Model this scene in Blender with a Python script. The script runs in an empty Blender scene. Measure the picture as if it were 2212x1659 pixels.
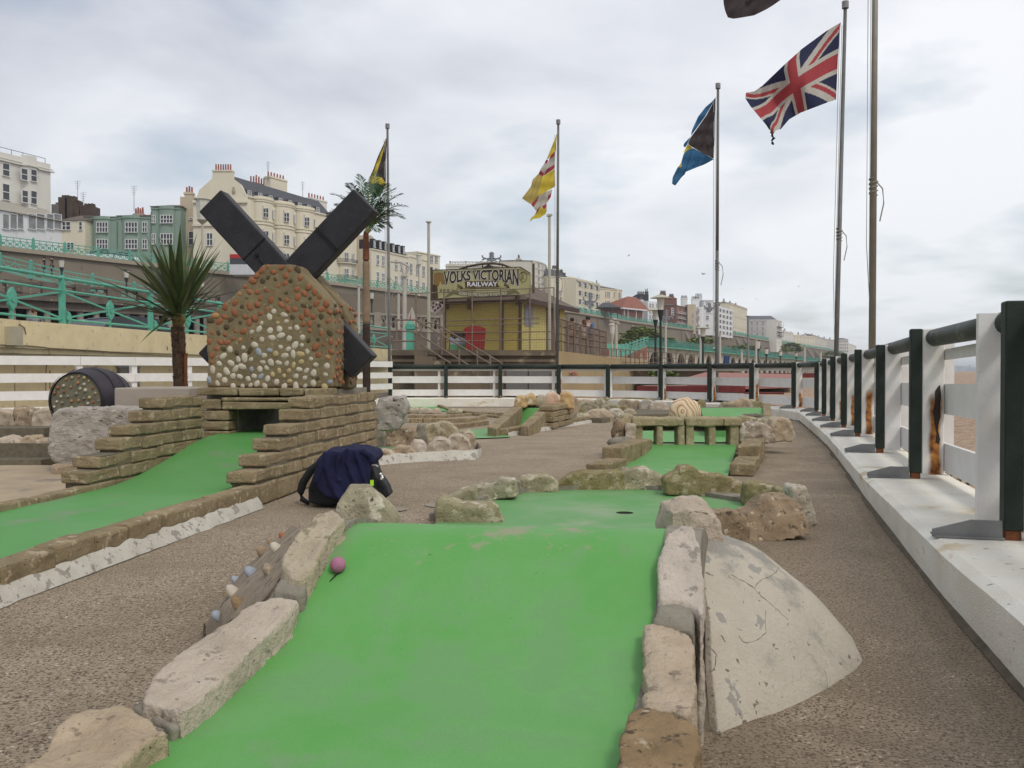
import bpy, bmesh, math, random
from mathutils import Vector, Matrix, noise
R = math.radians
sc = bpy.context.scene
col = sc.collection
# ---------------- camera ----------------
FPX, CX, CY = 1998.0, 1106.0, 829.5
PITCH = math.atan(28.5 / FPX)
cam = bpy.data.cameras.new('camera')
cam.sensor_width = 36; cam.lens = 36 * FPX / 2212
cam.clip_start = 0.05; cam.clip_end = 9000
camo = bpy.data.objects.new('camera', cam); col.objects.link(camo)
EYE = Vector((0, 0, 0.9))
camo.location = EYE; camo.rotation_euler = (R(90) - PITCH, 0, 0)
sc.camera = camo
# ---------------- sky and sun ----------------
SUN_EL, SUN_AZ = R(48), R(150)          # azimuth clockwise from +Y (ahead): sun behind and to the right
w = bpy.data.worlds.new('World'); sc.world = w; w.use_nodes = True
nt = w.node_tree; nt.nodes.clear()
def wn(t, **k):
    n = nt.nodes.new(t)
    for a, b in k.items(): setattr(n, a, b)
    return n
out = wn('ShaderNodeOutputWorld'); bg = wn('ShaderNodeBackground')
sky = wn('ShaderNodeTexSky', sky_type='NISHITA', sun_disc=False, sun_elevation=SUN_EL, sun_rotation=SUN_AZ)
sky.air_density = 1.2; sky.dust_density = 2.0
skm = wn('ShaderNodeVectorMath', operation='SCALE'); skm.inputs['Scale'].default_value = 0.075
nt.links.new(sky.outputs[0], skm.inputs[0])
tc = wn('ShaderNodeTexCoord')
sep = wn('ShaderNodeSeparateXYZ'); nt.links.new(tc.outputs['Generated'], sep.inputs[0])
zz = wn('ShaderNodeMath', operation='ADD'); zz.inputs[1].default_value = 0.22; nt.links.new(sep.outputs[2], zz.inputs[0])
zm = wn('ShaderNodeMath', operation='MAXIMUM'); zm.inputs[1].default_value = 0.05; nt.links.new(zz.outputs[0], zm.inputs[0])
dx = wn('ShaderNodeMath', operation='DIVIDE'); dy = wn('ShaderNodeMath', operation='DIVIDE')
nt.links.new(sep.outputs[0], dx.inputs[0]); nt.links.new(zm.outputs[0], dx.inputs[1])
nt.links.new(sep.outputs[1], dy.inputs[0]); nt.links.new(zm.outputs[0], dy.inputs[1])
cmb = wn('ShaderNodeCombineXYZ'); nt.links.new(dx.outputs[0], cmb.inputs[0]); nt.links.new(dy.outputs[0], cmb.inputs[1])
n1 = wn('ShaderNodeTexNoise'); n1.inputs['Scale'].default_value = 1.25; n1.inputs['Detail'].default_value = 8; n1.inputs['Roughness'].default_value = 0.5; n1.inputs['Distortion'].default_value = 0.25
n2 = wn('ShaderNodeTexNoise'); n2.inputs['Scale'].default_value = 1.4; n2.inputs['Detail'].default_value = 7; n2.inputs['Roughness'].default_value = 0.5
mp = wn('ShaderNodeMapping'); mp.inputs['Location'].default_value = (5.2, 9.1, 0); nt.links.new(cmb.outputs[0], mp.inputs[0])
nt.links.new(cmb.outputs[0], n1.inputs['Vector']); nt.links.new(mp.outputs[0], n2.inputs['Vector'])
cr = wn('ShaderNodeValToRGB')
cr.color_ramp.elements[0].position = 0.30; cr.color_ramp.elements[0].color = (0.45, 0.485, 0.575, 1)
cr.color_ramp.elements[1].position = 0.68; cr.color_ramp.elements[1].color = (0.89, 0.91, 0.95, 1)
# brighter to the right and towards the horizon
gx = wn('ShaderNodeMapRange'); gx.inputs['From Min'].default_value = -0.6; gx.inputs['From Max'].default_value = 0.55
gx.inputs['To Min'].default_value = -0.13; gx.inputs['To Max'].default_value = 0.24; nt.links.new(sep.outputs[0], gx.inputs[0])
ad = wn('ShaderNodeMath', operation='ADD'); nt.links.new(n1.outputs[0], ad.inputs[0]); nt.links.new(gx.outputs[0], ad.inputs[1])
nt.links.new(ad.outputs[0], cr.inputs[0])
gz = wn('ShaderNodeMapRange'); gz.inputs['From Min'].default_value = 0.0; gz.inputs['From Max'].default_value = 0.30
gz.inputs['To Min'].default_value = 0.62; gz.inputs['To Max'].default_value = 0.0; nt.links.new(sep.outputs[2], gz.inputs[0])
hz = wn('ShaderNodeMixRGB'); hz.inputs[2].default_value = (0.84, 0.89, 0.92, 1)
nt.links.new(gz.outputs[0], hz.inputs[0]); nt.links.new(cr.outputs[0], hz.inputs[1])
cov = wn('ShaderNodeMapRange'); cov.inputs['From Min'].default_value = 0.52; cov.inputs['From Max'].default_value = 0.66
cov.inputs['To Min'].default_value = 1.0; cov.inputs['To Max'].default_value = 0.45; nt.links.new(n2.outputs[0], cov.inputs[0])
skb = wn('ShaderNodeMixRGB', blend_type='ADD'); skb.inputs[0].default_value = 1; skb.inputs[2].default_value = (0.10, 0.13, 0.16, 1)
nt.links.new(skm.outputs[0], skb.inputs[1])
mx = wn('ShaderNodeMixRGB'); nt.links.new(cov.outputs[0], mx.inputs[0]); nt.links.new(skb.outputs[0], mx.inputs[1]); nt.links.new(hz.outputs[0], mx.inputs[2])
nt.links.new(mx.outputs[0], bg.inputs[0]); bg.inputs[1].default_value = 1.0; nt.links.new(bg.outputs[0], out.inputs[0])
sun = bpy.data.lights.new('sun', 'SUN'); sun.energy = 1.3; sun.angle = R(14); sun.color = (1, 0.95, 0.87)
so = bpy.data.objects.new('sun', sun); col.objects.link(so)
sd = Vector((math.sin(SUN_AZ) * math.cos(SUN_EL), math.cos(SUN_AZ) * math.cos(SUN_EL), math.sin(SUN_EL)))
so.rotation_euler = sd.to_track_quat('Z', 'Y').to_euler(); so.location = sd * 50
sc.view_settings.view_transform = 'Standard'; sc.view_settings.look = 'None'
sc.view_settings.exposure = 0.1; sc.view_settings.gamma = 1.0; sc.view_settings.use_curve_mapping = False
sc.cycles.max_bounces = 5; sc.cycles.diffuse_bounces = 3; sc.cycles.volume_bounces = 0

# ---------------- measuring helpers: a line of sight of the photograph to real places ----------------
_f = Vector((0, math.cos(PITCH), -math.sin(PITCH))); _u = Vector((0, math.sin(PITCH), math.cos(PITCH))); _r = Vector((1, 0, 0))
def ray(x, y): return _r * ((x - CX) / FPX) + _u * ((CY - y) / FPX) + _f
def P(x, y, d):
    r = ray(x, y); return EYE + r * (d / r.y)
def G(x, y, z=0.0):
    r = ray(x, y); return EYE + r * ((z - EYE.z) / r.z)
def zg(Y): return 0.0 if Y < 8 else -0.01 * (min(Y, 28) - 8)
def Gg(x, y, h=0.0):
    p = G(x, y, h)
    for _ in range(6): p = G(x, y, h + zg(p.y))
    return p

# ---------------- mesh builder ----------------
class MB:
    def __init__(s): s.v = []; s.f = []; s.m = []
    def add(s, vs, fs, mi=0):
        o = len(s.v); s.v += [Vector(v) for v in vs]; s.f += [tuple(i + o for i in f) for f in fs]; s.m += [mi] * len(fs)
    def box(s, c, d, rz=0, mi=0, M=None, jit=0, rng=None):
        x, y, z = d[0] / 2, d[1] / 2, d[2] / 2
        vs = [Vector((a * x, b * y, e * z)) for a in (-1, 1) for b in (-1, 1) for e in (-1, 1)]
        if jit: vs = [v + Vector([rng.uniform(-jit, jit) for _ in range(3)]) for v in vs]
        T = Matrix.Translation(Vector(c)) @ (M if M is not None else Matrix.Rotation(rz, 4, 'Z'))
        s.add([T @ v for v in vs], [(0, 1, 3, 2), (4, 6, 7, 5), (0, 4, 5, 1), (2, 3, 7, 6), (0, 2, 6, 4), (1, 5, 7, 3)], mi)
    def bx(s, a, b, mi=0):
        s.box([(a[i] + b[i]) / 2 for i in range(3)], [abs(b[i] - a[i]) for i in range(3)], 0, mi)
    def bar(s, a, b, wd, ht, mi=0):   # box beam between two points
        a = Vector(a); b = Vector(b); d = b - a; L = d.length
        if L < 1e-6: return
        M = d.to_track_quat('X', 'Z').to_matrix().to_4x4()
        s.box((a + b) / 2, (L, wd, ht), 0, mi, M)
    def cyl(s, a, b, r0, r1=None, n=8, mi=0, cap=True):
        a = Vector(a); b = Vector(b); r1 = r0 if r1 is None else r1
        q = (b - a).to_track_quat('Z', 'Y')
        vs = []
        for p, r in ((a, r0), (b, r1)):
            for i in range(n):
                t = 2 * math.pi * i / n; vs.append(p + q @ Vector((r * math.cos(t), r * math.sin(t), 0)))
        fs = [(i, (i + 1) % n, n + (i + 1) % n, n + i) for i in range(n)]
        if cap: fs += [tuple(range(n - 1, -1, -1)), tuple(range(n, 2 * n))]
        s.add(vs, fs, mi)
    def tube(s, pts, rs, n=6, mi=0):
        pts = [Vector(p) for p in pts]
        if not hasattr(rs, '__len__'): rs = [rs] * len(pts)
        vs = []
        for i, p in enumerate(pts):
            d = pts[min(i + 1, len(pts) - 1)] - pts[max(i - 1, 0)]
            q = d.to_track_quat('Z', 'Y')
            for k in range(n):
                t = 2 * math.pi * k / n; vs.append(p + q @ Vector((rs[i] * math.cos(t), rs[i] * math.sin(t), 0)))
        fs = []
        for i in range(len(pts) - 1):
            for k in range(n): fs.append((i * n + k, i * n + (k + 1) % n, (i + 1) * n + (k + 1) % n, (i + 1) * n + k))
        fs += [tuple(range(n - 1, -1, -1)), tuple(range((len(pts) - 1) * n, len(pts) * n))]
        s.add(vs, fs, mi)
    def poly(s, pts, mi=0): s.add(pts, [tuple(range(len(pts)))], mi)
    def prism(s, pts, ext, mi=0):
        n = len(pts); ext = Vector(ext); pts = [Vector(p) for p in pts]
        s.add(pts + [p + ext for p in pts], [tuple(range(n)), tuple(range(2 * n - 1, n - 1, -1))] + [(i, n + i, n + (i + 1) % n, (i + 1) % n) for i in range(n)], mi)
    def grid(s, fn, nu, nv, mi=None):
        vs = [fn(i / nu, j / nv) for i in range(nu + 1) for j in range(nv + 1)]
        o = len(s.v); s.v += [Vector(v) for v in vs]
        for i in range(nu):
            for j in range(nv):
                a = o + i * (nv + 1) + j
                s.f.append((a, a + nv + 1, a + nv + 2, a + 1)); s.m.append(mi((i + .5) / nu, (j + .5) / nv) if callable(mi) else (mi or 0))
    def ball(s, c, r, n=10, mi=0, sc_=(1, 1, 1), M=None):
        c = Vector(c); vs = []; fs = []
        h = max(4, n // 2)
        for j in range(h + 1):
            ph = math.pi * j / h
            for i in range(n):
                t = 2 * math.pi * i / n
                v = Vector((r * sc_[0] * math.sin(ph) * math.cos(t), r * sc_[1] * math.sin(ph) * math.sin(t), r * sc_[2] * math.cos(ph)))
                vs.append(c + (M @ v if M is not None else v))
        for j in range(h):
            for i in range(n): fs.append((j * n + i, (j + 1) * n + i, (j + 1) * n + (i + 1) % n, j * n + (i + 1) % n))
        s.add(vs, fs, mi)
    def build(s, name, mats, parent=None, smooth=False, local=False, weld=False):
        if not s.v: return None
        me = bpy.data.meshes.new(name)
        o = bpy.data.objects.new(name, me); col.objects.link(o)
        if parent is not None:
            o.parent = parent
            if local: vs = s.v
            else:
                Mi = wmat(parent).inverted(); vs = [Mi @ v for v in s.v]
            WM[o.name] = wmat(parent)
        else:
            xs = [v.x for v in s.v]; ys = [v.y for v in s.v]; zs = [v.z for v in s.v]
            c = Vector(((min(xs) + max(xs)) / 2, (min(ys) + max(ys)) / 2, min(zs)))
            o.location = c; vs = [v - c for v in s.v]; WM[o.name] = Matrix.Translation(c)
        me.from_pydata([tuple(v) for v in vs], [], s.f)
        for m in (mats if isinstance(mats, (list, tuple)) else [mats]): me.materials.append(m)
        me.polygons.foreach_set('material_index', s.m)
        if weld or smooth:
            bm = bmesh.new(); bm.from_mesh(me); bmesh.ops.remove_doubles(bm, verts=bm.verts, dist=1e-5)
            bmesh.ops.recalc_face_normals(bm, faces=bm.faces); bm.to_mesh(me); bm.free()
        else:
            bm = bmesh.new(); bm.from_mesh(me); bmesh.ops.recalc_face_normals(bm, faces=bm.faces); bm.to_mesh(me); bm.free()
        if smooth: me.polygons.foreach_set('use_smooth', [True] * len(me.polygons))
        me.update()
        return o
WM = {}
def wmat(o): return WM[o.name]
def tag(o, label, cat, group=None, kind=None):
    if label: o['label'] = label
    if cat: o['category'] = cat
    if group: o['group'] = group
    if kind: o['kind'] = kind
    return o
def struct(o): o['kind'] = 'structure'; return o
def empty(name, loc, label, cat, group=None, rz=0):
    o = bpy.data.objects.new(name, None); col.objects.link(o); o.empty_display_size = 0.1
    o.location = loc; o.rotation_euler = (0, 0, rz)
    WM[o.name] = Matrix.Translation(Vector(loc)) @ Matrix.Rotation(rz, 4, 'Z')
    return tag(o, label, cat, group)
def copy_tree(o, parent=None):
    c = o.copy(); col.objects.link(c); c.parent = parent
    for ch in list(o.children): copy_tree(ch, c)
    return c

# ---------------- materials ----------------
def mat(name, c1, c2=None, scale=6, rough=0.85, bump=0.0, bscale=40, c3=None, sscale=20, samt=0.42, c4=None, s4scale=90, s4amt=0.4, metal=0, stretch=None, spec=0.25, bdist=0.01, soft=0.06, coat=0, trans=0, ov=0):
    m = bpy.data.materials.new(name); m.use_nodes = True; t = m.node_tree; N = t.nodes; K = t.links
    b = N['Principled BSDF']; b.inputs['Roughness'].default_value = rough; b.inputs['Metallic'].default_value = metal
    b.inputs['Specular IOR Level'].default_value = spec
    c1 = (*c1, 1); c2 = (*(c2 or [x * 0.8 for x in c1[:3]]), 1)
    co = N.new('ShaderNodeTexCoord'); mpn = N.new('ShaderNodeMapping'); K.new(co.outputs['Object'], mpn.inputs[0])
    if stretch: mpn.inputs['Scale'].default_value = stretch
    def nz(s, d=5, r=0.6):
        n = N.new('ShaderNodeTexNoise'); n.inputs['Scale'].default_value = s; n.inputs['Detail'].default_value = d; n.inputs['Roughness'].default_value = r
        K.new(mpn.outputs[0], n.inputs['Vector']); return n
    r = N.new('ShaderNodeValToRGB'); r.color_ramp.elements[0].position = 0.32; r.color_ramp.elements[1].position = 0.68
    r.color_ramp.elements[0].color = c1; r.color_ramp.elements[1].color = c2
    K.new(nz(scale).outputs[0], r.inputs[0]); cur = r.outputs[0]
    for cc, ss, aa in ((c3, sscale, samt), (c4, s4scale, s4amt)):
        if cc is None: continue
        n = nz(ss, 4); mr = N.new('ShaderNodeMapRange'); mr.inputs['From Min'].default_value = aa; mr.inputs['From Max'].default_value = aa - soft
        K.new(n.outputs[0], mr.inputs[0]); mi = N.new('ShaderNodeMixRGB'); K.new(mr.outputs[0], mi.inputs[0]); K.new(cur, mi.inputs[1]); mi.inputs[2].default_value = (*cc, 1); cur = mi.outputs[0]
    if ov:
        oi = N.new('ShaderNodeObjectInfo'); mr = N.new('ShaderNodeMapRange'); mr.inputs['To Min'].default_value = 1 - ov; mr.inputs['To Max'].default_value = 1 + ov * .6; K.new(oi.outputs['Random'], mr.inputs[0])
        hs = N.new('ShaderNodeHueSaturation'); K.new(mr.outputs[0], hs.inputs['Value']); K.new(cur, hs.inputs['Color']); m2 = N.new('ShaderNodeMapRange'); m2.inputs['To Min'].default_value = 1.15; m2.inputs['To Max'].default_value = .65; K.new(oi.outputs['Random'], m2.inputs[0]); K.new(m2.outputs[0], hs.inputs['Saturation']); cur = hs.outputs[0]
    K.new(cur, b.inputs['Base Color'])
    if bump:
        n = nz(bscale, 5, 0.65); bn = N.new('ShaderNodeBump'); bn.inputs['Strength'].default_value = bump; bn.inputs['Distance'].default_value = bdist
        K.new(n.outputs[0], bn.inputs['Height']); K.new(bn.outputs[0], b.inputs['Normal'])
    if trans:   # thin cloth lit from behind
        tr = N.new('ShaderNodeBsdfTranslucent'); K.new(cur, tr.inputs[0]); ms = N.new('ShaderNodeMixShader'); ms.inputs[0].default_value = trans
        K.new(b.outputs[0], ms.inputs[1]); K.new(tr.outputs[0], ms.inputs[2]); K.new(ms.outputs[0], N['Material Output'].inputs[0])
    return m
# ---------------- palette ----------------
ASPH = mat('asphalt', (.47, .37, .265), (.35, .275, .19), 1.9, .95, 1.0, 120, c3=(.12, .09, .06), sscale=120, samt=.50, c4=(.72, .62, .50), s4scale=70, s4amt=.40, bdist=.012, soft=.09)
LAND = mat('packed_earth', (.26, .22, .18), (.2, .17, .14), .3, .95)
SHIN = mat('shingle', (.45, .32, .22), (.3, .2, .14), 5, .95, 1.0, 22, c3=(.12, .08, .06), sscale=16, samt=.42, c4=(.6, .5, .4), s4scale=20, s4amt=.4, bdist=.03)
GRN = mat('green_carpet_paint', (.10, .315, .07), (.15, .34, .118), 3.2, .62, .3, 260, c3=(.25, .33, .18), sscale=2.6, samt=.40, c4=(.025, .10, .03), s4scale=48, s4amt=.262, spec=.3, bdist=.003, soft=.12)
GRN2 = mat('green_carpet_worn', (.10, .30, .075), (.17, .325, .135), 1.6, .62, .3, 260, c3=(.24, .34, .18), sscale=2.2, samt=.5, c4=(.03, .12, .04), s4scale=40, s4amt=.265, spec=.3, bdist=.003, soft=.2)
def wear(m, cx_, cy_, rx, ry, colr, sc_=9, amt=.52, mxv=.8):
    t = m.node_tree; N = t.nodes; K = t.links; bs = N['Principled BSDF']; base = bs.inputs['Base Color'].links[0].from_socket
    co = N.new('ShaderNodeTexCoord'); mp_ = N.new('ShaderNodeMapping'); mp_.vector_type = 'TEXTURE'; mp_.inputs['Location'].default_value = (cx_, cy_, .4); mp_.inputs['Scale'].default_value = (rx, ry, 2); K.new(co.outputs['Object'], mp_.inputs[0])
    gr = N.new('ShaderNodeTexGradient'); gr.gradient_type = 'SPHERICAL'; K.new(mp_.outputs[0], gr.inputs[0]); nz = N.new('ShaderNodeTexNoise'); nz.inputs['Scale'].default_value = sc_; nz.inputs['Detail'].default_value = 6; nz.inputs['Roughness'].default_value = .7; K.new(co.outputs['Object'], nz.inputs['Vector'])
    ml = N.new('ShaderNodeMath'); ml.operation = 'MULTIPLY_ADD'; K.new(gr.outputs[1], ml.inputs[0]); ml.inputs[1].default_value = .30; K.new(nz.outputs[0], ml.inputs[2])
    mr = N.new('ShaderNodeMapRange'); mr.inputs['From Min'].default_value = amt + .12; mr.inputs['From Max'].default_value = amt + .24; mr.inputs['To Max'].default_value = mxv; K.new(ml.outputs[0], mr.inputs[0])
    mi = N.new('ShaderNodeMixRGB'); K.new(mr.outputs[0], mi.inputs[0]); K.new(base, mi.inputs[1]); mi.inputs[2].default_value = (*colr, 1); K.new(mi.outputs[0], bs.inputs['Base Color'])
HUMP = mat('hump_carpet_paint', (.10, .325, .066), (.145, .35, .112), 3.2, .55, .4, 300, c3=(.17, .29, .13), sscale=2.6, samt=.38, c4=(.02, .07, .02), s4scale=55, s4amt=.30, spec=.3, bdist=.003, soft=.10)
wear(HUMP, .22, .22, .60, .24, (.30, .28, .18), 11, .60); wear(HUMP, .1, -.3, 1.2, .9, (.14, .31, .11), 6, .56)
wear(ASPH, 6.4, -8.9, 2.4, 8, (.22, .17, .115), 2.5, .42, .42)
STONE = mat('limestone', (.60, .48, .35), (.43, .335, .23), 7, .95, 1.0, 70, c3=(.30, .235, .17), sscale=22, samt=.40, c4=(.13, .10, .075), s4scale=75, s4amt=.35, bdist=.012, ov=.13)
STONE2 = mat('sandstone_pale', (.58, .48, .34), (.40, .325, .21), 9, .95, 1, 60, c3=(.28, .24, .14), sscale=18, samt=.44, c4=(.12, .1, .06), s4scale=70, s4amt=.37, bdist=.012, ov=.2)
STONE3 = mat('mossy_stone', (.40, .34, .19), (.24, .20, .10), 10, .95, 1, 50, c3=(.54, .46, .32), sscale=11, samt=.45, c4=(.08, .07, .04), s4scale=60, s4amt=.38, bdist=.012, ov=.25)
STONEB = mat('brown_stone', (.42, .30, .18), (.24, .17, .10), 8, .95, 1, 40, c3=(.12, .09, .06), sscale=24, samt=.4, c4=(.6, .5, .36), s4scale=22, s4amt=.40, bdist=.012, ov=.3)
GREYM = mat('grey_mortar', (.30, .27, .22), (.20, .175, .13), 12, .95, .6, 90, c3=(.11, .1, .08), sscale=40, samt=.36)
BRICK = mat('rough_stone_brick', (.33, .255, .15), (.21, .16, .09), 6, .95, 1.0, 70, c3=(.42, .345, .23), sscale=18, samt=.42, c4=(.13, .10, .055), s4scale=60, s4amt=.38)
BRICKM = mat('mortar_joint', (.19, .165, .115), (.12, .10, .07), 20, .95, .4, 80)
WCON = mat('white_painted_concrete', (.56, .53, .46), (.46, .42, .35), 8, .85, .8, 60, c3=(.30, .27, .23), sscale=14, samt=.42, c4=(.18, .15, .12), s4scale=50, s4amt=.36, soft=.03)
MOUND = mat('flaking_white_mound', (.59, .525, .43), (.50, .445, .36), 7, .85, 1.0, 70, c3=(.36, .335, .295), sscale=7, samt=.385, c4=(.20, .165, .13), s4scale=34, s4amt=.345, soft=.015, bdist=.012)
KERBM = mat('painted_kerb', (.84, .81, .73), (.74, .69, .57), 3, .75, .5, 50, c3=(.33, .29, .23), sscale=20, samt=.345, c4=(.62, .50, .33), s4scale=1.9, s4amt=.375, stretch=(1, 1, 3), soft=.07)
WPAINT = mat('white_paint', (.78, .76, .73), (.70, .68, .64), 6, .55, .25, 80, c3=(.38, .35, .31), sscale=30, samt=.28)
GPAINT = mat('dark_green_paint', (.018, .026, .02), (.026, .036, .028), 10, .6, .3, 60, c3=(.08, .085, .075), sscale=40, samt=.28)
RAILM = mat('weathered_green_rail', (.055, .068, .058), (.035, .044, .036), 6, .55, .3, 40, c3=(.15, .16, .145), sscale=9, samt=.40)
METAL = mat('galvanised_steel', (.26, .26, .26), (.20, .20, .20), 8, .5, .2, 40, metal=.3)
BLACKP = mat('black_timber_paint', (.020, .019, .022), (.032, .030, .034), 8, .55, .35, 40, c3=(.05, .047, .05), sscale=30, samt=.36)
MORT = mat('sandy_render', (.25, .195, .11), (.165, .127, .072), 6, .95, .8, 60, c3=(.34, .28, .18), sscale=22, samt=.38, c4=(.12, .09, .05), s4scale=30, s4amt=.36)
PEBR = mat('terracotta_pebble', (.34, .13, .06), (.22, .085, .04), 14, .6, .2, 60)
PEBO = mat('orange_pebble', (.43, .23, .10), (.32, .16, .07), 14, .6)
PEBW = mat('pale_pebble', (.58, .52, .42), (.44, .38, .29), 14, .5)
PEBY = mat('yellow_pebble', (.48, .38, .19), (.38, .30, .15), 14, .5)
PEBB = mat('blue_grey_pebble', (.34, .37, .41), (.26, .28, .32), 14, .45)
CREAM = mat('cream_wall', (.70, .59, .36), (.60, .50, .30), 2, .9, .4, 20, c3=(.48, .42, .30), sscale=5, samt=.38, c4=(.33, .29, .2), s4scale=12, s4amt=.32, soft=.03)
TURQ = mat('turquoise_ironwork', (.115, .40, .29), (.085, .32, .235), 5, .5, .2, 40, c3=(.05, .2, .15), sscale=14, samt=.34)
TURQF = mat('turquoise_far', (.14, .40, .31), (.10, .30, .23), .5, .6)
DARKST = mat('sooty_stone', (.17, .14, .115), (.10, .082, .068), .9, .95, .4, 6, c3=(.30, .25, .2), sscale=2, samt=.38)
RETW = mat('retaining_concrete', (.20, .17, .13), (.14, .118, .088), .09, .95, .3, 3, c3=(.12, .095, .07), sscale=.35, samt=.42, stretch=(1, 1, .5))
PALEST = mat('weathered_balustrade', (.33, .29, .24), (.22, .19, .155), 1.5, .95, .3, 10)
VOID = mat('near_black', (.018, .016, .014), None, 1, .95)  # near black; on the recess panels it stands in for shade
RUST = mat('rusty_iron', (.22, .08, .03), (.10, .04, .02), 30, .95, .6, 60)
SKIN = mat('skin', (.55, .33, .24), None, 10, .6); HAIRD = mat('dark_hair', (.03, .018, .012), None, 30, .6); HAIRB = mat('auburn_hair', (.10, .04, .022), None, 30, .6)
def plain(n, c, r=.8, metal=0, spec=.25): return mat(n, c, [x * .86 for x in c], 3, r, metal=metal, spec=spec)

# rust running down the white posts: stain with its own shape, per-object random height
def rust_post_mat():
    m = mat('white_post_rusting', (.78, .76, .71), (.70, .67, .61), 7, .6, .3, 70, c3=(.40, .36, .31), sscale=30, samt=.28)
    t = m.node_tree; N = t.nodes; K = t.links; b = N['Principled BSDF']; base = b.inputs['Base Color'].links[0].from_socket
    co = N.new('ShaderNodeTexCoord'); s = N.new('ShaderNodeSeparateXYZ'); K.new(co.outputs['Object'], s.inputs[0])
    oi = N.new('ShaderNodeObjectInfo')
    nz = N.new('ShaderNodeTexNoise'); nz.inputs['Scale'].default_value = 9; mpn = N.new('ShaderNodeMapping'); mpn.inputs['Scale'].default_value = (1, 1, .45); K.new(co.outputs['Object'], mpn.inputs[0]); K.new(mpn.outputs[0], nz.inputs['Vector'])
    def mt(op, a, bb, c=None):
        n = N.new('ShaderNodeMath'); n.operation = op
        for i, x in enumerate((a, bb, c)):
            if x is None: continue
            if isinstance(x, (int, float)): n.inputs[i].default_value = x
            else: K.new(x, n.inputs[i])
        return n.outputs[0]
    off = mt('MULTIPLY_ADD', oi.outputs['Random'], .03, -.035)
    w_ = mt('MULTIPLY_ADD', nz.outputs[0], .06, .0)
    dist = mt('ABSOLUTE', mt('SUBTRACT', s.outputs[1], off), 0)
    inside = mt('SUBTRACT', w_, dist)
    mk = N.new('ShaderNodeMapRange'); mk.inputs['From Min'].default_value = -.018; mk.inputs['From Max'].default_value = .004; K.new(inside, mk.inputs[0])
    hh = mt('MULTIPLY_ADD', oi.outputs['Random'], .36, .22)
    hz_ = mt('SUBTRACT', mt('MULTIPLY_ADD', nz.outputs[0], .12, hh), s.outputs[2])
    mh = N.new('ShaderNodeMapRange'); mh.inputs['From Min'].default_value = 0; mh.inputs['From Max'].default_value = .06; K.new(hz_, mh.inputs[0])
    fac = mt('MULTIPLY', mk.outputs[0], mh.outputs[0])
    n3 = N.new('ShaderNodeTexNoise'); n3.inputs['Scale'].default_value = 16; K.new(co.outputs['Object'], n3.inputs['Vector'])
    rr = N.new('ShaderNodeValToRGB'); rr.color_ramp.elements[0].position = .35; rr.color_ramp.elements[1].position = .65
    rr.color_ramp.elements[0].color = (.16, .045, .015, 1); rr.color_ramp.elements[1].color = (.55, .24, .06, 1); K.new(n3.outputs[0], rr.inputs[0])
    mi = N.new('ShaderNodeMixRGB'); K.new(fac, mi.inputs[0]); K.new(base, mi.inputs[1]); K.new(rr.outputs[0], mi.inputs[2]); K.new(mi.outputs[0], b.inputs['Base Color'])
    return m
RUSTW = rust_post_mat()

RX_ = lambda Y: (-1.67 + .124 * (Y - 6.1) + .10, Y)
# ---------------- stones: solid prisms, remeshed and roughened ----------------
TEX1 = bpy.data.textures.new('rock_big', 'CLOUDS'); TEX1.noise_scale = 0.16; TEX1.noise_depth = 3
TEX2 = bpy.data.textures.new('rock_fine', 'CLOUDS'); TEX2.noise_scale = 0.03; TEX2.noise_depth = 3
TEXM = bpy.data.textures.new('rock_mid', 'VORONOI'); TEXM.noise_scale = 0.11
def rockify(o, vox, a1=.03, a2=.012, sm=3, am=None):
    am = a1 * .8 if am is None else am; sm = max(1, sm - 1)
    m = o.modifiers.new('remesh', 'REMESH'); m.mode = 'VOXEL'; m.voxel_size = vox; m.use_smooth_shade = True
    m = o.modifiers.new('soft', 'SMOOTH'); m.iterations = sm; m.factor = .5
    for t, a in ((TEX1, a1), (TEXM, am), (TEX2, a2)):
        if a:
            m = o.modifiers.new('rough', 'DISPLACE'); m.texture = t; m.strength = a; m.mid_level = .5; m.texture_coords = 'LOCAL'
def rock_stand(outline, d, thick, m, parent=None, name='stone', lean=0.0, vox=None, a=.03, a2=.012, sm=3):
    """outline seen face-on at distance d (metres ahead), real thickness going back"""
    b = MB(); ds = d if hasattr(d, '__len__') else [d] * len(outline)
    cx_ = sum(q[0] for q in outline) / len(outline); cy_ = sum(q[1] for q in outline) / len(outline); outline = [(cx_ + (x - cx_) * 1.13, cy_ + (y - cy_) * 1.11) for x, y in outline]
    pts = [P(x, y, dd) for (x, y), dd in zip(outline, ds)]
    zc = min(p.z for p in pts)
    pts = [p + Vector((0, (p.z - zc) * lean, 0)) for p in pts]
    c = sum(pts, Vector()) / len(pts); dirn = Vector((c.x * .2 / c.y, 1, 0)) * thick
    b.prism(pts, dirn); dd = ds[0]
    o = b.build(name, m, parent)
    rockify(o, vox or max(.009, dd * .0022), a, a2, sm)
    return o
def rock_box(c, size, rz, m, parent=None, name='stone', seed=0, vox=.02, a=.04, a2=.015, sm=4, jit=.12):
    rng = random.Random(seed); b = MB()
    b.box(c, size, rz, jit=min(size) * jit, rng=rng); o = b.build(name, m, parent); rockify(o, vox, a, a2, sm); return o

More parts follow.
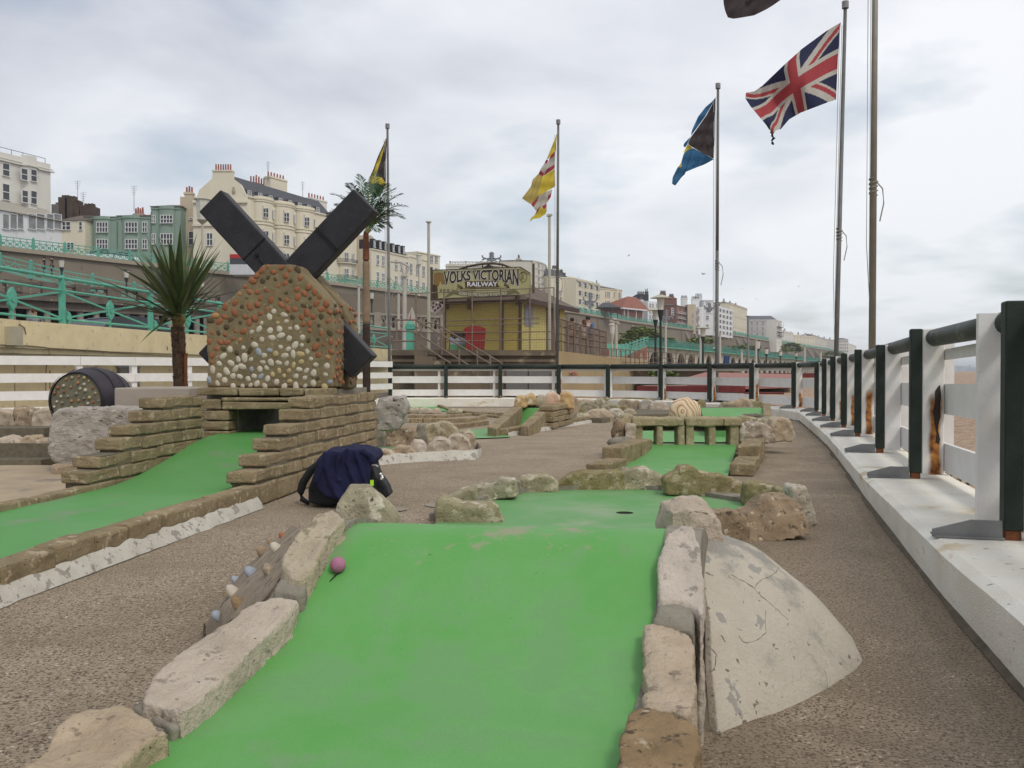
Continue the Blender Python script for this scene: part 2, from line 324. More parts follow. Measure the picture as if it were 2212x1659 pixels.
# ---------------- ground ----------------
FP = [(1.36, 1.2), (2.05, 3.87), (2.74, 6.38), (3.38, 8.6), (4.07, 11.0), (4.55, 12.8), (5.02, 14.6), (5.49, 16.4), (5.95, 18.2), (6.05, 20.0), (5.66, 22), (5.07, 23.9), (4.07, 25.5), (2.76, 26.8), (1.38, 27.6), (-.36, 28), (-2.0, 28), (-3.66, 27.8)]
FPK = list(FP)
LP = [(-3.66, 27.8), (-4.6, 25.6), (-5.35, 23.4), (-6.1, 21.6), (-7.0, 20.0), (-7.74, 18.9), (-8.43, 18.0), (-9.5, 16.9), (-10.9, 15.7), (-12.5, 14.6)]
def lerp(a, b, t): return a + (b - a) * t
def fx(Y):      # x of the fence line on the right for a given Y
    if Y <= FP[0][1]: return FP[0][0] + (Y - FP[0][1]) * .26
    for a, b in zip(FP[:10], FP[1:10]):
        if Y <= b[1]: return lerp(a[0], b[0], (Y - a[1]) / (b[1] - a[1]))
    return 6.05
b = MB()
b.add([(-3000, -400, -.26), (3000, -400, -.26), (3000, 6000, -.26), (-3000, 6000, -.26)], [(0, 1, 2, 3)])
g = struct(b.build('ground', LAND)); g['label'] = 'flat ground reaching to the horizon'
def court(u, v):
    Y = -3 + u * 31.5; X = lerp(-15, fx(Y) - .12, v)
    return (X, Y, zg(Y) + .004 * noise.noise(Vector((X * 1.3, Y * 1.3, 0))))
b = MB(); b.grid(court, 120, 60)
c_ = struct(b.build('path', ASPH, smooth=True)); c_['label'] = 'gritty brown asphalt between the golf lanes'
def beach(u, v):
    Y = -3 + (u ** 2) * 1200; X = fx(min(Y, 20)) + .12 + (v ** 1.6) * (900 if Y > 40 else 260)
    near = min(1, max(0, (Y - 2) / 60)); h = -.06 + .05 * noise.noise(Vector((X * .4, Y * .4, 1))) + .03 * noise.noise(Vector((X * 2, Y * 2, 5)))
    if Y > 28: h -= 0
    return (X, Y, h + near * .32 + near * .25 * noise.noise(Vector((X * .03, Y * .03, 3))))
b = MB(); b.grid(beach, 260, 160)
o = struct(b.build('beach', SHIN, smooth=True)); o['label'] = 'pinkish pebble beach beyond the white fence'
# beach strip behind the far bend of the fence
b = MB(); b.add([(-2, 28.6, -.2), (8, 20.5, -.17), (60, 26, -.1), (140, 400, .1), (0, 400, .1), (-2, 40, -.2)], [(0, 1, 2, 3, 4, 5)])
o = struct(b.build('beach', SHIN)); o['label'] = 'shingle behind the far bend of the fence'
b = MB(); b.add([(40, -400, -.9), (2500, -400, -.9), (5200, 5600, -.9), (900, 5600, -.9), (300, 900, -.9)], [(0, 1, 2, 3, 4)])
struct(b.build('sea', mat('sea_water', (.13, .17, .17), (.10, .13, .14), .02, .15, .4, .5)))
# distant hills and the harbour skyline on the right
b = MB(); rng = random.Random(4)
HP = [(1990, 791), (2020, 789), (2070, 790), (2100, 792), (2130, 795), (2240, 797), (2400, 799), (2700, 801)]
pts = [P(x, y, 3200) for x, y in [(1500, 800)] + HP] + [P(2700, 806, 3200), P(1500, 806, 3200)]
b.prism(pts, (0, 400, 0))
struct(b.build('hills', mat('blue_hills', (.30, .36, .42), None, .01, 1)))
hb = empty('harbour_crane', P(2105, 803, 1500), 'tiny grey harbour cranes and masts on the skyline beyond the beach', 'crane')
b = MB()
for x, h in ((2043, 10), (2047, 4), (2070, 12), (2090, 6), (2095, 15), (2103, 7), (2112, 5)):
    p = P(x, 803, 1500); q = P(x, 803 - h, 1500); b.cyl(p, q, .8, .4, 5)
    b.bar(q + Vector((-6, 0, -2)), q + Vector((7, 0, -1)), .6, .6)
b.build('mast', plain('haze_grey_steel', (.33, .36, .38)), hb)

# ---------------- the front lane: a hump in green carpet ----------------
PROF = [(-1, .14), (1.3, .145), (1.70, .169), (1.87, .183), (2.0, .19), (2.134, .207), (2.263, .239), (2.395, .302), (2.49, .362), (2.59, .417), (2.68, .445), (2.78, .442), (2.95, .40), (3.15, .33), (3.4, .22), (3.65, .12), (3.9, .05), (4.15, .02), (9, .016)]
def prof(s):
    for i in range(len(PROF) - 1):
        if s <= PROF[i + 1][0]:
            s0, z0 = PROF[i]; s1, z1 = PROF[i + 1]; t = (s - s0) / (s1 - s0)
            m0 = (PROF[i + 1][1] - PROF[max(i - 1, 0)][1]) / max(1e-6, PROF[i + 1][0] - PROF[max(i - 1, 0)][0]) * (s1 - s0)
            j = min(i + 2, len(PROF) - 1); m1 = (PROF[j][1] - z0) / (PROF[j][0] - s0) * (s1 - s0)
            return (2 * t**3 - 3 * t**2 + 1) * z0 + (t**3 - 2 * t**2 + t) * m0 + (-2 * t**3 + 3 * t**2) * z1 + (t**3 - t**2) * m1
    return PROF[-1][1]
def LE(s): return (-.471 + (s - 2.68) * .245, s)
def RE(s): return (.43 + (s - 2.68) * .262, s - .104)
def lane_s(X, Y):
    t = (X + .471 - .245 * (Y - 2.68)) / .9; return Y + .104 * max(-.3, min(1.3, t))
def onlane(x, y, h=0):
    p = P(x, y, 2.2)
    for _ in range(40):
        q = G(x, y, min(prof(lane_s(p.x, p.y)) + h, .8)); p = p * .6 + q * .4
    return p
fl = empty('putting_lane', (-.2, 2.4, 0), 'nearest green putting lane with a steep hump at its crest', 'golf lane')
def lane(u, v):
    s = .2 + u * 3.95; a = LE(s); c = RE(s)
    if s > 3.0: k = (s - 3.0) * .05; a = (a[0] - k * .3, a[1]); c = (c[0] + k, c[1])
    return (lerp(a[0], c[0], v), lerp(a[1], c[1], v), prof(s) + .002 * noise.noise(Vector((s * 4, v * 4, 0))))
b = MB(); b.grid(lane, 150, 30); b.build('ramp', HUMP, fl, smooth=True)
gp = [(-.5, 3.95), (-.5, 5.0), (-.4, 5.6), (-.25, 6.34), (.15, 6.76), (.66, 6.95), (1.2, 6.8), (1.55, 6.35), (1.72, 5.8), (1.55, 5.2), (1.0, 4.95), (.72, 4.6), (.70, 3.95)]
b = MB(); hole = Vector((.702, 5.75, 0)); HR = .054
ring = [hole + Vector((HR * math.cos(t), HR * math.sin(t), .016)) for t in [2 * math.pi * i / 26 for i in range(26)]]
# green with a real hole: strips from ring to outline sampled by angle
def outr(t):
    dr = Vector((math.cos(t), math.sin(t))); best = 9
    for i in range(len(gp)):
        a = Vector(gp[i]) - hole.to_2d(); c = Vector(gp[(i + 1) % len(gp)]) - hole.to_2d(); e = c - a
        den = dr.x * e.y - dr.y * e.x
        if abs(den) < 1e-9: continue
        k = (a.x * e.y - a.y * e.x) / den; mm = (a.x * dr.y - a.y * dr.x) / den
        if k > 0 and -1e-6 <= mm <= 1 + 1e-6: best = min(best, k)
    return best
def gfn(u, v):
    t = 2 * math.pi * u; r = lerp(HR, outr(t), v ** 1.5) if v > 0 else HR
    return (hole.x + r * math.cos(t), hole.y + r * math.sin(t), .016)
b.grid(gfn, 104, 8); b.build('putting_green', GRN2, fl, weld=True)
b = MB(); b.grid(lambda u, v: (hole.x + HR * math.cos(2 * math.pi * u), hole.y + HR * math.sin(2 * math.pi * u), .016 - v * .012), 26, 1)
b.poly([p - Vector((0, 0, .011)) for p in ring]); b.build('cup', plain('dark_cup', (.05, .06, .04)), fl)
# ball
q = onlane(730, 1220, .0215); b = MB(); b.ball(q, .0215, 28)
o = b.build('golf_ball', mat('dusty_pink_rubber', (.42, .17, .26), (.35, .14, .22), 60, .7, .2, 300), smooth=True)
tag(o, 'dusty pink golf ball resting near the top left of the green hump', 'golf ball')
# leaf litter: a twig and bits on the carpet
b = MB()
p1 = onlane(712, 1256, .002); p2 = onlane(735, 1236, .002); b.tube([p1, (p1 + p2) / 2 + Vector((0, 0, .003)), p2], [.001, .0022, .001], 5)
o = b.build('twig', plain('twig_brown', (.03, .03, .02))); tag(o, 'small dark twig lying just below the pink ball', 'twig')

# ---------------- left border of the front lane ----------------
lb = empty('stone_border', (-.6, 2.3, 0), 'pale stone border along the left edge of the hump lane, with pebbled bank', 'stone edging')
def slab(outl, h, m, parent, name='stone', vox=.007, a=.012, a2=.012, sm=1, zb=-.02, hs=None):
    pts = [onlane(x, y, hh) for (x, y), hh in zip(outl, hs or [h] * len(outl))]
    b = MB(); n = len(pts); bot = [Vector((p.x, p.y, zb)) for p in pts]
    b.add(pts + bot, [tuple(range(n)), tuple(range(2 * n - 1, n - 1, -1))] + [(i, n + i, n + (i + 1) % n, (i + 1) % n) for i in range(n)])
    o = b.build(name, m, parent); rockify(o, vox, a, a2, sm); return o
slab([(30, 1680), (64, 1640), (128, 1576), (166, 1552), (272, 1529), (300, 1537), (366, 1574), (294, 1622), (236, 1670)], .05, STONE, lb, sm=2, a=.03)
slab([(286, 1526), (312, 1510), (392, 1537), (392, 1562), (372, 1572)], .03, GREYM, lb)
slab([(305, 1514), (336, 1454), (416, 1390), (480, 1352), (557, 1299), (598, 1288), (648, 1291), (632, 1326), (585, 1376), (505, 1444), (420, 1520), (394, 1538)], .055, STONE, lb, sm=2, a=.016)
slab([(589, 1274), (602, 1250), (634, 1240), (664, 1256), (660, 1276), (643, 1288)], .045, GREYM, lb)
slab([(610, 1222), (612, 1190), (640, 1154), (684, 1108), (717, 1103), (747, 1118), (724, 1140), (694, 1188), (672, 1236), (655, 1254), (628, 1250)], .06, STONE2, lb, sm=2, a=.016)
rock_stand([(733, 1140), (724, 1112), (746, 1065), (784, 1066), (808, 1084), (846, 1128), (846, 1180), (730, 1180)], 2.86, .12, STONE3, lb, lean=.25, vox=.008, a=.025, a2=.01)
# mortared core under the stones, and the bank of pebbles on its outer side
def core(edge, sgn, s0, s1, wd, dz, m, parent, name='mortar'):
    b = MB()
    def fn(u, v):
        s = lerp(s0, s1, u); e = edge(s); z = prof(s) + dz
        sec = [(0, -.05), (0, z), (wd * sgn, z - .01), (wd * sgn, -.05)]
        k = v * 3; i = min(2, int(k)); t = k - i
        return (e[0] + lerp(sec[i][0], sec[i + 1][0], t), e[1], lerp(sec[i][1], sec[i + 1][1], t))
    b.grid(fn, 60, 3); b.build(name, m, parent)
core(LE, -1, .3, 3.1, .09, .015, GREYM, lb)
bank = [G(438, 1375), G(452, 1345), G(480, 1300), G(520, 1240), G(565, 1200), G(618, 1165)]
top = [P(446, 1380, 3.02), P(512, 1330, 2.62), P(572, 1290, 2.47), P(604, 1250, 2.47), P(628, 1203, 2.54), P(655, 1158, 2.62)]
def bk(u, v):
    k = u * 5; i = min(4, int(k)); t = k - i; a = bank[i].lerp(bank[i + 1], t); c = top[i].lerp(top[i + 1], t)
    p = a.lerp(c, v); return p + Vector((0, 0, .05 * math.sin(math.pi * v) + .012 * noise.noise(p * 14)))
b = MB(); b.grid(bk, 30, 12); b.build('mortar_bank', mat('bank_mortar', (.36, .29, .21), (.24, .19, .135), 9, .95, .9, 50, c3=(.12, .10, .07), sscale=20, samt=.4), lb, smooth=True)
rng = random.Random(3); pm = {0: PEBW, 1: PEBB, 2: PEBR, 3: STONEB}
for i, (u, v, k, s) in enumerate([(.78, .75, 0, 1), (.70, .55, 3, 1.2), (.9, .6, 2, .8), (.52, .6, 1, 1.1), (.5, .2, 1, .9), (.33, .55, 0, 1.1), (.27, .85, 3, 1), (.13, .7, 1, .9), (.6, .85, 3, 1), (.85, .3, 3, .9), (.4, .2, 3, .7)]):
    p = Vector(bk(u, v)); b = MB(); b.ball(p - Vector((0, 0, .010)), .034 * s, 12, 0, (1.1, .75, .5), Matrix.Rotation(.9, 3, 'Y') @ Matrix.Rotation(rng.random(), 3, 'Z')); b.build('pebble', pm[k], lb, smooth=True)

# ---------------- right border ----------------
rb = empty('stone_border', (.4, 2.4, 0), 'rough block border on the right edge of the hump lane, beside the white mound', 'stone edging')
slab([(1330, 1680), (1343, 1595), (1359, 1536), (1404, 1530), (1455, 1546), (1505, 1570), (1508, 1620), (1495, 1680)], .055, STONEB, rb, a=.02, sm=3)
slab([(1391, 1531), (1396, 1478), (1385, 1452), (1394, 1350), (1413, 1347), (1487, 1361), (1497, 1382), (1501, 1420), (1507, 1510), (1484, 1543), (1449, 1536), (1410, 1530)], .05, STONE, rb, a=.014)
slab([(1409, 1348), (1426, 1299), (1465, 1297), (1495, 1305), (1503, 1335), (1500, 1372), (1487, 1362)], .04, GREYM, rb)
slab([(1423, 1299), (1423, 1216), (1440, 1150), (1466, 1129), (1500, 1132), (1513, 1168), (1519, 1241), (1522, 1300), (1516, 1340), (1500, 1305), (1465, 1297)], .05, STONE, rb, a=.014)
core(RE, 1, .3, 3.3, .10, .01, GREYM, rb)
rock_stand([(1448, 1150), (1455, 1110), (1487, 1101), (1525, 1103), (1552, 1125), (1560, 1170), (1556, 1200), (1450, 1220)], 2.95, .25, STONE, rb, vox=.009, a=.03)
rock_stand([(1540, 1180), (1545, 1108), (1562, 1104), (1583, 1106), (1609, 1122), (1619, 1142), (1622, 1172)], 4.6, .16, STONEB, rb, vox=.011, a=.03)
rock_stand([(1611, 1120), (1631, 1112), (1663, 1088), (1717, 1087), (1741, 1103), (1745, 1155), (1690, 1166), (1622, 1171), (1614, 1142)], 4.87, .22, STONEB, rb, lean=.5, vox=.011, a=.035)
rock_stand([(1712, 1056), (1745, 1058), (1755, 1094), (1764, 1130), (1743, 1140), (1716, 1100)], 5.35, .2, STONE2, rb, vox=.012, a=.03)

# ---------------- arc of stones round the first putting green ----------------
ab = empty('stone_border', (.5, 6.6, 0), 'curved mossy stone border round the far side of the putting green with the hole', 'stone edging')
for o_, d_, m_, th in [
    ([(947, 1132), (950, 1084), (959, 1076), (986, 1088), (998, 1096), (1043, 1094), (1055, 1087), (1068, 1098), (1074, 1120), (1088, 1135), (1026, 1136)], 5.38, STONE3, .2),
    ([(969, 1074), (1022, 1058), (1025, 1084), (1010, 1096), (975, 1096)], 5.75, STONE3, .2),
    ([(1021, 1056), (1060, 1050), (1079, 1038), (1108, 1042), (1111, 1072), (1060, 1082), (1024, 1088)], 6.3, STONE3, .2),
    ([(1110, 1042), (1125, 1042), (1128, 1072), (1110, 1073)], 6.62, GREYM, .15),
    ([(1128, 1036), (1156, 1031), (1190, 1032), (1203, 1043), (1202, 1066), (1166, 1066), (1130, 1071)], 6.72, STONE3, .2),
    ([(1206, 1048), (1245, 1024), (1300, 1022), (1338, 1023), (1342, 1061), (1300, 1065), (1208, 1066)], 6.86, STONE3, .2),
    ([(1343, 1026), (1354, 1018), (1395, 1012), (1412, 1023), (1438, 1037), (1437, 1058), (1407, 1063), (1345, 1061)], 6.88, STONE3, .2),
    ([(1447, 1036), (1469, 1024), (1481, 1013), (1501, 1012), (1522, 1028), (1551, 1029), (1594, 1043), (1615, 1054), (1612, 1090), (1585, 1087), (1522, 1076), (1446, 1066)], 6.5, STONE3, .22),
    ([(1616, 1048), (1628, 1046), (1678, 1055), (1683, 1086), (1652, 1098), (1613, 1092)], 6.0, STONE3, .2),
    ([(1681, 1058), (1714, 1062), (1712, 1100), (1683, 1098)], 5.75, STONE3, .2)]:
    rock_stand(o_, d_, th, m_, ab, vox=.013, a=.03, a2=.014)
b = MB()
pth = [G(950, 1136), G(1000, 1100), G(1060, 1084), G(1120, 1073), G(1205, 1067), G(1340, 1064), G(1440, 1067), G(1530, 1079), G(1612, 1093), G(1690, 1106), G(1745, 1142)]
for a, c in zip(pth[:-1], pth[1:]): b.bar(a + Vector((0, .17, .0)), c + Vector((0, .17, .0)), .16, .09)
b.build('mortar', GREYM, ab)

b = MB()
def fill(u, v):
    Y = 2.27 + u * 1.3; x0 = RE(Y + .104)[0] + .085; x1 = .505 + (Y - 2.28) * .153 + .012; return (lerp(x0, max(x0 + .02, x1), v), Y, max(.0, .365 * (1 - max(0, (3.0 - Y) / .72) ** 1.9) - .03 if Y < 3 else .335) + .012 * noise.noise(Vector((v * 3, Y * 12, 0))))
b.grid(fill, 50, 6); b.build('mortar', mat('joint_mortar', (.24, .20, .145), (.15, .125, .09), 12, .95, .8, 70), rb)
# ---------------- white concrete mound ----------------
apex = Vector((.60, 3.0, .365)); base = [G(1532, 1575), G(1551, 1588), G(1615, 1562), G(1679, 1542), G(1735, 1517), G(1791, 1488), G(1852, 1446), G(1866, 1425)] + [Vector(v) for v in ((1.14, 3.05, 0), (1.15, 3.25, 0), (1.08, 3.5, 0), (.95, 3.75, 0), (.8, 3.9, 0), (.62, 4.0, 0))]
def mound(u, v):
    k = u * (len(base) - 1); i = min(len(base) - 2, int(k)); t = k - i; B = base[i].lerp(base[i + 1], t); p = apex.lerp(B, v)
    p.z = .365 * (1 - v ** 1.9) - .01 * (v > .999)
    n_ = noise.noise(p * 5) * .018 * (1 - v * .6); return p + Vector((n_, n_, n_ * .6))
wear(MOUND, -.18, -.12, .42, .38, (.30, .285, .25), 7, .50)
b = MB(); b.grid(mound, 90, 40); from mathutils.bvhtree import BVHTree
bv = BVHTree.FromPolygons(b.v, b.f)
o = b.build('concrete_mound', MOUND, smooth=True); tag(o, 'flaking white painted concrete mound leaning on the right border of the front lane', 'mound')
ck = MB()
for ln in ([(790, 560), (860, 600), (905, 625), (945, 655), (965, 620), (1000, 592), (1050, 575), (1090, 545), (1120, 500), (1170, 525)], [(945, 655), (990, 705), (1080, 780), (1150, 845), (1180, 870)], [(840, 975), (870, 1015), (905, 1022), (960, 1005), (1000, 975), (1025, 950), (1018, 880), (1022, 780)], [(655, 1060), (688, 1100), (680, 1180), (640, 1240)], [(1440, 1330), (1436, 1270), (1415, 1190)]):
    pp = []
    for a_, c_ in zip(ln[:-1], ln[1:]):
        for k in range(4):
            x, y = lerp(a_[0], c_[0], k / 4), lerp(a_[1], c_[1], k / 4); r = ray(1327 + .32 * (x + 5 * noise.noise(Vector((x * .05, y * .05, 0)))), 1062 + .32 * (y + 5 * noise.noise(Vector((x * .05, y * .05, 9))))); h_ = bv.ray_cast(EYE, r.normalized())[0]
            if h_: pp.append(h_)
    if len(pp) > 2: ck.tube(pp, [.0006 + .0026 * abs(noise.noise(p_ * 40)) for p_ in pp], 5)
cr_o = ck.build('crack', plain('crack_dark', (.22, .19, .15)), o)
# ---------------- kerb and fences ----------------
def zt(Y): return lerp(1.19, 1.085, max(0, min(1, (Y - 6) / 14)))      # post tops
def zk(Y):
    for (a, za), (c, zc) in zip([(-9, .24), (2.6, .213), (6.6, .157), (11, .12), (20, .085)], [(2.6, .213), (6.6, .157), (11, .12), (20, .085), (99, .085)]):
        if Y <= c: return lerp(za, zc, (Y - a) / (c - a))
    return .085       # kerb top
def off(path, d):     # offset a plan polyline to its left
    out_ = []
    for i, p in enumerate(path):
        a = Vector(path[max(0, i - 1)]); c = Vector(path[min(len(path) - 1, i + 1)]); t = (c - a).normalized()
        out_.append(Vector(p) + Vector((-t.y, t.x)) * d)
    return out_
def dens(path, n):
    o_ = []
    for a, c in zip(path[:-1], path[1:]):
        for k in range(n): o_.append(tuple(Vector(a).lerp(Vector(c), k / n)))
    return o_ + [tuple(path[-1])]
KP = dens([(1.0, -.4)] + FP, 8); inn = off(KP, .265); outk = off(KP, -.30)
FP = [tuple(q) for q in off(FP, -.10)]; b = MB()
def kf(u, v):
    i = min(len(KP) - 1, int(round(u * (len(KP) - 1)))); a = inn[i]; c = outk[i]; z = zk(KP[i][1])
    n_ = .007 * noise.noise(Vector((a.x * 6, a.y * 6, 0)))
    sec = [(0, -.3), (-.02 / .54, z - .02), (.02 / .54, z), (1, z), (1.02, z - .03), (1.02, -.3)]
    k = sec[int(round(v * 5))]; p = a.lerp(c, k[0]); return (p.x + n_, p.y + n_ * 2, k[1] + (n_ if k[1] > 0 else 0))
b.grid(kf, len(KP) - 1, 5)
o = b.build('kerb', KERBM); struct(o); o['label'] = 'white painted concrete kerb carrying the fence'

b = MB(); gi = off(KP, .30); gi2 = off(KP, .265)
def grime(u, v):
    i = min(len(KP) - 1, int(round(u * (len(KP) - 1)))); p = gi[i].lerp(gi2[i], v); n_ = .03 * noise.noise(Vector((p.x * 5, p.y * 5, 2))); d_ = (gi[i] - gi2[i]).normalized() * n_ * (1 - v); return (p.x + d_.x, p.y + d_.y, zg(p.y) + .004 + .022 * v)
b.grid(grime, len(KP) - 1, 2); o = b.build('path', mat('gutter_dirt', (.10, .085, .06), (.17, .14, .10), 14, .95, .8, 90)); struct(o); o['label'] = 'dark dirt gathered along the foot of the white kerb'
fence = empty('fence', (5.5, 16, 0), 'white ranch board fence with dark green posts and pipe rail beside the beach', 'fence')
def fr(path, i):
    a = Vector(path[max(0, i - 1)]); c = Vector(path[min(len(path) - 1, i + 1)]); t = (c - a).normalized(); return t, Vector((-t.y, t.x))
for i, p in enumerate(FP):
    t, n = fr(FP, i); p = Vector(p); z0 = zk(p.y); z1 = zt(p.y) - (.03 if i % 5 == 3 else 0); ang = math.atan2(t.y, t.x); Rz = Matrix.Rotation(ang, 4, 'Z')
    far = i >= 10
    b = MB(); b.box((p.x + n.x * .06, p.y + n.y * .06, (z0 + .04 + z1) / 2), (.085 + .03 * far, .075, z1 - z0 - .04), ang); q = b.build('post', GPAINT, fence)
    m = q.modifiers.new('bev', 'BEVEL'); m.width = .006
    b = MB(); b.box((p.x + n.x * .06, p.y + n.y * .06, z0 + .03), (.07, .06, .07), ang); b.build('post_foot', RUST, fence)
    # white timber: own local frame so that the rust stain follows it
    hh = z1 - z0 - .03; wd = .14
    b = MB(); b.box((0, 0, hh / 2 + .0), (.078, wd, hh), 0)
    me_o = b.build('white_post', RUSTW if i % 5 != 3 else WPAINT, fence, local=True)
    me_o.location = wmat(fence).inverted() @ Vector((p.x - n.x * .048, p.y - n.y * .048, z0 + .03)); me_o.rotation_euler = (0, 0, ang)
    m = me_o.modifiers.new('bev', 'BEVEL'); m.width = .006
    # foot plate pointing into the golf course
    b = MB(); f0 = p + n * .10; pts = [(0, 0), (0, .075), (.12, .075), (.27, .03), (.27, 0)]
    b.prism([Vector((f0.x + n.x * a - t.x * .03, f0.y + n.y * a - t.y * .03, z0 + .004 + h)) for a, h in pts], (t.x * .012, t.y * .012, 0))
    b.box((f0.x + n.x * .13, f0.y + n.y * .13, z0 + .007), (.10, .27, .008), ang)
    b.build('foot_plate', METAL, fence)
for i in range(len(FP) - 1):
    a = Vector(FP[i]); c = Vector(FP[i + 1]); t = (c - a).normalized(); n = Vector((-t.y, t.x)); za, zb_ = zt(a.y), zt(c.y); ka, kc = zk(a.y), zk(c.y)
    A = a - n * .07; C = c - n * .07
    b = MB(); ra = a + t * .04; rc_ = c - t * .04; b.cyl((ra.x - n.x * .055, ra.y - n.y * .055, za - .062), (rc_.x - n.x * .055, rc_.y - n.y * .055, zb_ - .062), .058 + .012 * (i > 9), None, 18)
    b.build('pipe_rail', RAILM if i < 9 else GPAINT, fence, smooth=False).data.polygons.foreach_set('use_smooth', [True] * 18 + [False] * 2)
    for lo, hi in ((.815, .885), (.445, .65), (.055, .245)):
        b = MB(); A2 = a - n * .135; C2 = c - n * .135
        b.bar((A2.x, A2.y, ka + (lo + hi) / 2), (C2.x, C2.y, kc + (lo + hi) / 2), .03, hi - lo); b.build('board', WPAINT, fence)
    mid = a.lerp(c, .12) - n * .19; b = MB(); k = zk(mid.y); b.box((mid.x, mid.y, k + .5), (.07, .07, .95), math.atan2(t.y, t.x)); b.build('back_post', WPAINT, fence)
# the extra wide upright beside the nearest post
a = Vector((2.345, 4.43)); t = Vector((.25, .97)).normalized(); n = Vector((-t.y, t.x)); b = MB(); b.box((a.x + n.x * .04, a.y + n.y * .04, .675), (.05, .135, 1.0), math.atan2(t.y, t.x)); b.build('white_post', WPAINT, fence)

b = MB(); b.prism([P(x, y, 6.25) for x, y in ((2021, 846), (2026, 838), (2031, 832), (2033, 852), (2031, 874), (2032, 900), (2027, 918), (2026, 930), (2031, 948), (2029, 960), (2022, 956), (2025, 938), (2020, 912), (2017, 890), (2021, 868))], (0, .012, 0)); b.build('peeled_patch', plain('bare_dark_timber', (.035, .028, .024)), fence)
wf = empty('fence', (-8, 18.5, 0), 'white ranch board fence in front of the cream wall, behind the barrel', 'fence')
for i in range(len(LP) - 1):
    a = Vector(LP[i]); c = Vector(LP[i + 1]); t = (c - a).normalized(); n = Vector((-t.y, t.x))
    for lo, hi in ((.93, 1.10), (.60, .77), (.27, .44), (.0, .14)):
        if i < 1 and lo == .0: continue
        b = MB(); b.bar((a.x + n.x * .07, a.y + n.y * .07, .08 + (lo + hi) / 2), (c.x + n.x * .07, c.y + n.y * .07, .08 + (lo + hi) / 2), .03, hi - lo); b.build('board', WPAINT, wf)
    if i: b = MB(); b.box((a.x, a.y, .6), (.11, .11, 1.12), math.atan2(t.y, t.x)); b.build('post', WPAINT, wf)
b = MB()
for a, c in zip(LP[:-1], LP[1:]): b.bar((a[0], a[1], -.05), (c[0], c[1], -.05), .4, .26)
o = b.build('kerb', KERBM); struct(o)

# ---------------- flagpoles ----------------
POLE = mat('steel_flagpole', (.17, .17, .16), (.12, .12, .115), 3, .55, metal=.2)
POLE2 = mat('tarnished_flagpole', (.30, .27, .21), (.22, .20, .17), 3, .55, metal=.2)
def flagpole(xb, xt, yt, d, label, r=.05, m=POLE, ytop_z=None, h=8.3):
    base = P(xb, 801, d); base.z = zg(d) - .05
    topp = P(xt, yt, d) if yt is not None else Vector((P(xt, 0, d).x, d, h))
    e = empty('flagpole', base, label, 'flagpole', 'flagpoles along the fence')
    b = MB(); b.cyl(base, base.lerp(topp, .5), r, r * .86, 12); b.cyl(base.lerp(topp, .5), topp, r * .86, r * .7, 12); b.build('pole', m, e, smooth=True)
    b = MB(); b.cyl(topp + Vector((0, 0, -.02)), topp + Vector((0, 0, .12)), r * 1.35, r * 1.35, 12); b.build('cap', METAL, e)
    b = MB(); s = Vector((-.11, 0, 0)); t0 = topp + Vector((0, 0, -.35)); b.tube([t0 + s, base.lerp(topp, .35) + s * .9, base + Vector((0, 0, 1.4))], .007, 4)
    b.tube([t0 + s * .6, base.lerp(topp, .3) + s * .5, base + Vector((0, 0, 1.4))], .006, 4)
    b.build('halyard', plain('pale_cord', (.5, .48, .44)), e)
    b = MB(); k = base.lerp(topp, .44)
    b.tube([k + Vector((r * 1.1 * math.cos(i * .8), r * 1.1 * math.sin(i * .8), i * .009)) for i in range(30)], .012, 5); b.tube([k + Vector((.05, 0, .2)), k + Vector((.14, 0, .1)), k + Vector((.16, 0, -.12)), k + Vector((.10, 0, -.4))], .010, 4)
    b.build('tied_rope', plain('rope', (.28, .26, .22)), e)
    return e
flagpole(842, 837, 276, 29, 'grey flagpole flying the black, gold and green flag beside the palm crown')
flagpole(1203, 1206, 267, 29, 'grey flagpole flying the yellow flag with red and white stripes')
flagpole(1548, 1551, 190, 24.6, 'grey flagpole flying the blue, yellow and black flag')
flagpole(1803, 1826, 16, 18.8, 'dark leaning flagpole flying the red, white and blue crossed flag')
flagpole(1883, 1891, None, 14.2, 'thickest flagpole, its top cut off by the picture edge', r=.056, m=POLE2)
# ---------------- flags ----------------
def fl_m(n, c): return mat(n, c, [x * .82 for x in c], 30, .8, trans=.32)
FR, FW, FB, FK = fl_m('faded_red_cloth', (.42, .065, .075)), fl_m('off_white_cloth', (.56, .53, .47)), fl_m('navy_cloth', (.03, .035, .085)), fl_m('black_cloth', (.075, .058, .06))
FY, FBL, FG, FY2 = fl_m('yellow_cloth', (.70, .55, .07)), fl_m('blue_cloth', (.05, .17, .33)), fl_m('green_cloth', (.06, .12, .06)), fl_m('mustard_cloth', (.55, .44, .14))
def poly_at(pl, t):
    L = [0]
    for a, c in zip(pl[:-1], pl[1:]): L.append(L[-1] + (Vector(c) - Vector(a)).length)
    t *= L[-1]
    for i in range(len(pl) - 1):
        if t <= L[i + 1] + 1e-9: return Vector(pl[i]).lerp(Vector(pl[i + 1]), (t - L[i]) / max(1e-9, L[i + 1] - L[i]))
    return Vector(pl[-1])
def coons(top, bot, hoist, fly):
    def f(u, v):
        a = poly_at(top, u) * (1 - v) + poly_at(bot, u) * v; c = poly_at(hoist, v) * (1 - u) + poly_at(fly, v) * u
        e = Vector(top[0]) * (1 - u) * (1 - v) + Vector(top[-1]) * u * (1 - v) + Vector(bot[0]) * (1 - u) * v + Vector(bot[-1]) * u * v
        return a + c - e
    return f
F4 = lambda x, y: (1575 + x * .2027, 17.7 + y * .2027)
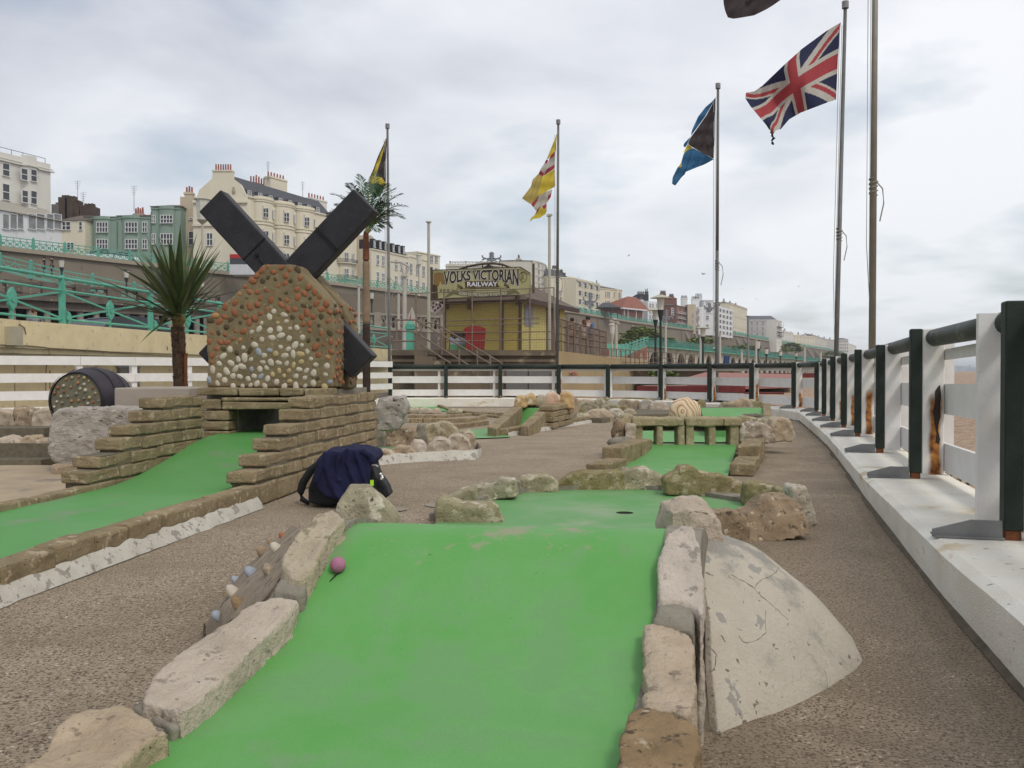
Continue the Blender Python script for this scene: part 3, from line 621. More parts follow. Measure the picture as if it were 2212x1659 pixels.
cf = coons([F4(*q) for q in ((1190, 150), (1040, 240), (780, 430), (590, 600), (350, 830), (270, 885), (180, 900))], [F4(*q) for q in ((1140, 975), (1060, 1000), (760, 1115), (640, 1185), (550, 1290), (500, 1300), (470, 1345))],
           [F4(1190, 150), F4(1160, 520), F4(1140, 975)], [F4(*q) for q in ((180, 900), (172, 960), (230, 1050), (290, 1120), (395, 1245), (420, 1285), (470, 1345))])
def union(u, v):
    x, y = u * 60, v * 30; X, Y = x - 30, y - 15
    if abs(Y) < 3 or abs(X) < 3: return 0
    if abs(Y) < 5 or abs(X) < 5: return 1
    q = 1 if X * Y > 0 else -1; L = math.hypot(60, 30); dist = (30 * X - q * 60 * Y) / L * 1.0
    # signed distance from the diagonal
    sgn = 1 if X < 0 else -1
    if abs(dist) > 3: return 2
    dd = dist * sgn * (1 if q > 0 else 1)
    if q > 0: return 0 if 0 < -dd * 1 < 2 else 1
    return 0 if 0 < dd * -1 < 2 else 1
def flag(name, cf, mi, mats, d, label, wave, nu=140, nv=80, hoistx=None):
    def fn(u, v):
        q = cf(u, v); return P(q.x, q.y, d + wave(u, v))
    b = MB(); b.grid(fn, nu, nv, mi); o = b.build(name, mats, smooth=True); return tag(o, label, 'flag', 'flags on the flagpoles')
flag('flag', cf, union, [FR, FW, FB], 18.8, 'faded red, white and navy crossed flag blowing left from the leaning pole', lambda u, v: .32 * math.sin(u * 9 + v * 2.5) * u ** .6 + .10 * math.sin(u * 24 - v * 6) * u - .5 * u)
b = MB(); b.tube([P(*F4(*q), 18.4) for q in ((460, 1320), (458, 1360), (478, 1385), (455, 1410), (462, 1440), (476, 1455))], [.05, .028, .035, .02, .03, .01], 6); o = b.build('flag_tatter', FB); tag(o, 'frayed tail hanging from the red, white and navy flag corner', 'flag tail')
# folded flags from separate cloth panels
def panels(label, conv, d, plist, mats):
    b = MB()
    for mi, dep, pts in plist:
        pp = [Vector(conv(*q)) for q in pts]; c = sum(pp, Vector((0, 0))) / len(pp)
        # fan of rings so the cloth can ripple
        n = len(pp) * 6; rim = [poly_at(pp + [pp[0]], k / n) for k in range(n)]
        def fn(u, v):
            k = int(round(u * n)) % n; q = c.lerp(rim[k], v); z = .05 * math.sin(q.x * .35 + q.y * .12) + .03 * math.sin(q.y * .22)
            return P(q.x, q.y, d + dep + z)
        b.grid(fn, n, 6, mi)
    o = b.build('flag', mats, smooth=True); return tag(o, label, 'flag', 'flags on the flagpoles')
C3 = lambda x, y: (1433.4 + x * .14934, 168.1 + y * .14934)
panels('blue and yellow flag with black triangle drooping from the third tall pole', C3, 24.6, [
    (0, .10, [(770, 265), (700, 345), (610, 420), (500, 560), (410, 760), (395, 840), (470, 740), (600, 560), (750, 300)]),
    (0, .14, [(390, 850), (300, 945), (285, 985), (310, 1010), (345, 960)]),
    (1, 0, [(755, 290), (740, 600), (738, 900), (728, 1175), (560, 1085), (430, 1010), (348, 958), (385, 870), (480, 740), (620, 540)]),
    (2, .03, [(348, 958), (425, 1012), (340, 1060), (292, 1105), (300, 1060)]),
    (0, .02, [(430, 1015), (560, 1085), (728, 1178), (600, 1250), (470, 1300), (318, 1362), (312, 1390), (260, 1440), (170, 1560), (122, 1535), (130, 1440), (200, 1300), (250, 1240), (290, 1100), (340, 1050)]),
    (2, -.02, [(262, 1205), (258, 1290), (215, 1298)])], [FBL, FK, FY])
C2 = lambda x, y: (1114.8 + x * .1492, 247.7 + y * .1492)
panels('yellow flag with red and white stripes drooping from the second tall pole', C2, 29, [
    (0, 0, [(595, 270), (575, 525), (500, 600), (460, 650), (445, 640), (500, 500)]), (1, 0, [(568, 525), (566, 590), (475, 655), (510, 575)]), (1, .03, [(440, 648), (466, 655), (445, 712), (412, 695)]),
    (2, .01, [(566, 590), (558, 720), (410, 855), (345, 805), (412, 697), (445, 712), (475, 655)]), (1, 0, [(558, 720), (555, 780), (385, 892), (410, 850), (450, 785)]), (1, .03, [(350, 803), (408, 850), (385, 892), (325, 855)]),
    (0, 0, [(556, 785), (568, 1040), (410, 1130), (310, 1190), (345, 1040), (385, 892)]), (3, .05, [(385, 892), (345, 1040), (310, 1205), (215, 1300), (83, 1212), (215, 1040), (240, 940), (325, 855)]),
    (1, .04, [(310, 1200), (310, 1245), (250, 1340), (215, 1300)]), (1, .06, [(405, 1133), (330, 1190), (310, 1230), (300, 1195)]), (2, .05, [(525, 1082), (518, 1120), (450, 1190), (440, 1285), (370, 1330), (295, 1400), (250, 1340), (330, 1200), (410, 1130)]),
    (1, .05, [(516, 1122), (500, 1200), (445, 1235), (462, 1175)]), (0, .07, [(500, 1195), (440, 1290), (448, 1232)]), (1, .03, [(443, 1285), (440, 1350), (400, 1370), (370, 1330)]), (1, .04, [(355, 1325), (330, 1400), (270, 1450), (310, 1370)]),
    (0, .02, [(440, 1340), (445, 1385), (425, 1440), (335, 1500), (230, 1510), (195, 1555), (215, 1495), (300, 1425), (358, 1325), (400, 1370)])], [FY, FR, FW, FY2])
C1 = lambda x, y: (707.8 + x * .14934, 256.6 + y * .14934)
panels('black, gold and green flag hanging beside the palm crown', C1, 29, [
    (1, .08, [(860, 250), (720, 560), (660, 730), (580, 910), (640, 830), (780, 500)]), (0, .05, [(858, 255), (800, 420), (720, 600), (640, 830), (560, 970), (640, 900), (700, 800), (840, 400)]),
    (1, 0, [(855, 280), (842, 600), (838, 935), (780, 850), (740, 845), (690, 832), (770, 600)]), (0, -.02, [(690, 830), (740, 845), (785, 850), (836, 930), (836, 1020), (760, 940), (690, 920), (600, 960), (565, 1000), (640, 880)]),
    (2, 0, [(690, 918), (760, 940), (815, 1000), (800, 1060), (740, 1130), (660, 1120), (600, 1050), (600, 960)])], [FY, FK, FG])
panels('dark flag whose lower corner pokes in at the top edge of the picture', lambda x, y: (x, y), 14.2, [(0, 0, [(1562, -6), (1564, 18), (1574, 42), (1596, 39), (1630, 33), (1662, 17), (1692, -4), (1780, -70), (1886, -130), (1886, -330), (1740, -240), (1600, -130)])], [FK])
# ---------------- windmill hole ----------------
DL = Vector((.124, .992, 0)).normalized(); RV = Vector((DL.y, -DL.x, 0))
def onplane(x, y, p0, n):
    r = ray(x, y); return EYE + r * ((Vector(p0) - EYE).dot(n) / r.dot(n))
def RX(Y): return -1.67 + .124 * (Y - 6.1)      # outer face of the right-hand wall
def LXi(Y): return -2.58 + .124 * (Y - 7.63)    # lane left edge
MP = [(-2, .10), (3, .10), (5.6, .107), (6.4, .108), (6.81, .165), (7.16, .235), (7.63, .34), (7.95, .36), (12, .36)]
def mprof(Y):
    for a, c in zip(MP[:-1], MP[1:]):
        if Y <= c[0]: t = (Y - a[0]) / (c[0] - a[0]); return lerp(a[1], c[1], t)
    return .36
def msm(Y): return (mprof(Y - .22) + mprof(Y - .11) + mprof(Y) + mprof(Y + .11) + mprof(Y + .22)) / 5
wl = empty('putting_lane', (-2.2, 6, 0), 'green ramp lane climbing up to the tunnel under the windmill', 'golf lane')
b = MB(); b.grid(lambda u, v: (lerp(LXi(2.6 + u * 6.6) + .0, RX(2.6 + u * 6.6) - .12, v), 2.6 + u * 6.6, msm(2.6 + u * 6.6)), 90, 10)
b.build('ramp', mat('windmill_lane_green', (.08, .285, .06), (.13, .31, .105), 1.4, .62, .25, 260, c3=(.17, .26, .13), sscale=2.2, samt=.43, c4=(.03, .11, .035), s4scale=44, s4amt=.27, spec=.3, soft=.12), wl, smooth=True)
base = empty('tunnel_base', (-2.1, 8.2, 0), 'stepped stone brick base with a dark golf tunnel under the windmill', 'stone base')
def bricks(b, A, C, z0, h, th, side, n, rng, gap=.012, mi=0):
    """a course of stone bricks whose outer face runs from A to C; side=+1 puts the body to the left of the run"""
    A = Vector(A); C = Vector(C); d = C - A; L = d.length; t = d / L; nn = Vector((-t.y, t.x)) * side
    cuts = [0] + sorted((i + rng.uniform(-.18, .18)) / n for i in range(1, n)) + [1]; ang = math.atan2(t.y, t.x)
    for a, c in zip(cuts[:-1], cuts[1:]):
        w_ = (c - a) * L - gap; m = A + t * ((a + c) / 2 * L) + nn * (th / 2 + rng.uniform(-.008, .008))
        b.box((m.x, m.y, z0 + h / 2 + rng.uniform(-.003, .003)), (w_, th, h - gap), ang + rng.uniform(-.012, .012), mi, jit=.006, rng=rng)
def finish_bricks(b, name, parent, m=BRICK, bev=.012):
    o = b.build(name, m, parent)
    q = o.modifiers.new('bev', 'BEVEL'); q.width = bev; q.segments = 2; q.limit_method = 'NONE'
    q = o.modifiers.new('sub', 'SUBSURF'); q.subdivision_type = 'SIMPLE'; q.levels = 2; q.render_levels = 2
    q = o.modifiers.new('rough', 'DISPLACE'); q.texture = TEX2; q.strength = .012; q.mid_level = .5; q.texture_coords = 'LOCAL'
    return o
rng = random.Random(11)
steps = [(7.14, .61, .70), (6.94, .515, .608), (6.63, .43, .515), (6.47, .335, .43), (6.22, .245, .335), (6.03, .155, .245)]
b = MB()
for k, (Y0, z0, z1) in enumerate(steps): bricks(b, (RX(Y0), Y0), (RX(9.0) , 9.0), z0, z1 - z0, .2, 1, 6 if k < 2 else 7, rng)
finish_bricks(b, 'right_wall', base)
b = MB()
for k, (Y0, z0, z1) in enumerate([(7.03, .61, .70), (6.87, .515, .61), (6.60, .43, .515), (6.45, .335, .43), (6.18, .245, .335), (6.05, .155, .245)]):
    bricks(b, (LXi(Y0), Y0), (LXi(7.72), 7.72), z0, z1 - z0, .2, 1, 3 if k < 3 else 4, rng)
finish_bricks(b, 'left_wall', base)
# mortar core inside the walls
b = MB(); k0 = Vector((RX(9) - .1, 9, 0))
for (Y0, z0, z1) in steps: b.bar((RX(Y0 + .05) - .1, Y0 + .05, (z0 + z1) / 2 - .008), (RX(8.97) - .1, 8.97, (z0 + z1) / 2 - .008), .17, z1 - z0)
for (Y0, z0, z1) in [(7.03, .61, .70), (6.87, .515, .61), (6.60, .43, .515), (6.45, .335, .43), (6.18, .245, .335), (6.05, .1, .245)]: b.bar((LXi(Y0 + .05) - .1, Y0 + .05, (z0 + z1) / 2 - .008), (LXi(7.7) - .1, 7.7, (z0 + z1) / 2 - .008), .17, z1 - z0)
b.build('mortar', BRICKM, base)
F0 = P(427, 850, 8.0); nF = -DL      # front plane of the tunnel block
def FPt(x, y): return onplane(x, y, F0, nF)
def fbrick(b, x0, x1, y0, y1, back=.22, mi=0):
    p = FPt(x0, (y0 + y1) / 2); q = FPt(x1, (y0 + y1) / 2); zt_ = FPt((x0 + x1) / 2, y0).z; zb_ = FPt((x0 + x1) / 2, y1).z
    m = (p + q) / 2 + DL * (back / 2); b.box((m.x, m.y, (zt_ + zb_) / 2), ((q - p).length - .01, back, zt_ - zb_ - .008), math.atan2(RV.y, RV.x), mi, jit=.006, rng=rng)
b = MB()
for x0, x1, y0, y1 in [(423, 513, 836, 856), (514, 601, 837, 856), (602, 655, 837, 856), (656, 712, 838, 857), (427, 476, 862, 884), (477, 650, 868, 885), (477, 650, 857, 867), (651, 680, 858, 884),
                       (428, 494, 886, 908), (429, 495, 909, 930), (430, 496, 931, 960), (640, 700, 886, 905), (638, 700, 906, 930), (640, 700, 931, 960)]: fbrick(b, x0, x1, y0, y1)
finish_bricks(b, 'front_wall', base)
# tunnel sides, roof slab and back
pl = FPt(494, 900); pr = FPt(640, 900); zr = FPt(560, 885).z; ztop = FPt(560, 837).z
e0 = FPt(424, 900); e1 = FPt(700, 900)
def slabbox(b, pa, pb, y0, y1, z0, z1, mi=0):
    pa = Vector(pa) + DL * y0; pb = Vector(pb) + DL * y0; m = (pa + pb) / 2 + DL * ((y1 - y0) / 2); b.box((m.x, m.y, (z0 + z1) / 2), ((pb - pa).length, y1 - y0, z1 - z0), math.atan2(RV.y, RV.x), mi)
b = MB(); slabbox(b, e0, pl, .2, 1.3, 0, zr); slabbox(b, pr, e1 - RV * .05, .2, 1.3, 0, zr); slabbox(b, e0, e1, .2, 1.3, zr, ztop - .02)
b.build('tunnel', GREYM, base)
# kerb bricks along the ramp
kb = empty('lane_kerb', (-2.1, 4.8, 0), 'low brick kerb with white mortar skirt along the near side of the windmill ramp', 'kerb')
b = MB(); n_ = 10
bricks(b, (RX(2.6), 2.6), (RX(6.1), 6.1), .0, .155, .12, 1, 11, rng); bricks(b, (RX(6.1), 6.1), (RX(9.0), 9.0), .0, .152, .2, 1, 8, rng); finish_bricks(b, 'brick_edging', kb, bev=.015)
b = MB()
def skirt(u, v):
    Y = 2.6 + u * 3.45; r = .055 + .02 * noise.noise(Vector((0, Y * 7, 0)))
    return (RX(Y) - .01 + .012 + r * (v ** .8), Y, (.07 + .018 * noise.noise(Vector((3, Y * 9, 0)))) * (1 - v) + .003)
b.grid(skirt, 120, 5); b.build('mortar_skirt', WCON, kb, smooth=True)
kb = empty('lane_kerb', (-3, 5.2, 0), 'low mossy brick kerb along the far side of the windmill ramp', 'kerb')
b = MB(); bricks(b, (LXi(3.4), 3.4), (LXi(7.2), 7.2), .0, .15, .10, 1, 9, rng); finish_bricks(b, 'brick_edging', kb)

# ---------------- the windmill itself ----------------
wm = empty('miniature_windmill', (-2.1, 8.3, ztop - .02), 'pebble covered miniature windmill with black timber sails on its stone base', 'windmill')
MF = FPt(560, 830) + DL * .06
OUT = [(444, 837), (446, 780), (444, 735), (444, 702), (452, 678), (478, 657), (504, 636), (528, 612), (548, 590), (566, 571), (600, 570), (636, 571), (662, 600), (700, 642), (716, 668), (720, 700), (719, 760), (718, 837)]
pts = [onplane(x, y, MF, nF) for x, y in OUT]
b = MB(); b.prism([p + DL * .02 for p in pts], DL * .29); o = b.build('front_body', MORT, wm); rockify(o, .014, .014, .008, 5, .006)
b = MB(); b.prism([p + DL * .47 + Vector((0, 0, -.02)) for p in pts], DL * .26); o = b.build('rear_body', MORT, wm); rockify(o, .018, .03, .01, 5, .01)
cen = onplane(615, 611, MF + DL * .31, nF)
for k, ang in ((0, R(-46.8)), (1, R(45))):
    M = Matrix.Identity(4); ax = RV * math.cos(ang) + Vector((0, 0, 1)) * math.sin(ang); up_ = DL.cross(ax)
    M = Matrix((ax, DL, up_)).transposed().to_4x4(); b = MB()
    b.box(cen + DL * (.085 + .006 * k), (2.06, .165 - .012 * k, .285), 0, 0, M); o = b.build('sail', BLACKP, wm)
    q = o.modifiers.new('bev', 'BEVEL'); q.width = .012; q.segments = 2
    b = MB()      # joint lines and a split in the timber
    for sx in (-.42, .55): b.box(cen + DL * -.001 + ax * sx, (.010, .012, .285), 0, 0, M)
    if k == 0: b.box(cen + DL * -.002 + ax * -.25 + up_ * .03, (.16, .01, .006), 0, 0, M); b.box(cen + DL * -.004 + ax * -.36 + up_ * .02, (.03, .02, .03), 0, 0, M)
    b.build('plank_joint', VOID, o)
rng = random.Random(5); b = MB(); placed = []
def inpoly(x, y, pl_):
    c = False; j = len(pl_) - 1
    for i in range(len(pl_)):
        if (pl_[i][1] > y) != (pl_[j][1] > y) and x < (pl_[j][0] - pl_[i][0]) * (y - pl_[i][1]) / (pl_[j][1] - pl_[i][1]) + pl_[i][0]: c = not c
        j = i
    return c
pale = [(575, 672), (600, 668), (640, 700), (662, 740), (690, 780), (722, 800), (722, 840), (440, 840), (440, 800), (470, 770), (520, 735), (545, 710)]
tries = 0
while tries < 9000:
    tries += 1; x, y = rng.uniform(448, 714), rng.uniform(574, 836)
    if not inpoly(x, y, OUT) or any((x - a) ** 2 + (y - c) ** 2 < 205 for a, c in placed): continue
    if not all(inpoly(x + dx_, y + dy_, OUT) for dx_, dy_ in ((5, 0), (-5, 0), (0, -5))): continue
    placed.append((x, y)); pw = inpoly(x, y, pale); r = rng.random()
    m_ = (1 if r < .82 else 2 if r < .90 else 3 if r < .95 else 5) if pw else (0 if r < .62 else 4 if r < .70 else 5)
    p = onplane(x, y, MF, nF); M = (Matrix.Rotation(math.atan2(RV.y, RV.x), 3, 'Z') @ Matrix.Rotation(rng.uniform(0, 3), 3, 'Y'))
    s = rng.uniform(.021, .033)
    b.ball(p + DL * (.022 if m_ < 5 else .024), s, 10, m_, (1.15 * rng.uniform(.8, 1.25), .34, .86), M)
    for q_ in range(len(b.v) - 60, len(b.v)): b.v[q_] = b.v[q_] + Vector((rng.uniform(-.0028, .0028), 0, rng.uniform(-.0028, .0028)))
# right side faces
pr_f = onplane(719, 760, MF, nF)
for kk, (dy0, dy1) in enumerate(((.05, .29), (.50, .70))):
    for _ in range(400):
        y_ = rng.uniform(dy0, dy1); z_ = rng.uniform(ztop + .03, ztop + .72)
        p = Vector((pr_f.x, pr_f.y, z_)) + DL * y_ + RV * 0.0
        if any((p - q).length < .066 for q in placed if isinstance(q, Vector)): continue
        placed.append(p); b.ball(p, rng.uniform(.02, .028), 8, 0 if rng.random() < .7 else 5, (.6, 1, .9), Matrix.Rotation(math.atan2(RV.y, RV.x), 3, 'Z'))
b.build('pebble_facing', [PEBR, PEBW, PEBY, PEBB, PEBO, mat('socket_shade_inlay', (.10, .075, .04), None, 20, 1)], wm, smooth=True)  # last material: dark inlays, the shade of hollow sockets put into their colour

# ---------------- barrel, rock, planter, garden walls ----------------
br = empty('barrel', (-4.15, 9.2, .3), 'dark barrel with a pebbled end lying behind the big grey rock', 'barrel')
cb = P(162, 866, 9.0); ax = Vector((.62, .78, 0)).normalized(); ax = Vector((.16, .987, 0)); sd_ = Vector((ax.y, -ax.x, 0))
def barr(u, v):
    t = v * 2 * math.pi; r = .275 + .055 * math.sin(math.pi * u); return cb + ax * (u * .56) + sd_ * (r * math.cos(t)) + Vector((0, 0, r * math.sin(t)))
b = MB(); b.grid(barr, 16, 40); b.poly([barr(1, i / 40) for i in range(40)]); b.build('staves', mat('painted_barrel', (.06, .052, .062), (.04, .035, .042), 3, .6, .4, 30), br, smooth=True)
for u in (.0, .32, .64, .97):
    b = MB(); b.grid(lambda uu, v: Vector(barr(u + uu * .05, v)) + ((Vector(barr(u + uu * .05, v)) - (cb + ax * (u + uu * .05) * .56)).normalized() * .012), 2, 40); b.build('hoop', mat('barrel_hoop', (.045, .04, .048), None, 3, .5), br, smooth=True)
b = MB(); b.poly([cb + ax * .02 + sd_ * (.268 * math.cos(t)) + Vector((0, 0, .268 * math.sin(t))) for t in [i * math.pi / 20 for i in range(40)]]); rng = random.Random(8); pl_ = []
while len(pl_) < 46:
    t, r = rng.uniform(0, 6.28), .245 * math.sqrt(rng.random()); q = (r * math.cos(t), r * math.sin(t))
    if any((q[0] - a) ** 2 + (q[1] - c) ** 2 < .0032 for a, c in pl_): continue
    pl_.append(q); b.ball(cb + ax * .015 + sd_ * q[0] + Vector((0, 0, q[1])), rng.uniform(.012, .02), 8, rng.choice([1, 1, 2, 3, 4, 5]))
b.build('pebbled_end', [mat('barrel_end_mortar', (.19, .18, .125), (.13, .125, .085), 12, .95, .6, 60), PEBW, PEBY, PEBR, GREYM, PEBO], br, smooth=True)
bp = Vector((cb.x + .2, cb.y + .3, 0)); b = MB(); b.box((bp.x, bp.y, .13), (.5, .5, .28), .6); b.build('rest', GREYM, br)
rk = rock_stand([(112, 975), (116, 930), (122, 897), (134, 891), (200, 889), (300, 890), (306, 912), (298, 960), (284, 1002), (240, 1004), (150, 1003), (124, 992)], 8.05, .5, mat('weathered_boulder', (.50, .45, .395), (.33, .295, .255), 6, .95, 1, 30, c3=(.13, .11, .095), sscale=12, samt=.40, c4=(.6, .52, .44), s4scale=9, s4amt=.38, stretch=(1, 1, 2.2), bdist=.02), None, 'boulder', vox=.014, a=.035, a2=.03, sm=2)
tag(rk, 'big grey weathered rock standing in front of the barrel', 'boulder')
b = MB(); rng = random.Random(2); p0 = P(108, 1015, 7.95); p1 = P(240, 1015, 7.95); bricks(b, (p0.x, p0.y), (p1.x + .3, p1.y), 0, .10, .5, 1, 3, rng); o = finish_bricks(b, 'brick_plinth', None, m=STONEB); tag(o, 'low brown brick plinth under the big grey rock', 'plinth')
b = MB(); p0 = P(247, 860, 9.2); p1 = P(424, 860, 9.0); b.bx((p0.x * .957, 8.8, 0), (p1.x, 9.7, P(300, 838, 8.8).z)); b.bx((p0.x + .55, 8.5, 0), (p1.x, 8.8, P(300, 897, 8.5).z))
o = b.build('planter', mat('grey_beige_render', (.40, .34, .28), (.34, .29, .24), 4, .85, .3, 60)); tag(o, 'smooth grey beige block planter between the barrel and the windmill', 'planter')
q = o.modifiers.new('bev', 'BEVEL'); q.width = .012; q.segments = 2
gw = empty('garden_wall', (-5, 9, 0), 'two tier rough stone garden wall at the left edge behind the crazy paving', 'wall')
rng = random.Random(21)
for x0, y0, y1, d, w_ in [(-30, 888, 925, 10.0, 60), (28, 882, 925, 10.0, 44), (68, 884, 925, 9.9, 46), (-20, 948, 990, 9.05, 66), (44, 944, 985, 9.05, 34), (74, 950, 985, 9.0, 40), (-90, 890, 925, 10.0, 60), (-90, 948, 990, 9.05, 68)]:
    rock_stand([(x0, y1), (x0 + 2, y0 + rng.uniform(2, 8)), (x0 + w_ * .4, y0), (x0 + w_ * .9, y0 + rng.uniform(0, 6)), (x0 + w_, y1)], d, .25, rng.choice([STONE, STONEB, STONE]), gw, vox=.018, a=.05, a2=.02)
b = MB(); p = P(-120, 930, 9.7); q = P(116, 930, 9.7); b.bx((p.x, 9.5, 0), (q.x, 10.4, P(0, 925, 9.5).z)); p = P(-120, 1000, 8.95); q = P(112, 1000, 8.95); b.bx((p.x, 8.98, 0), (q.x, 9.5, P(0, 958, 8.98).z)); b.bx((p.x, 8.7, 0), (q.x + .02, 8.97, .06)); b.build('mortar', BRICKM, gw)
PAV = mat('crazy_paving', (.46, .36, .24), (.33, .26, .18), 2.5, .85, .6, 30, c3=(.24, .2, .17), sscale=3, samt=.4)
b = MB(); b.poly([(-6.5, 4.0, .012), (LXi(4.0) - .12, 4.0, .012), (LXi(8.7) - .14, 8.7, .012), (-6.5, 8.7, .012)]); o = b.build('patio', PAV); struct(o); o['label'] = 'buff crazy paving left of the windmill ramp'
# boulder right of the windmill
rk = rock_stand([(818, 925), (814, 890), (818, 866), (836, 863), (868, 862), (874, 880), (868, 905), (858, 924), (838, 928)], 10.4, .4, STONEB, None, 'boulder', vox=.018, a=.06, a2=.025, sm=2)
rk.data.materials.clear(); rk.data.materials.append(bpy.data.materials['weathered_boulder']); tag(rk, 'squarish grey boulder just right of the windmill base', 'boulder')

# ---------------- cordyline and its stake ----------------
ct = empty('cordyline_tree', P(390, 838, 10.0), 'spiky cordyline with a brown shaggy trunk left of the windmill', 'tree')
b = MB(); t0 = P(391, 845, 10.0); t1 = P(384, 706, 10.0); rng = random.Random(1)
b.tube([t0.lerp(t1, i / 14) for i in range(15)], [.068 + .010 * rng.random() for _ in range(15)], 12)
for i in range(120):
    k = rng.random(); p = t0.lerp(t1, k); a = rng.uniform(0, 6.28); o_ = Vector((math.cos(a), math.sin(a), 0)); q = p + o_ * .066
    b.add([q + Vector((0, 0, -.02)) + o_.cross(Vector((0, 0, 1))) * .018, q + Vector((0, 0, -.02)) - o_.cross(Vector((0, 0, 1))) * .018, q + o_ * .022 + Vector((0, 0, .03))], [(0, 1, 2)])
b.build('trunk', mat('shaggy_trunk', (.11, .065, .04), (.05, .03, .02), 30, .95, .8, 60, c3=(.22, .13, .07), sscale=20, samt=.38), ct)
LEAF = mat('sword_leaf', (.10, .14, .045), (.05, .075, .026), 3, .45, spec=.4, c3=(.14, .14, .05), sscale=4, samt=.36); b = MB(); rng = random.Random(77)
crown = P(386, 672, 10.0)
for i in range(80):
    el = rng.betavariate(2.6, 1.5) * 1.85 - .42; az = rng.uniform(0, 6.28); L = rng.uniform(.74, 1.06) * (1.06 if el > .5 else .84)
    if el < 0: L *= .62
    d0 = Vector((math.cos(el) * math.cos(az), math.cos(el) * math.sin(az), math.sin(el))); sdv = d0.cross(Vector((0, 0, 1))).normalized(); wd = rng.uniform(.030, .046); droop = rng.uniform(.02, .13) + (.1 if el < .2 else 0)
    st = crown + Vector((0, 0, rng.uniform(-.16, .04))) + d0 * .03; n_ = 7; vs = []
    for k in range(n_ + 1):
        t = k / n_; p = st + d0 * (L * t) + Vector((0, 0, -droop * t * t * L * 1.6)); ww = wd * (1 - (t - .25) ** 2 * 1.4 if t > .25 else .7 + t * 1.2) * (1 - t ** 4); upv = sdv.cross(d0).normalized()
        vs += [p - sdv * ww + upv * ww * .35, p, p + sdv * ww + upv * ww * .35]
    fs = []
    for k in range(n_): a = k * 3; fs += [(a, a + 1, a + 4, a + 3), (a + 1, a + 2, a + 5, a + 4)]
    b.add(vs, fs)
b.build('crown', LEAF, ct)
b = MB(); b.tube([P(384, 706, 10), P(386, 690, 10), P(387, 660, 10)], [.05, .075, .06], 10); b.build('crown_base', mat('old_leaf_bases', (.20, .15, .05), (.10, .08, .03), 30, .9), ct)
b = MB(); p = P(401, 845, 9.95); b.cyl(p, P(401, 765, 9.95), .019, .019, 10); b.cyl(P(401, 765, 9.95), P(401, 763, 9.95), .024, .024, 10); o = b.build('stake', RUST); tag(o, 'short rusty iron stake beside the cordyline trunk', 'stake')

# ---------------- palm ----------------
PD = 18.0; pt = empty('palm_tree', P(792, 850, PD), 'tall slender palm with feathery fronds behind the windmill', 'palm')
for nm, y0, y1, r0, r1, m_ in [('trunk', 860, 700, .075, .07, mat('palm_trunk_dark', (.055, .035, .028), (.03, .02, .017), 12, .9, .5, 60)), ('trunk_middle', 700, 565, .07, .066, mat('palm_trunk_tan', (.27, .19, .12), (.19, .135, .09), 8, .9, .4, 60)), ('trunk_top', 565, 500, .066, .05, mat('palm_trunk_red', (.20, .075, .035), (.12, .05, .03), 14, .9))]:
    b = MB(); n_ = 14; b.tube([P(lerp(792, 790.5, (860 - lerp(y0, y1, i / n_)) / 360), lerp(y0, y1, i / n_), PD) for i in range(n_ + 1)], [lerp(r0, r1, i / n_) * (1 + .05 * (i % 2)) for i in range(n_ + 1)], 12); b.build(nm, m_, pt, smooth=True)
pc = P(796, 496, PD); rng = random.Random(12)
FRM = mat('palm_leaflet', (.045, .105, .045), (.022, .055, .026), 5, .5, spec=.35)
b0 = MB(); b = MB()
ends = [(706, 462), (716, 420), (752, 396), (776, 378), (812, 372), (838, 398), (868, 420), (878, 446), (872, 472), (846, 492), (815, 500), (725, 445), (795, 395), (852, 408), (860, 462), (740, 430), (764, 460), (835, 440), (826, 490), (780, 420), (700, 486)]
for i, (ex, ey) in enumerate(ends):
    e = P(ex, ey, PD + rng.uniform(-.7, .7)); h = (e - pc); ctrl = pc + h * .5 + Vector((0, 0, .22 + .12 * abs(h.x)))
    N_ = 26; pts = [pc * (1 - t) ** 2 + ctrl * 2 * t * (1 - t) + e * t * t for t in [k / N_ for k in range(N_ + 1)]]
    b0.tube(pts, [.016 * (1 - k / N_) + .003 for k in range(N_ + 1)], 4)
    for k in range(5, N_ + 1):
        t = k / N_; tg = (pts[min(k + 1, N_)] - pts[k - 1]).normalized(); s_ = tg.cross(Vector((0, 0, 1))).normalized()
        for sg in (-1, 1):
            L = .30 * math.sin(math.pi * min(1, .22 + t * .72)) * rng.uniform(.8, 1.15); dv = (tg * .75 + s_ * sg * .85 + Vector((0, 0, rng.uniform(.0, .45)))).normalized(); wv = tg.cross(dv).normalized().cross(dv) * .0125
            q = pts[k]; m2 = q + dv * L * .5; en = q + dv * L + Vector((0, 0, -.05 * L / .3)); b.add([q, m2 + wv, en, m2 - wv], [(0, 1, 2, 3)])
b0.build('frond_stem', plain('frond_stem_green', (.10, .14, .05)), pt); b.build('crown', FRM, pt)
b = MB(); b.tube([P(791, 502, PD), pc, P(797, 488, PD)], [.05, .06, .03], 8); b.build('crown_shaft', plain('crownshaft', (.30, .30, .14)), pt)

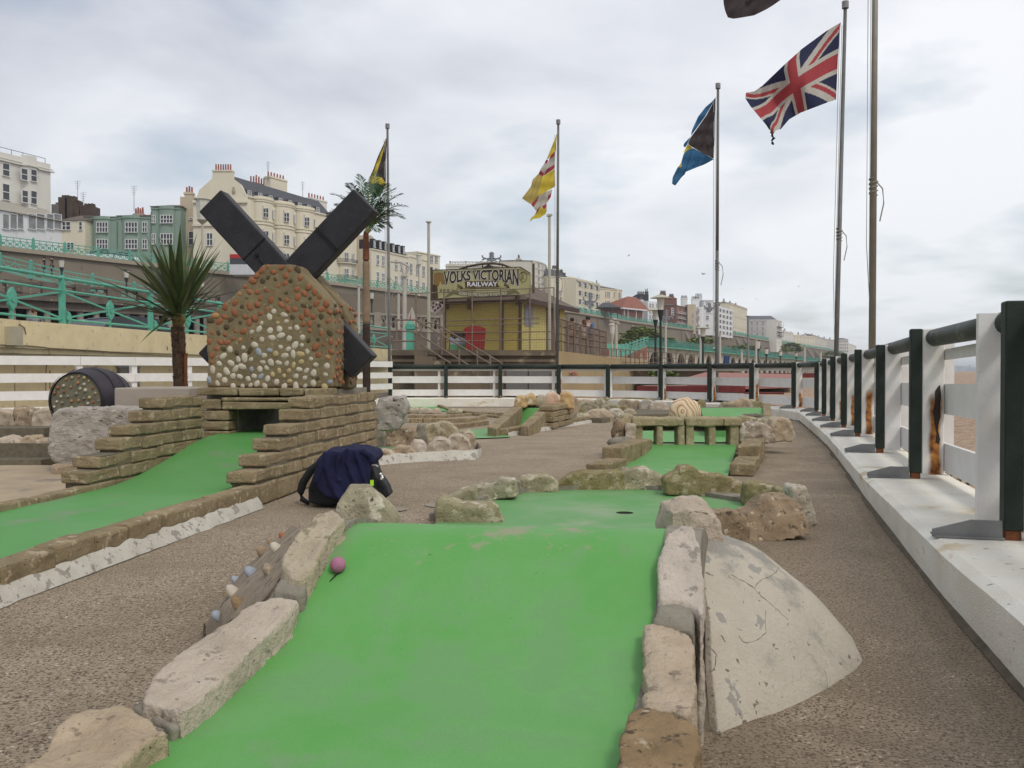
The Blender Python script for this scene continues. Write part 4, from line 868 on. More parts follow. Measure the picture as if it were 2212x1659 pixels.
# ---------------- bag and jacket ----------------
bg_ = empty('bag', P(745, 1092, 6.15), 'black holdall standing on the asphalt by the stepped wall', 'bag')
BAGM = mat('black_nylon', (.010, .010, .011), (.016, .016, .018), 30, .6, .4, 80)
b = MB(); C5 = lambda x, y: (637 + .096 * x, 955.6 + .096 * y)
def pr_(pl_, d, th): b.prism([P(*q, d) for q in pl_], (0, th, 0))
pr_([(666, 1088), (664, 1060), (683, 1003), (760, 985), (800, 996), (812, 1030), (812, 1084), (790, 1090), (700, 1092)], 6.05, .30)
o = b.build('body', BAGM, bg_); rockify(o, .011, .02, .006, 6, 0)
b = MB(); pr_([(798, 1040), (806, 1033), (822, 1033), (834, 1050), (842, 1071), (826, 1079), (800, 1082)], 6.10, .2); o = b.build('side_pocket', BAGM, bg_); rockify(o, .01, .02, .006, 4, 0)
b = MB(); b.tube([P(*q, 6.2) for q in ((690, 1000), (672, 1015), (655, 1042), (649, 1062), (652, 1078), (668, 1088))], [.022, .026, .028, .026, .02, .012], 8); b.build('strap', BAGM, bg_)
b = MB(); p = P(803.5, 1043, 5.99); b.box(p, (.022, .01, .036), 0); b.build('lime_tag', plain('lime_fabric', (.45, .85, .04)), bg_)
b = MB()
for x, y in ((822, 1024), (825, 1029), (826, 1032), (824, 1034)): b.ball(P(x, y, 6.0), .010, 8)
b.tube([P(800, 1003, 6.0), P(812, 1005, 6.0), P(817, 1008, 6.0)], .005, 5); b.build('metal_clip', plain('bright_metal', (.75, .74, .72), .3, .8), bg_)
b = MB(); pl_ = [(689, 985), (702, 974), (739, 974), (748, 966), (758, 969), (781, 971), (805, 979), (811, 992), (801, 1002), (797, 1042), (788, 1071), (765, 1079), (743, 1082), (704, 1074), (676, 1045), (675, 1029), (696, 1001), (690, 996)]
pr_(pl_, 5.98, .34)
for f_, r_ in (([(752, 968), (750, 1000), (763, 1030), (775, 1055), (788, 1074)], .02), ([(703, 976), (706, 1010), (716, 1045), (735, 1078)], .022), ([(735, 975), (728, 1005), (731, 1040)], .018), ([(690, 990), (690, 1020), (680, 1044)], .018), ([(781, 973), (800, 985), (806, 1000)], .02), ([(767, 972), (780, 1010), (792, 1050)], .013)):
    b.tube([P(*q, 5.975) for q in f_], r_, 8)
o = b.build('jacket', mat('navy_fleece', (.016, .018, .058), (.010, .011, .036), 8, .9, .4, 160)); rockify(o, .009, .035, .006, 5, .006)
tag(o, 'dark navy jacket draped over the black holdall', 'jacket')
# ---------------- middle of the course ----------------
rng = random.Random(31)
def rs(x0, y0, x1, y1, m, parent, th=.25, zbase=0, d=None, a=.045, sc2=1.0, vox=None):
    d = d or Gg((x0 + x1) / 2, y1, zbase).y; y0 -= (y1 - y0) * .12
    w_, h_ = x1 - x0, y1 - y0; pts = []
    for fx_, fy_ in ((0, 1), (-.02, .6), (.05, .25), (.25, .04), (.5, 0), (.75, .05), (.95, .25), (1.02, .6), (1, 1)):
        pts.append((x0 + w_ * (fx_ + rng.uniform(-.04, .04)), y0 + h_ * (fy_ + rng.uniform(-.06, .08) * (fy_ < .9))))
    return rock_stand(pts, d, th, m, parent, vox=vox or max(.012, d * .0012), a=a, a2=.016, sm=2)
isl = empty('stone_border', (-.9, 10.5, 0), 'rock lined pen of big pale stones with a white mortar skirt, right of the windmill', 'stone edging')
for x0, y0, x1, y1, m_ in [(814, 925, 830, 966, GREYM), (826, 926, 900, 964, STONEB), (899, 925, 926, 964, GREYM), (918, 918, 983, 964, STONE2), (975, 930, 990, 950, GREYM), (985, 934, 1018, 955, STONE3), (999, 938, 1025, 976, STONE), (962, 946, 1012, 983, STONE), (925, 954, 972, 990, STONE), (885, 957, 920, 990, STONE), (843, 968, 892, 992, STONE), (812, 976, 848, 996, STONE)]:
    rs(x0, y0, x1, y1, m_, isl, .2)
pts = [Gg(x, y) for x, y in ((812, 1006), (860, 1001), (920, 997), (980, 995), (1030, 993), (1040, 985), (1028, 972))]
def sk(u, v, pts=pts, H=.09, W=.10):
    k = u * (len(pts) - 1); i = min(len(pts) - 2, int(k)); p = pts[i].lerp(pts[i + 1], k - i); n_ = .02 * noise.noise(p * 6)
    return Vector((p.x, p.y + W * (1 - v), p.z + H * (1 - v) + n_ * (1 - v)))
b = MB(); b.grid(sk, 40, 5); b.build('mortar_skirt', WCON, isl, smooth=True)
def gpoly(px, z, mt_, label, zb=0):
    b = MB(); b.poly([Gg(x, y, z) for x, y in px]); return b.build('carpet', mt_, None)
gl = empty('putting_lane', (-1.1, 10.3, 0), 'small patch of green carpet inside the rock lined pen', 'golf lane')
b = MB(); b.poly([Gg(x, y, .012) for x, y in ((800, 966), (905, 964), (960, 972), (930, 985), (860, 985), (800, 980))]); b.build('carpet', GRN2, gl)
# arrow lane with the ramp into a rock tunnel
al = empty('putting_lane', (-.1, 14, 0), 'green lane bending left then rising as a ramp into the rock topped brick tunnel', 'golf lane')
b = MB(); b.poly([Gg(x, y, .015) for x, y in ((985, 931), (1054, 925), (1080, 917), (1130, 919), (1100, 944), (1022, 947))]); b.build('carpet', GRN2, al)
lo = [Gg(1076, 921, .01), Gg(1124, 925, .01)]; T0 = P(1131, 881, 16.2); T1 = P(1165, 881, 16.0)
b = MB(); b.grid(lambda u, v: lo[0].lerp(T0, u).lerp(lo[1].lerp(T1, u), v) + Vector((0, 0, -.05 * math.sin(math.pi * u))), 20, 6); b.build('ramp', GRN, al)
def wedge(a0, a1, t0, t1, parent, name, m_):   # sloping brick wall: plan quad on the ground rising to top points
    b = MB(); n_ = 6
    for k in range(n_):
        A = a0.lerp(t0, k / n_); B_ = a0.lerp(t0, (k + .96) / n_); C = a1.lerp(t1, k / n_); D_ = a1.lerp(t1, (k + .96) / n_)
        bot = [Vector((p.x, p.y, -.25)) for p in (A, B_, D_, C)]; tp = [A, B_, D_, C]
        b.add(tp + bot, [(0, 1, 2, 3), (4, 7, 6, 5), (0, 4, 5, 1), (1, 5, 6, 2), (2, 6, 7, 3), (3, 7, 4, 0)])
    o = b.build(name, m_, parent); q = o.modifiers.new('bev', 'BEVEL'); q.width = .012; return o
rt = empty('rock_tunnel', (.4, 16.5, 0), 'small brick golf tunnel topped with rounded orange rocks at the top of the green ramp', 'rock tunnel')
wedge(P(1053, 921, 13.4), P(1073, 926, 13.2), P(1107, 877, 16.3), P(1130, 876, 16.2), rt, 'left_wall', BRICK)
wedge(P(1124, 919, 13.6), P(1142, 921, 13.5), P(1168, 877, 16.1), P(1193, 877, 16.0), rt, 'right_wall', BRICK)
b = MB(); A = P(1195, 900, 15.2); C = P(1240, 900, 16.6)
for k in range(4): bricks(b, (A.x, A.y), (C.x, C.y), -.05 + k * .095, .095, .25, 1, 4, rng)
finish_bricks(b, 'brick_wall', rt)
b = MB(); p = P(1113, 880, 16.3); q = P(1195, 880, 16.2); b.bx((p.x, 16.35, .1), (q.x, 16.9, .29)); b.build('lintel', GREYM, rt)
for x0, y0, x1, y1, m_ in [(1114, 857, 1138, 876, 'o'), (1136, 854, 1158, 872, 'o'), (1158, 857, 1186, 875, 's'), (1178, 852, 1211, 876, 'w'), (1209, 851, 1238, 877, 'o')]:
    M_ = {'o': bpy.data.materials.get('ochre_rock') or mat('ochre_rock', (.62, .42, .20), (.44, .30, .15), 4, .8, .5, 40, c3=(.7, .58, .42), sscale=6, samt=.42), 's': STONE2, 'w': bpy.data.materials.get('rosy_rock') or mat('rosy_rock', (.60, .45, .33), (.46, .25, .16), 3, .8, .4, 40, c3=(.75, .7, .62), sscale=5, samt=.44)}[m_]
    rs(x0, y0, x1, y1 + 3, M_, rt, .3, d=16.1)
def kerbline(px, z, h, label, n, th=.12, m_=BRICK, skirt_=None):
    e = empty('lane_kerb', Gg(*px[0]), label, 'kerb'); b = MB(); pp = [Gg(*q) for q in px]
    for a, c in zip(pp[:-1], pp[1:]): bricks(b, (a.x, a.y), (c.x, c.y), min(a.z, c.z) - .02, h + .02, th, 1, n, rng)
    o = finish_bricks(b, 'brick_edging', e)
    if skirt_:
        sp = [q + Vector((0, -.01, 0)) for q in pp]; b = MB()
        b.grid(lambda u, v: sk(u, v, [q + Vector((.02, -.08, 0)) for q in sp], skirt_, .08), 50, 3); b.build('mortar_skirt', WCON, e, smooth=True)
    return e
kerbline([(1095, 943), (1160, 933), (1220, 922), (1276, 913)], 0, .13, 'brick kerb with white mortar skirt in front of the rock topped tunnel', 4, skirt_=.06)
kerbline([(952, 931), (1010, 924), (1058, 918)], 0, .09, 'short brick kerb behind the bend of the green lane', 4)
kerbline([(872, 914), (930, 913), (1008, 913), (1053, 905)], 0, .085, 'long low brick kerb above the asphalt right of the grey boulder', 4)
kerbline([(872, 903), (960, 903), (1020, 898), (1080, 904)], 0, .07, 'second low brick kerb behind the long one', 4)
kerbline([(945, 880), (985, 893), (1040, 898), (1092, 899)], 0, .09, 'curving brick kerb behind the small far green', 3)
fg = empty('putting_lane', (-2, 21, 0), 'small far green by the kerb, right of the grey boulder', 'golf lane')
b = MB(); b.poly([Gg(x, y, .015) for x, y in ((868, 875), (930, 876), (962, 884), (968, 889), (940, 887), (868, 884))]); b.build('carpet', GRN, fg)
st = empty('stone_border', (-2, 20.6, 0), 'row of low stones edging the small far green', 'stone edging')
for x0, y0, x1, y1 in [(868, 883, 884, 894), (884, 882, 906, 893), (905, 883, 932, 894), (930, 884, 950, 894), (969, 884, 998, 895), (880, 865, 915, 876), (914, 866, 944, 877)]: rs(x0, y0, x1, y1, rng.choice([STONE, STONE3, STONE2]), st, .2)

# field of rocks left of the striped boulder
rf = empty('rockery', (2.7, 17, 0), 'low rockery of many rough stones between the brick tunnel and the striped rock', 'rockery')
for x0, y0, x1, y1 in [(1238, 872, 1250, 905), (1246, 890, 1262, 905), (1250, 880, 1290, 900), (1284, 872, 1316, 893), (1268, 893, 1318, 911), (1304, 882, 1338, 897), (1314, 893, 1346, 908), (1334, 884, 1354, 897), (1340, 872, 1366, 890), (1364, 874, 1388, 890), (1386, 873, 1412, 891), (1408, 876, 1442, 892), (1240, 870, 1284, 884), (1290, 868, 1340, 882), (1340, 866, 1400, 880), (1398, 866, 1450, 880), (1350, 892, 1374, 903), (1246, 900, 1276, 912)]:
    rs(x0 - 2, y0 - 5, x1 + 2, y1 + 1, rng.choice([STONE, STONE3, STONE2, STONE3]), rf, .3)
b = MB(); pts = [Gg(x, y, 0) for x, y in ((1236, 912), (1300, 914), (1380, 905), (1450, 903), (1452, 880), (1240, 878))]; b.prism(pts, (0, 0, .09)); b.build('mortar_bed', BRICKM, rf)
# ---------------- bridge hole ----------------
BZ = .12; BD = 9.74; BRDG = mat('bridge_stone', (.40, .335, .20), (.28, .23, .13), 9, .95, 1, 60, c3=(.48, .41, .27), sscale=22, samt=.42, c4=(.09, .08, .045), s4scale=50, s4amt=.37)
bl = empty('putting_lane', (1.6, 9, 0), 'green lane running up to the little stone bridge with square arches', 'golf lane')
nl, nr = G(1303, 1027, .02), G(1572, 1028, .02); mlp, mrp = P(1345, 988, 9.05), P(1583, 990, 9.05); ul, ur = P(1371, 958, BD + .05), P(1592, 958, BD + .05)
def bf(u, v):
    Yk = [(nl, nr, .02), (mlp, mrp, .035), (ul, ur, BZ), (ul + Vector((.09, .35, 0)), ur + Vector((.09, .35, 0)), BZ - .03), (ul + Vector((.3, 1.2, 0)), ur + Vector((.3, 1.2, 0)), .03)]
    k = u * 4; i = min(3, int(k)); t = k - i; a = Yk[i][0].lerp(Yk[i + 1][0], t).lerp(Yk[i][1].lerp(Yk[i + 1][1], t), v); s_ = t * t * (3 - 2 * t); a.z = lerp(Yk[i][2], Yk[i + 1][2], s_ if i else t); return a
b = MB(); b.grid(bf, 60, 8); b.build('ramp', GRN, bl, smooth=True)
gb = MB(); gb.poly([Gg(x, y, .018) for x, y in ((1374, 955), (1606, 955), (1604, 930), (1390, 930))]); gb.build('carpet', GRN, bl)
bb = empty('stone_bridge', (1.9, 9.8, 0), 'little stone bridge with five square openings over the green lane', 'bridge')
b = MB()
for x0, x1, y0, y1 in [(1372, 1389, 917, 964), (1418, 1432, 917, 963), (1464, 1480, 917, 963), (1482, 1500, 917, 963), (1531, 1547, 917, 963), (1577, 1597, 917, 966)]:
    p, q = P(x0, y1, BD), P(x1, y0, BD); b.bx((p.x, BD, p.z - .05), (q.x, BD + .22, q.z + .004))
o = b.build('pillar', BRICK, bb)
col.objects.unlink(o); bpy.data.objects.remove(o)
for x0, x1, y0, y1 in [(1372, 1389, 917, 964), (1418, 1432, 917, 963), (1464, 1480, 917, 963), (1482, 1500, 917, 963), (1531, 1547, 917, 963), (1577, 1597, 917, 966)]:
    p, q = P(x0, y1, BD), P(x1, y0, BD); b = MB(); b.bx((p.x, BD, p.z - .05), (q.x, BD + .22, q.z + .004)); o = b.build('pillar', BRDG, bb); rockify(o, .012, .008, .006, 1)
for x0, x1 in ((1367, 1479), (1480, 1562), (1563, 1602)):
    p, q = P(x0, 920, BD), P(x1, 903, BD); b = MB(); b.bx((p.x, BD - .02, p.z), (q.x, BD + .34, q.z)); o = b.build('deck_slab', BRDG, bb); rockify(o, .013, .022, .012, 2)
b = MB(); p, q = P(1378, 930, BD + .26), P(1592, 918, BD + .26); b.bx((p.x, BD + .24, p.z), (q.x, BD + .30, q.z)); b.build('beam', BRICKM, bb)
bs = empty('stone_border', (2, 9.9, 0), 'mixed rocks at both ends of the little stone bridge', 'stone edging')
for x0, y0, x1, y1, m_, d in [(1328, 913, 1348, 946, STONEB, 9.7), (1340, 904, 1374, 940, STONE2, 9.75), (1352, 922, 1374, 950, STONE, 9.65), (1599, 920, 1612, 952, STONE2, 9.75), (1609, 921, 1668, 954, STONEB, 9.75), (1664, 912, 1711, 952, STONE, 10.2), (1602, 904, 1640, 922, STONE3, 10.5), (1637, 906, 1692, 926, STONE3, 10.9), (1612, 898, 1650, 912, BRICKM, 11.5)]: rs(x0, y0, x1, y1, m_, bs, .3, d=d, a=.05)
pts = [P(1320, 952, 9.7), P(1335, 960, 9.5), P(1352, 965, 9.4), P(1370, 962, 9.5)]
b = MB(); b.ball(P(1345, 956, 9.65), .13, 12, 0, (1.3, .8, .5)); b.build('mortar_heap', GREYM, bs, smooth=True)
for (A, B_, n_, lab) in [((1263, 1020), (1375, 958), 5, 'stepped stone kerb left of the lane up to the little bridge'), ((1577, 1030), (1615, 955), 7, 'red brown brick kerb right of the lane up to the little bridge')]:
    e = empty('lane_kerb', G(*A), lab, 'kerb'); b = MB(); a = G(*A, 0); d1 = BD - .1; c = P(*B_, d1)
    lowA = a; mid = a.lerp(c, .42); h2 = .12
    if n_ == 5:
        a2 = P(1264, 1018, 8.0); c2 = P(1314, 1000, 8.55); c3 = P(1369, 955, 9.65); bricks(b, (a2.x, a2.y), (c2.x, c2.y), 0, .10, .19, -1, 2, rng); bricks(b, (c2.x - .06, c2.y), (c3.x, c3.y), 0, .2, .19, -1, 3, rng)
    else:
        a2 = P(1574, 1034, 7.9); c2 = P(1593, 1004, 8.7); c3 = P(1610, 956, 9.75); bricks(b, (a2.x, a2.y), (c2.x, c2.y), 0, .11, .2, -1, 4, rng); bricks(b, (c2.x, c2.y), (c3.x, c3.y), 0, .2, .2, -1, 5, rng)
    finish_bricks(b, 'brick_edging', e)
    if n_ == 7:
        b = MB(); s0 = G(1605, 1028, .005); s1 = G(1642, 964, .005); b.grid(lambda u, v: s0.lerp(s1, u) + Vector((.06 * (v - .5) - .02 * noise.noise(Vector((u * 9, 0, 0))), 0, .06 * (1 - abs(v - .4)))), 20, 6); b.build('mortar_skirt', WCON, e, smooth=True)
# striped dome rock, far green ramp
sr = MB(); p = Gg(1482, 890); p = P(1482, 889, 14.6); sr.ball(p + Vector((0, .1, -.02)), .24, 28, 0, (1.04, .8, 1.0)); o = sr.build('striped_rock', None or mat('banded_sandstone', (.68, .50, .32), (.60, .42, .26), 3, .8, .3, 60), smooth=True)
m_ = o.modifiers.new('rough', 'DISPLACE'); m_.texture = TEX1; m_.strength = .07; m_.texture_coords = 'LOCAL'
tag(o, 'domed rock with orange and brown wavy stripes behind the little bridge', 'rock')
t = bpy.data.materials['banded_sandstone'].node_tree; N = t.nodes
wv = N.new('ShaderNodeTexWave'); wv.wave_type = 'RINGS'; wv.rings_direction = 'Y'; wv.inputs['Scale'].default_value = 6; wv.inputs['Distortion'].default_value = 13; wv.inputs['Detail'].default_value = 0; wv.inputs['Detail Scale'].default_value = .7
co = N.new('ShaderNodeTexCoord'); mq = N.new('ShaderNodeMapping'); mq.inputs['Location'].default_value = (.06, 0, -.27); t.links.new(co.outputs['Object'], mq.inputs[0]); t.links.new(mq.outputs[0], wv.inputs[0]); rr = N.new('ShaderNodeValToRGB'); e = rr.color_ramp.elements; e[0].position = .0; e[0].color = (.26, .13, .08, 1); e[1].position = .16; e[1].color = (.68, .52, .36, 1); e.new(.65).color = (.62, .38, .18, 1); e.new(.85).color = (.72, .58, .42, 1)
t.links.new(wv.outputs[1], rr.inputs[0]); t.links.new(rr.outputs[0], N['Principled BSDF'].inputs['Base Color'])
mm = MB(); mm.ball(Vector((p.x, p.y + .1, zg(14) - .01)), .42, 18, 0, (1.15, .8, .30)); o = mm.build('rock_bed', GREYM, smooth=True); tag(o, 'low grey mortar heap under the striped rock', 'mortar')
fr_ = empty('putting_lane', (4, 15, 0), 'far green ramp behind the little bridge, bordered by brick on its right', 'golf lane')
a0, a1 = P(1528, 910, 13.2), P(1650, 911, 12.9); c0, c1 = P(1514, 881, 15.4), P(1647, 881, 14.9)
b = MB(); b.grid(lambda u, v: a0.lerp(c0, u).lerp(a1.lerp(c1, u), v) + Vector((0, 0, -.10 * math.sin(math.pi * u) * (1 - u * .5))), 20, 8); b.add([a0, a1, Vector((a1.x, a1.y, -.3)), Vector((a0.x, a0.y, -.3))], [(0, 1, 2, 3)]); b.build('ramp', GRN, fr_, smooth=False)
wedge(P(1648, 912, 12.9), P(1668, 913, 12.9), P(1648, 870, 15.2), P(1664, 870, 15.2), fr_, 'brick_edging', BRICK)
rk_ = empty('rockery', (4.5, 16, 0), 'row of small grey green rocks behind the far green ramp', 'rockery')
for x0, y0, x1, y1 in [(1560, 872, 1590, 884), (1578, 867, 1604, 882), (1600, 864, 1622, 882), (1618, 865, 1636, 882), (1632, 868, 1650, 882), (1508, 866, 1524, 884)]: rs(x0, y0, x1, y1, rng.choice([STONE3, STONE3, STONE]), rk_, .2, d=15.7)
b = MB(); q0 = P(1515, 880, 15.6); q1 = P(1652, 880, 15.2); b.bar((q0.x, q0.y, .1), (q1.x, q1.y, .1), .2, .38); b.build('backing_wall', GREYM, rk_)
mm = MB(); c = P(1680, 903, 12.8); mm.ball(Vector((c.x + .05, c.y + .3, zg(12.8))), .30, 18, 0, (.95, 1.2, .72)); o = mm.build('concrete_mound', WCON, smooth=True); tag(o, 'small white concrete mound right of the far green ramp beside the kerb', 'mound')
# flagstone patches worn into the asphalt
b = MB(); c = G(972, 1090, .007); b.poly([c + Vector((.17 * math.cos(t), .14 * math.sin(t), 0)) for t in [i * .42 for i in range(15)]]); c = G(850, 1100, .007); b.poly([c + Vector((.09 * math.cos(t), .09 * math.sin(t), 0)) for t in [i * .42 for i in range(15)]])
o = b.build('cement_patch', mat('cement_patch', (.33, .28, .22), (.27, .23, .18), 6, .9, .4, 100)); tag(o, 'smooth round cement patches in the asphalt behind the bag', 'patch')
# spiky beach plants outside the fence
for i, (x, y, d, lab) in enumerate([(2005, 1130, 6.9, 'spiky green plant under the lowest fence board by the second post from the right'), (2072, 1010, 7.3, 'thin spiky shoots on the pebbles seen through the nearest gap of the fence')]):
    p = P(x, y, d); b = MB()
    for k in range(26 if i == 0 else 12):
        a = rng.uniform(0, 6.28); el = rng.uniform(.5, 1.4); L = rng.uniform(.15, .32); dv = Vector((math.cos(a) * math.cos(el), math.sin(a) * math.cos(el), math.sin(el))); s_ = dv.cross(Vector((0, 0, 1))).normalized() * .011; z0 = Vector((p.x + rng.uniform(-.12, .12), p.y + rng.uniform(-.1, .1), .0))
        b.add([z0 - s_, z0 + s_, z0 + dv * L], [(0, 1, 2)])
    o = b.build('beach_plant', plain('coarse_leaf', (.10, .13, .05))); tag(o, lab, 'plant')
# ---------------- sea front, lower part: cream wall with turquoise railing ----------------
R1 = lambda x, y: (.2 * x, 300.8 + .2 * y)
R2 = lambda x, y: (.2 * x, 566.3 + .2 * y)
R3 = lambda x, y: (407 + .2 * x, 318.5 + .2 * y)
R4 = lambda x, y: (707.8 + .2 * x, 495.5 + .2 * y)
R5 = lambda x, y: (884.8 + .2 * x, 513.2 + .2 * y)
R6 = lambda x, y: (1150.2 + .2 * x, 530.9 + .2 * y)
R7 = lambda x, y: (1415.7 + .2 * x, 575.1 + .2 * y)
CWZ = 2.06
cw0 = G(-400, 801 - 132, CWZ); cwp = [G(x, y, CWZ) for x, y in ((-240, 664), (46, 692), (250, 708), (440, 724), (650, 741), (860, 756))]
cw = empty('promenade_wall', (-14, 24, -.2), 'long cream rendered wall with mouldings under the turquoise railing', 'wall')
b = MB()
for a, c in zip(cwp[:-1], cwp[1:]):
    t = (c - a).normalized(); n = Vector((-t.y, t.x, 0))
    for z0, z1, o_ in ((1.42, 2.06, 0), (1.30, 1.42, .07), (1.22, 1.30, .12), (-.3, 1.22, .17)):
        pa, pc = a + n * o_, c + n * o_
        b.add([(pa.x, pa.y, z0), (pc.x, pc.y, z0), (pc.x, pc.y, z1), (pa.x, pa.y, z1), (pa.x + n.x * .6, pa.y + n.y * .6, z0), (pc.x + n.x * .6, pc.y + n.y * .6, z0), (pc.x + n.x * .6, pc.y + n.y * .6, z1), (pa.x + n.x * .6, pa.y + n.y * .6, z1)], [(0, 1, 2, 3), (3, 2, 6, 7), (0, 4, 5, 1), (4, 7, 6, 5)])
b.build('wall', CREAM, cw)
def wallpt(x, z=None, y=None, o_=0):     # point on the wall face seen at column x
    k = (x - CX) / FPX
    for a, c in zip(cwp[:-1], cwp[1:]):
        s = c - a; den = s.x - k * s.y
        t = (k * a.y - a.x) / den
        if -.01 <= t <= 1.01 or c is cwp[-1]:
            p = a + s * t; tt = s.normalized(); n = Vector((-tt.y, tt.x, 0)); q = p + n * o_
            if y is not None: q = Vector((q.x, q.y, P(x, y, q.y).z))
            else: q = Vector((q.x, q.y, z))
            return q
b = MB()
for px in ([(0, 745), (60, 747), (95, 750), (104, 752), (106, 775), (100, 786), (98, 800), (97, 850)], [(40, 700), (52, 708), (55, 722)], [(106, 800), (106, 840)], [(218, 795), (219, 812)], [(360, 748), (361, 756)], [(104, 752), (200, 757), (400, 772)]):
    b.tube([wallpt(x, y=y, o_=-.02) for x, y in px], .014, 5)
b.build('cable', plain('old_cable', (.22, .17, .11)), cw)
p = wallpt(240, y=800); b = MB()
for x0, x1, y0, y1, m_ in ((265, 306, 793, 808, 0), (305, 308, 792, 840, 1), (262, 310, 791, 794, 1), (264, 306, 830, 838, 0)):
    a = wallpt(x0, y=y1, o_=.11); c = wallpt(x1, y=y0, o_=.11); b.box(((a.x + c.x) / 2, (a.y + c.y) / 2, (a.z + c.z) / 2), ((c - a).to_2d().length, .08, abs(c.z - a.z)), math.atan2(c.y - a.y, c.x - a.x), m_)
b.build('window', [plain('grey_glass', (.20, .19, .18), .2), plain('grey_frame', (.33, .35, .37))], cw)
b = MB(); a = wallpt(2, y=745, o_=-.03); c = wallpt(42, y=708, o_=-.03); b.box(((a.x + c.x) / 2, (a.y + c.y) / 2, (a.z + c.z) / 2), (.42, .3, .42), math.atan2(c.y - a.y, c.x - a.x)); b.build('vent_box', plain('dirty_box', (.42, .38, .28)), cw)
# road behind the wall, then the turquoise railing on the wall
RZ = CWZ - .05
rl = empty('railing', (-13, 24, CWZ), 'ornate turquoise cast iron railing with star panels standing on the cream wall', 'railing')
def railing_near(x0, x1, posts, parent, h=1.2, big=True):
    pp = [wallpt(x, z=CWZ, o_=.25) for x in posts]
    for i, p in enumerate(pp):
        b = MB(); b.box((p.x, p.y, p.z + h * .47), (.12, .12, h * .94)); b.ball(p + Vector((0, 0, h * .96)), .085, 12, 0, (1, 1, .9)); b.box((p.x, p.y, p.z + h * .72), (.15, .15, .10))
        t = (pp[min(i + 1, len(pp) - 1)] - pp[max(i - 1, 0)]).normalized(); c = p + t * .16 + Vector((0, 0, .17))
        nrm = Vector((t.y, -t.x, 0)); b.cyl(c - nrm * .05, c + nrm * .05, .17, .17, 18); b.cyl(c + nrm * .05, c + nrm * .07, .07, .07, 12); b.prism([p + t * .05 + Vector((0, 0, .62)), p + t * .05, p + t * .2, p + t * .16 + Vector((0, 0, .25)), p + t * .08 + Vector((0, 0, .4))], nrm * .05)
        b.build('post', TURQ, parent)
    for a, c in zip(pp[:-1], pp[1:]):
        for z in (.96, .70, .10):
            b = MB(); b.cyl(a + Vector((0, 0, h * z)), c + Vector((0, 0, h * z)), .042 if z > .9 else .03, None, 8); b.build('rail', TURQ, parent)
        m = (a + c) / 2 + Vector((0, 0, h * .40)); b = MB(); t = (c - a).normalized(); nrm = Vector((t.y, -t.x, 0))
        for q, z in ((a, .68), (a, .12), (c, .68), (c, .12)): b.bar(m, q + Vector((0, 0, h * z)), .03, .045)
        b.prism([m + t * (.19 * math.cos(k)) * (1 if i_ % 2 else .8) + Vector((0, 0, .24 * math.sin(k) * (1.15 if i_ % 4 == 2 else .8))) - nrm * .03 for i_, k in enumerate([i * math.pi / 4 for i in range(8)])], nrm * .07)
        b.cyl(m + nrm * .04, m + nrm * .06, .075, .075, 12); b.bar(m, Vector((m.x, m.y, CWZ)), .05, .05); b.build('star_panel', TURQ, parent)
railing_near(0, 0, [-80, 155, 343, 489, 600, 690, 782, 850], rl)
struct_ = lambda b, n, m_, lab=None: (lambda o: (struct(o), o.__setitem__('label', lab) if lab else None))(b.build(n, m_))
b = MB(); b.add([cwp[0] + Vector((0, .3, -.81)), cwp[-1] + Vector((0, .3, -.81)), Vector((8, 76, 1.25)), Vector((-70, 76, 1.25)), Vector((-60, 20, 1.25))], [(0, 1, 2, 3, 4)]); struct_(b, 'road', plain('road_tarmac', (.07, .07, .07)), 'seafront road behind the cream wall')

# ---------------- upper promenade: terrace, retaining wall, railing ----------------
UZ = 15.0
UP = [G(x, y, UZ) for x, y in ((-260, 455), (0, 511), (140, 528), (280, 545), (420, 562), (560, 578), (708, 593), (815, 608), (923, 623), (1050, 641), (1140, 652), (1232, 661), (1360, 685), (1470, 701), (1584, 716), (1690, 736), (1786, 752), (1850, 766), (1890, 777))]
b = MB(); n_ = len(UP)
for a, c in zip(UP[:-1], UP[1:]): b.add([(a.x, a.y, 13.9), (c.x, c.y, 13.9), (c.x - 260, c.y + 420, 14.1), (a.x - 260, a.y + 420, 14.1)], [(0, 1, 2, 3)])
struct_(b, 'terrace', plain('terrace_paving', (.2, .18, .16)), 'upper road terrace on top of the retaining wall')
rw = empty('retaining_wall', (10, 143, -.2), 'tall brown concrete retaining wall below the upper turquoise railing', 'wall')
b = MB()
for a, c in zip(UP[:-1], UP[1:]):
    t = (c - a).normalized(); n = Vector((t.y, -t.x, 0))
    b.add([(a.x, a.y, 13.9), (c.x, c.y, 13.9), (c.x + n.x * 2.2, c.y + n.y * 2.2, -.3), (a.x + n.x * 2.2, a.y + n.y * 2.2, -.3)], [(0, 1, 2, 3)])
b.build('wall', RETW, rw)
b = MB()
for a, c in zip(UP[:-1], UP[1:]): b.bar(a + Vector((0, -.2, -1.25)), c + Vector((0, -.2, -1.25)), .7, .45)
b.build('coping', plain('coping_stone', (.34, .29, .22)), rw)
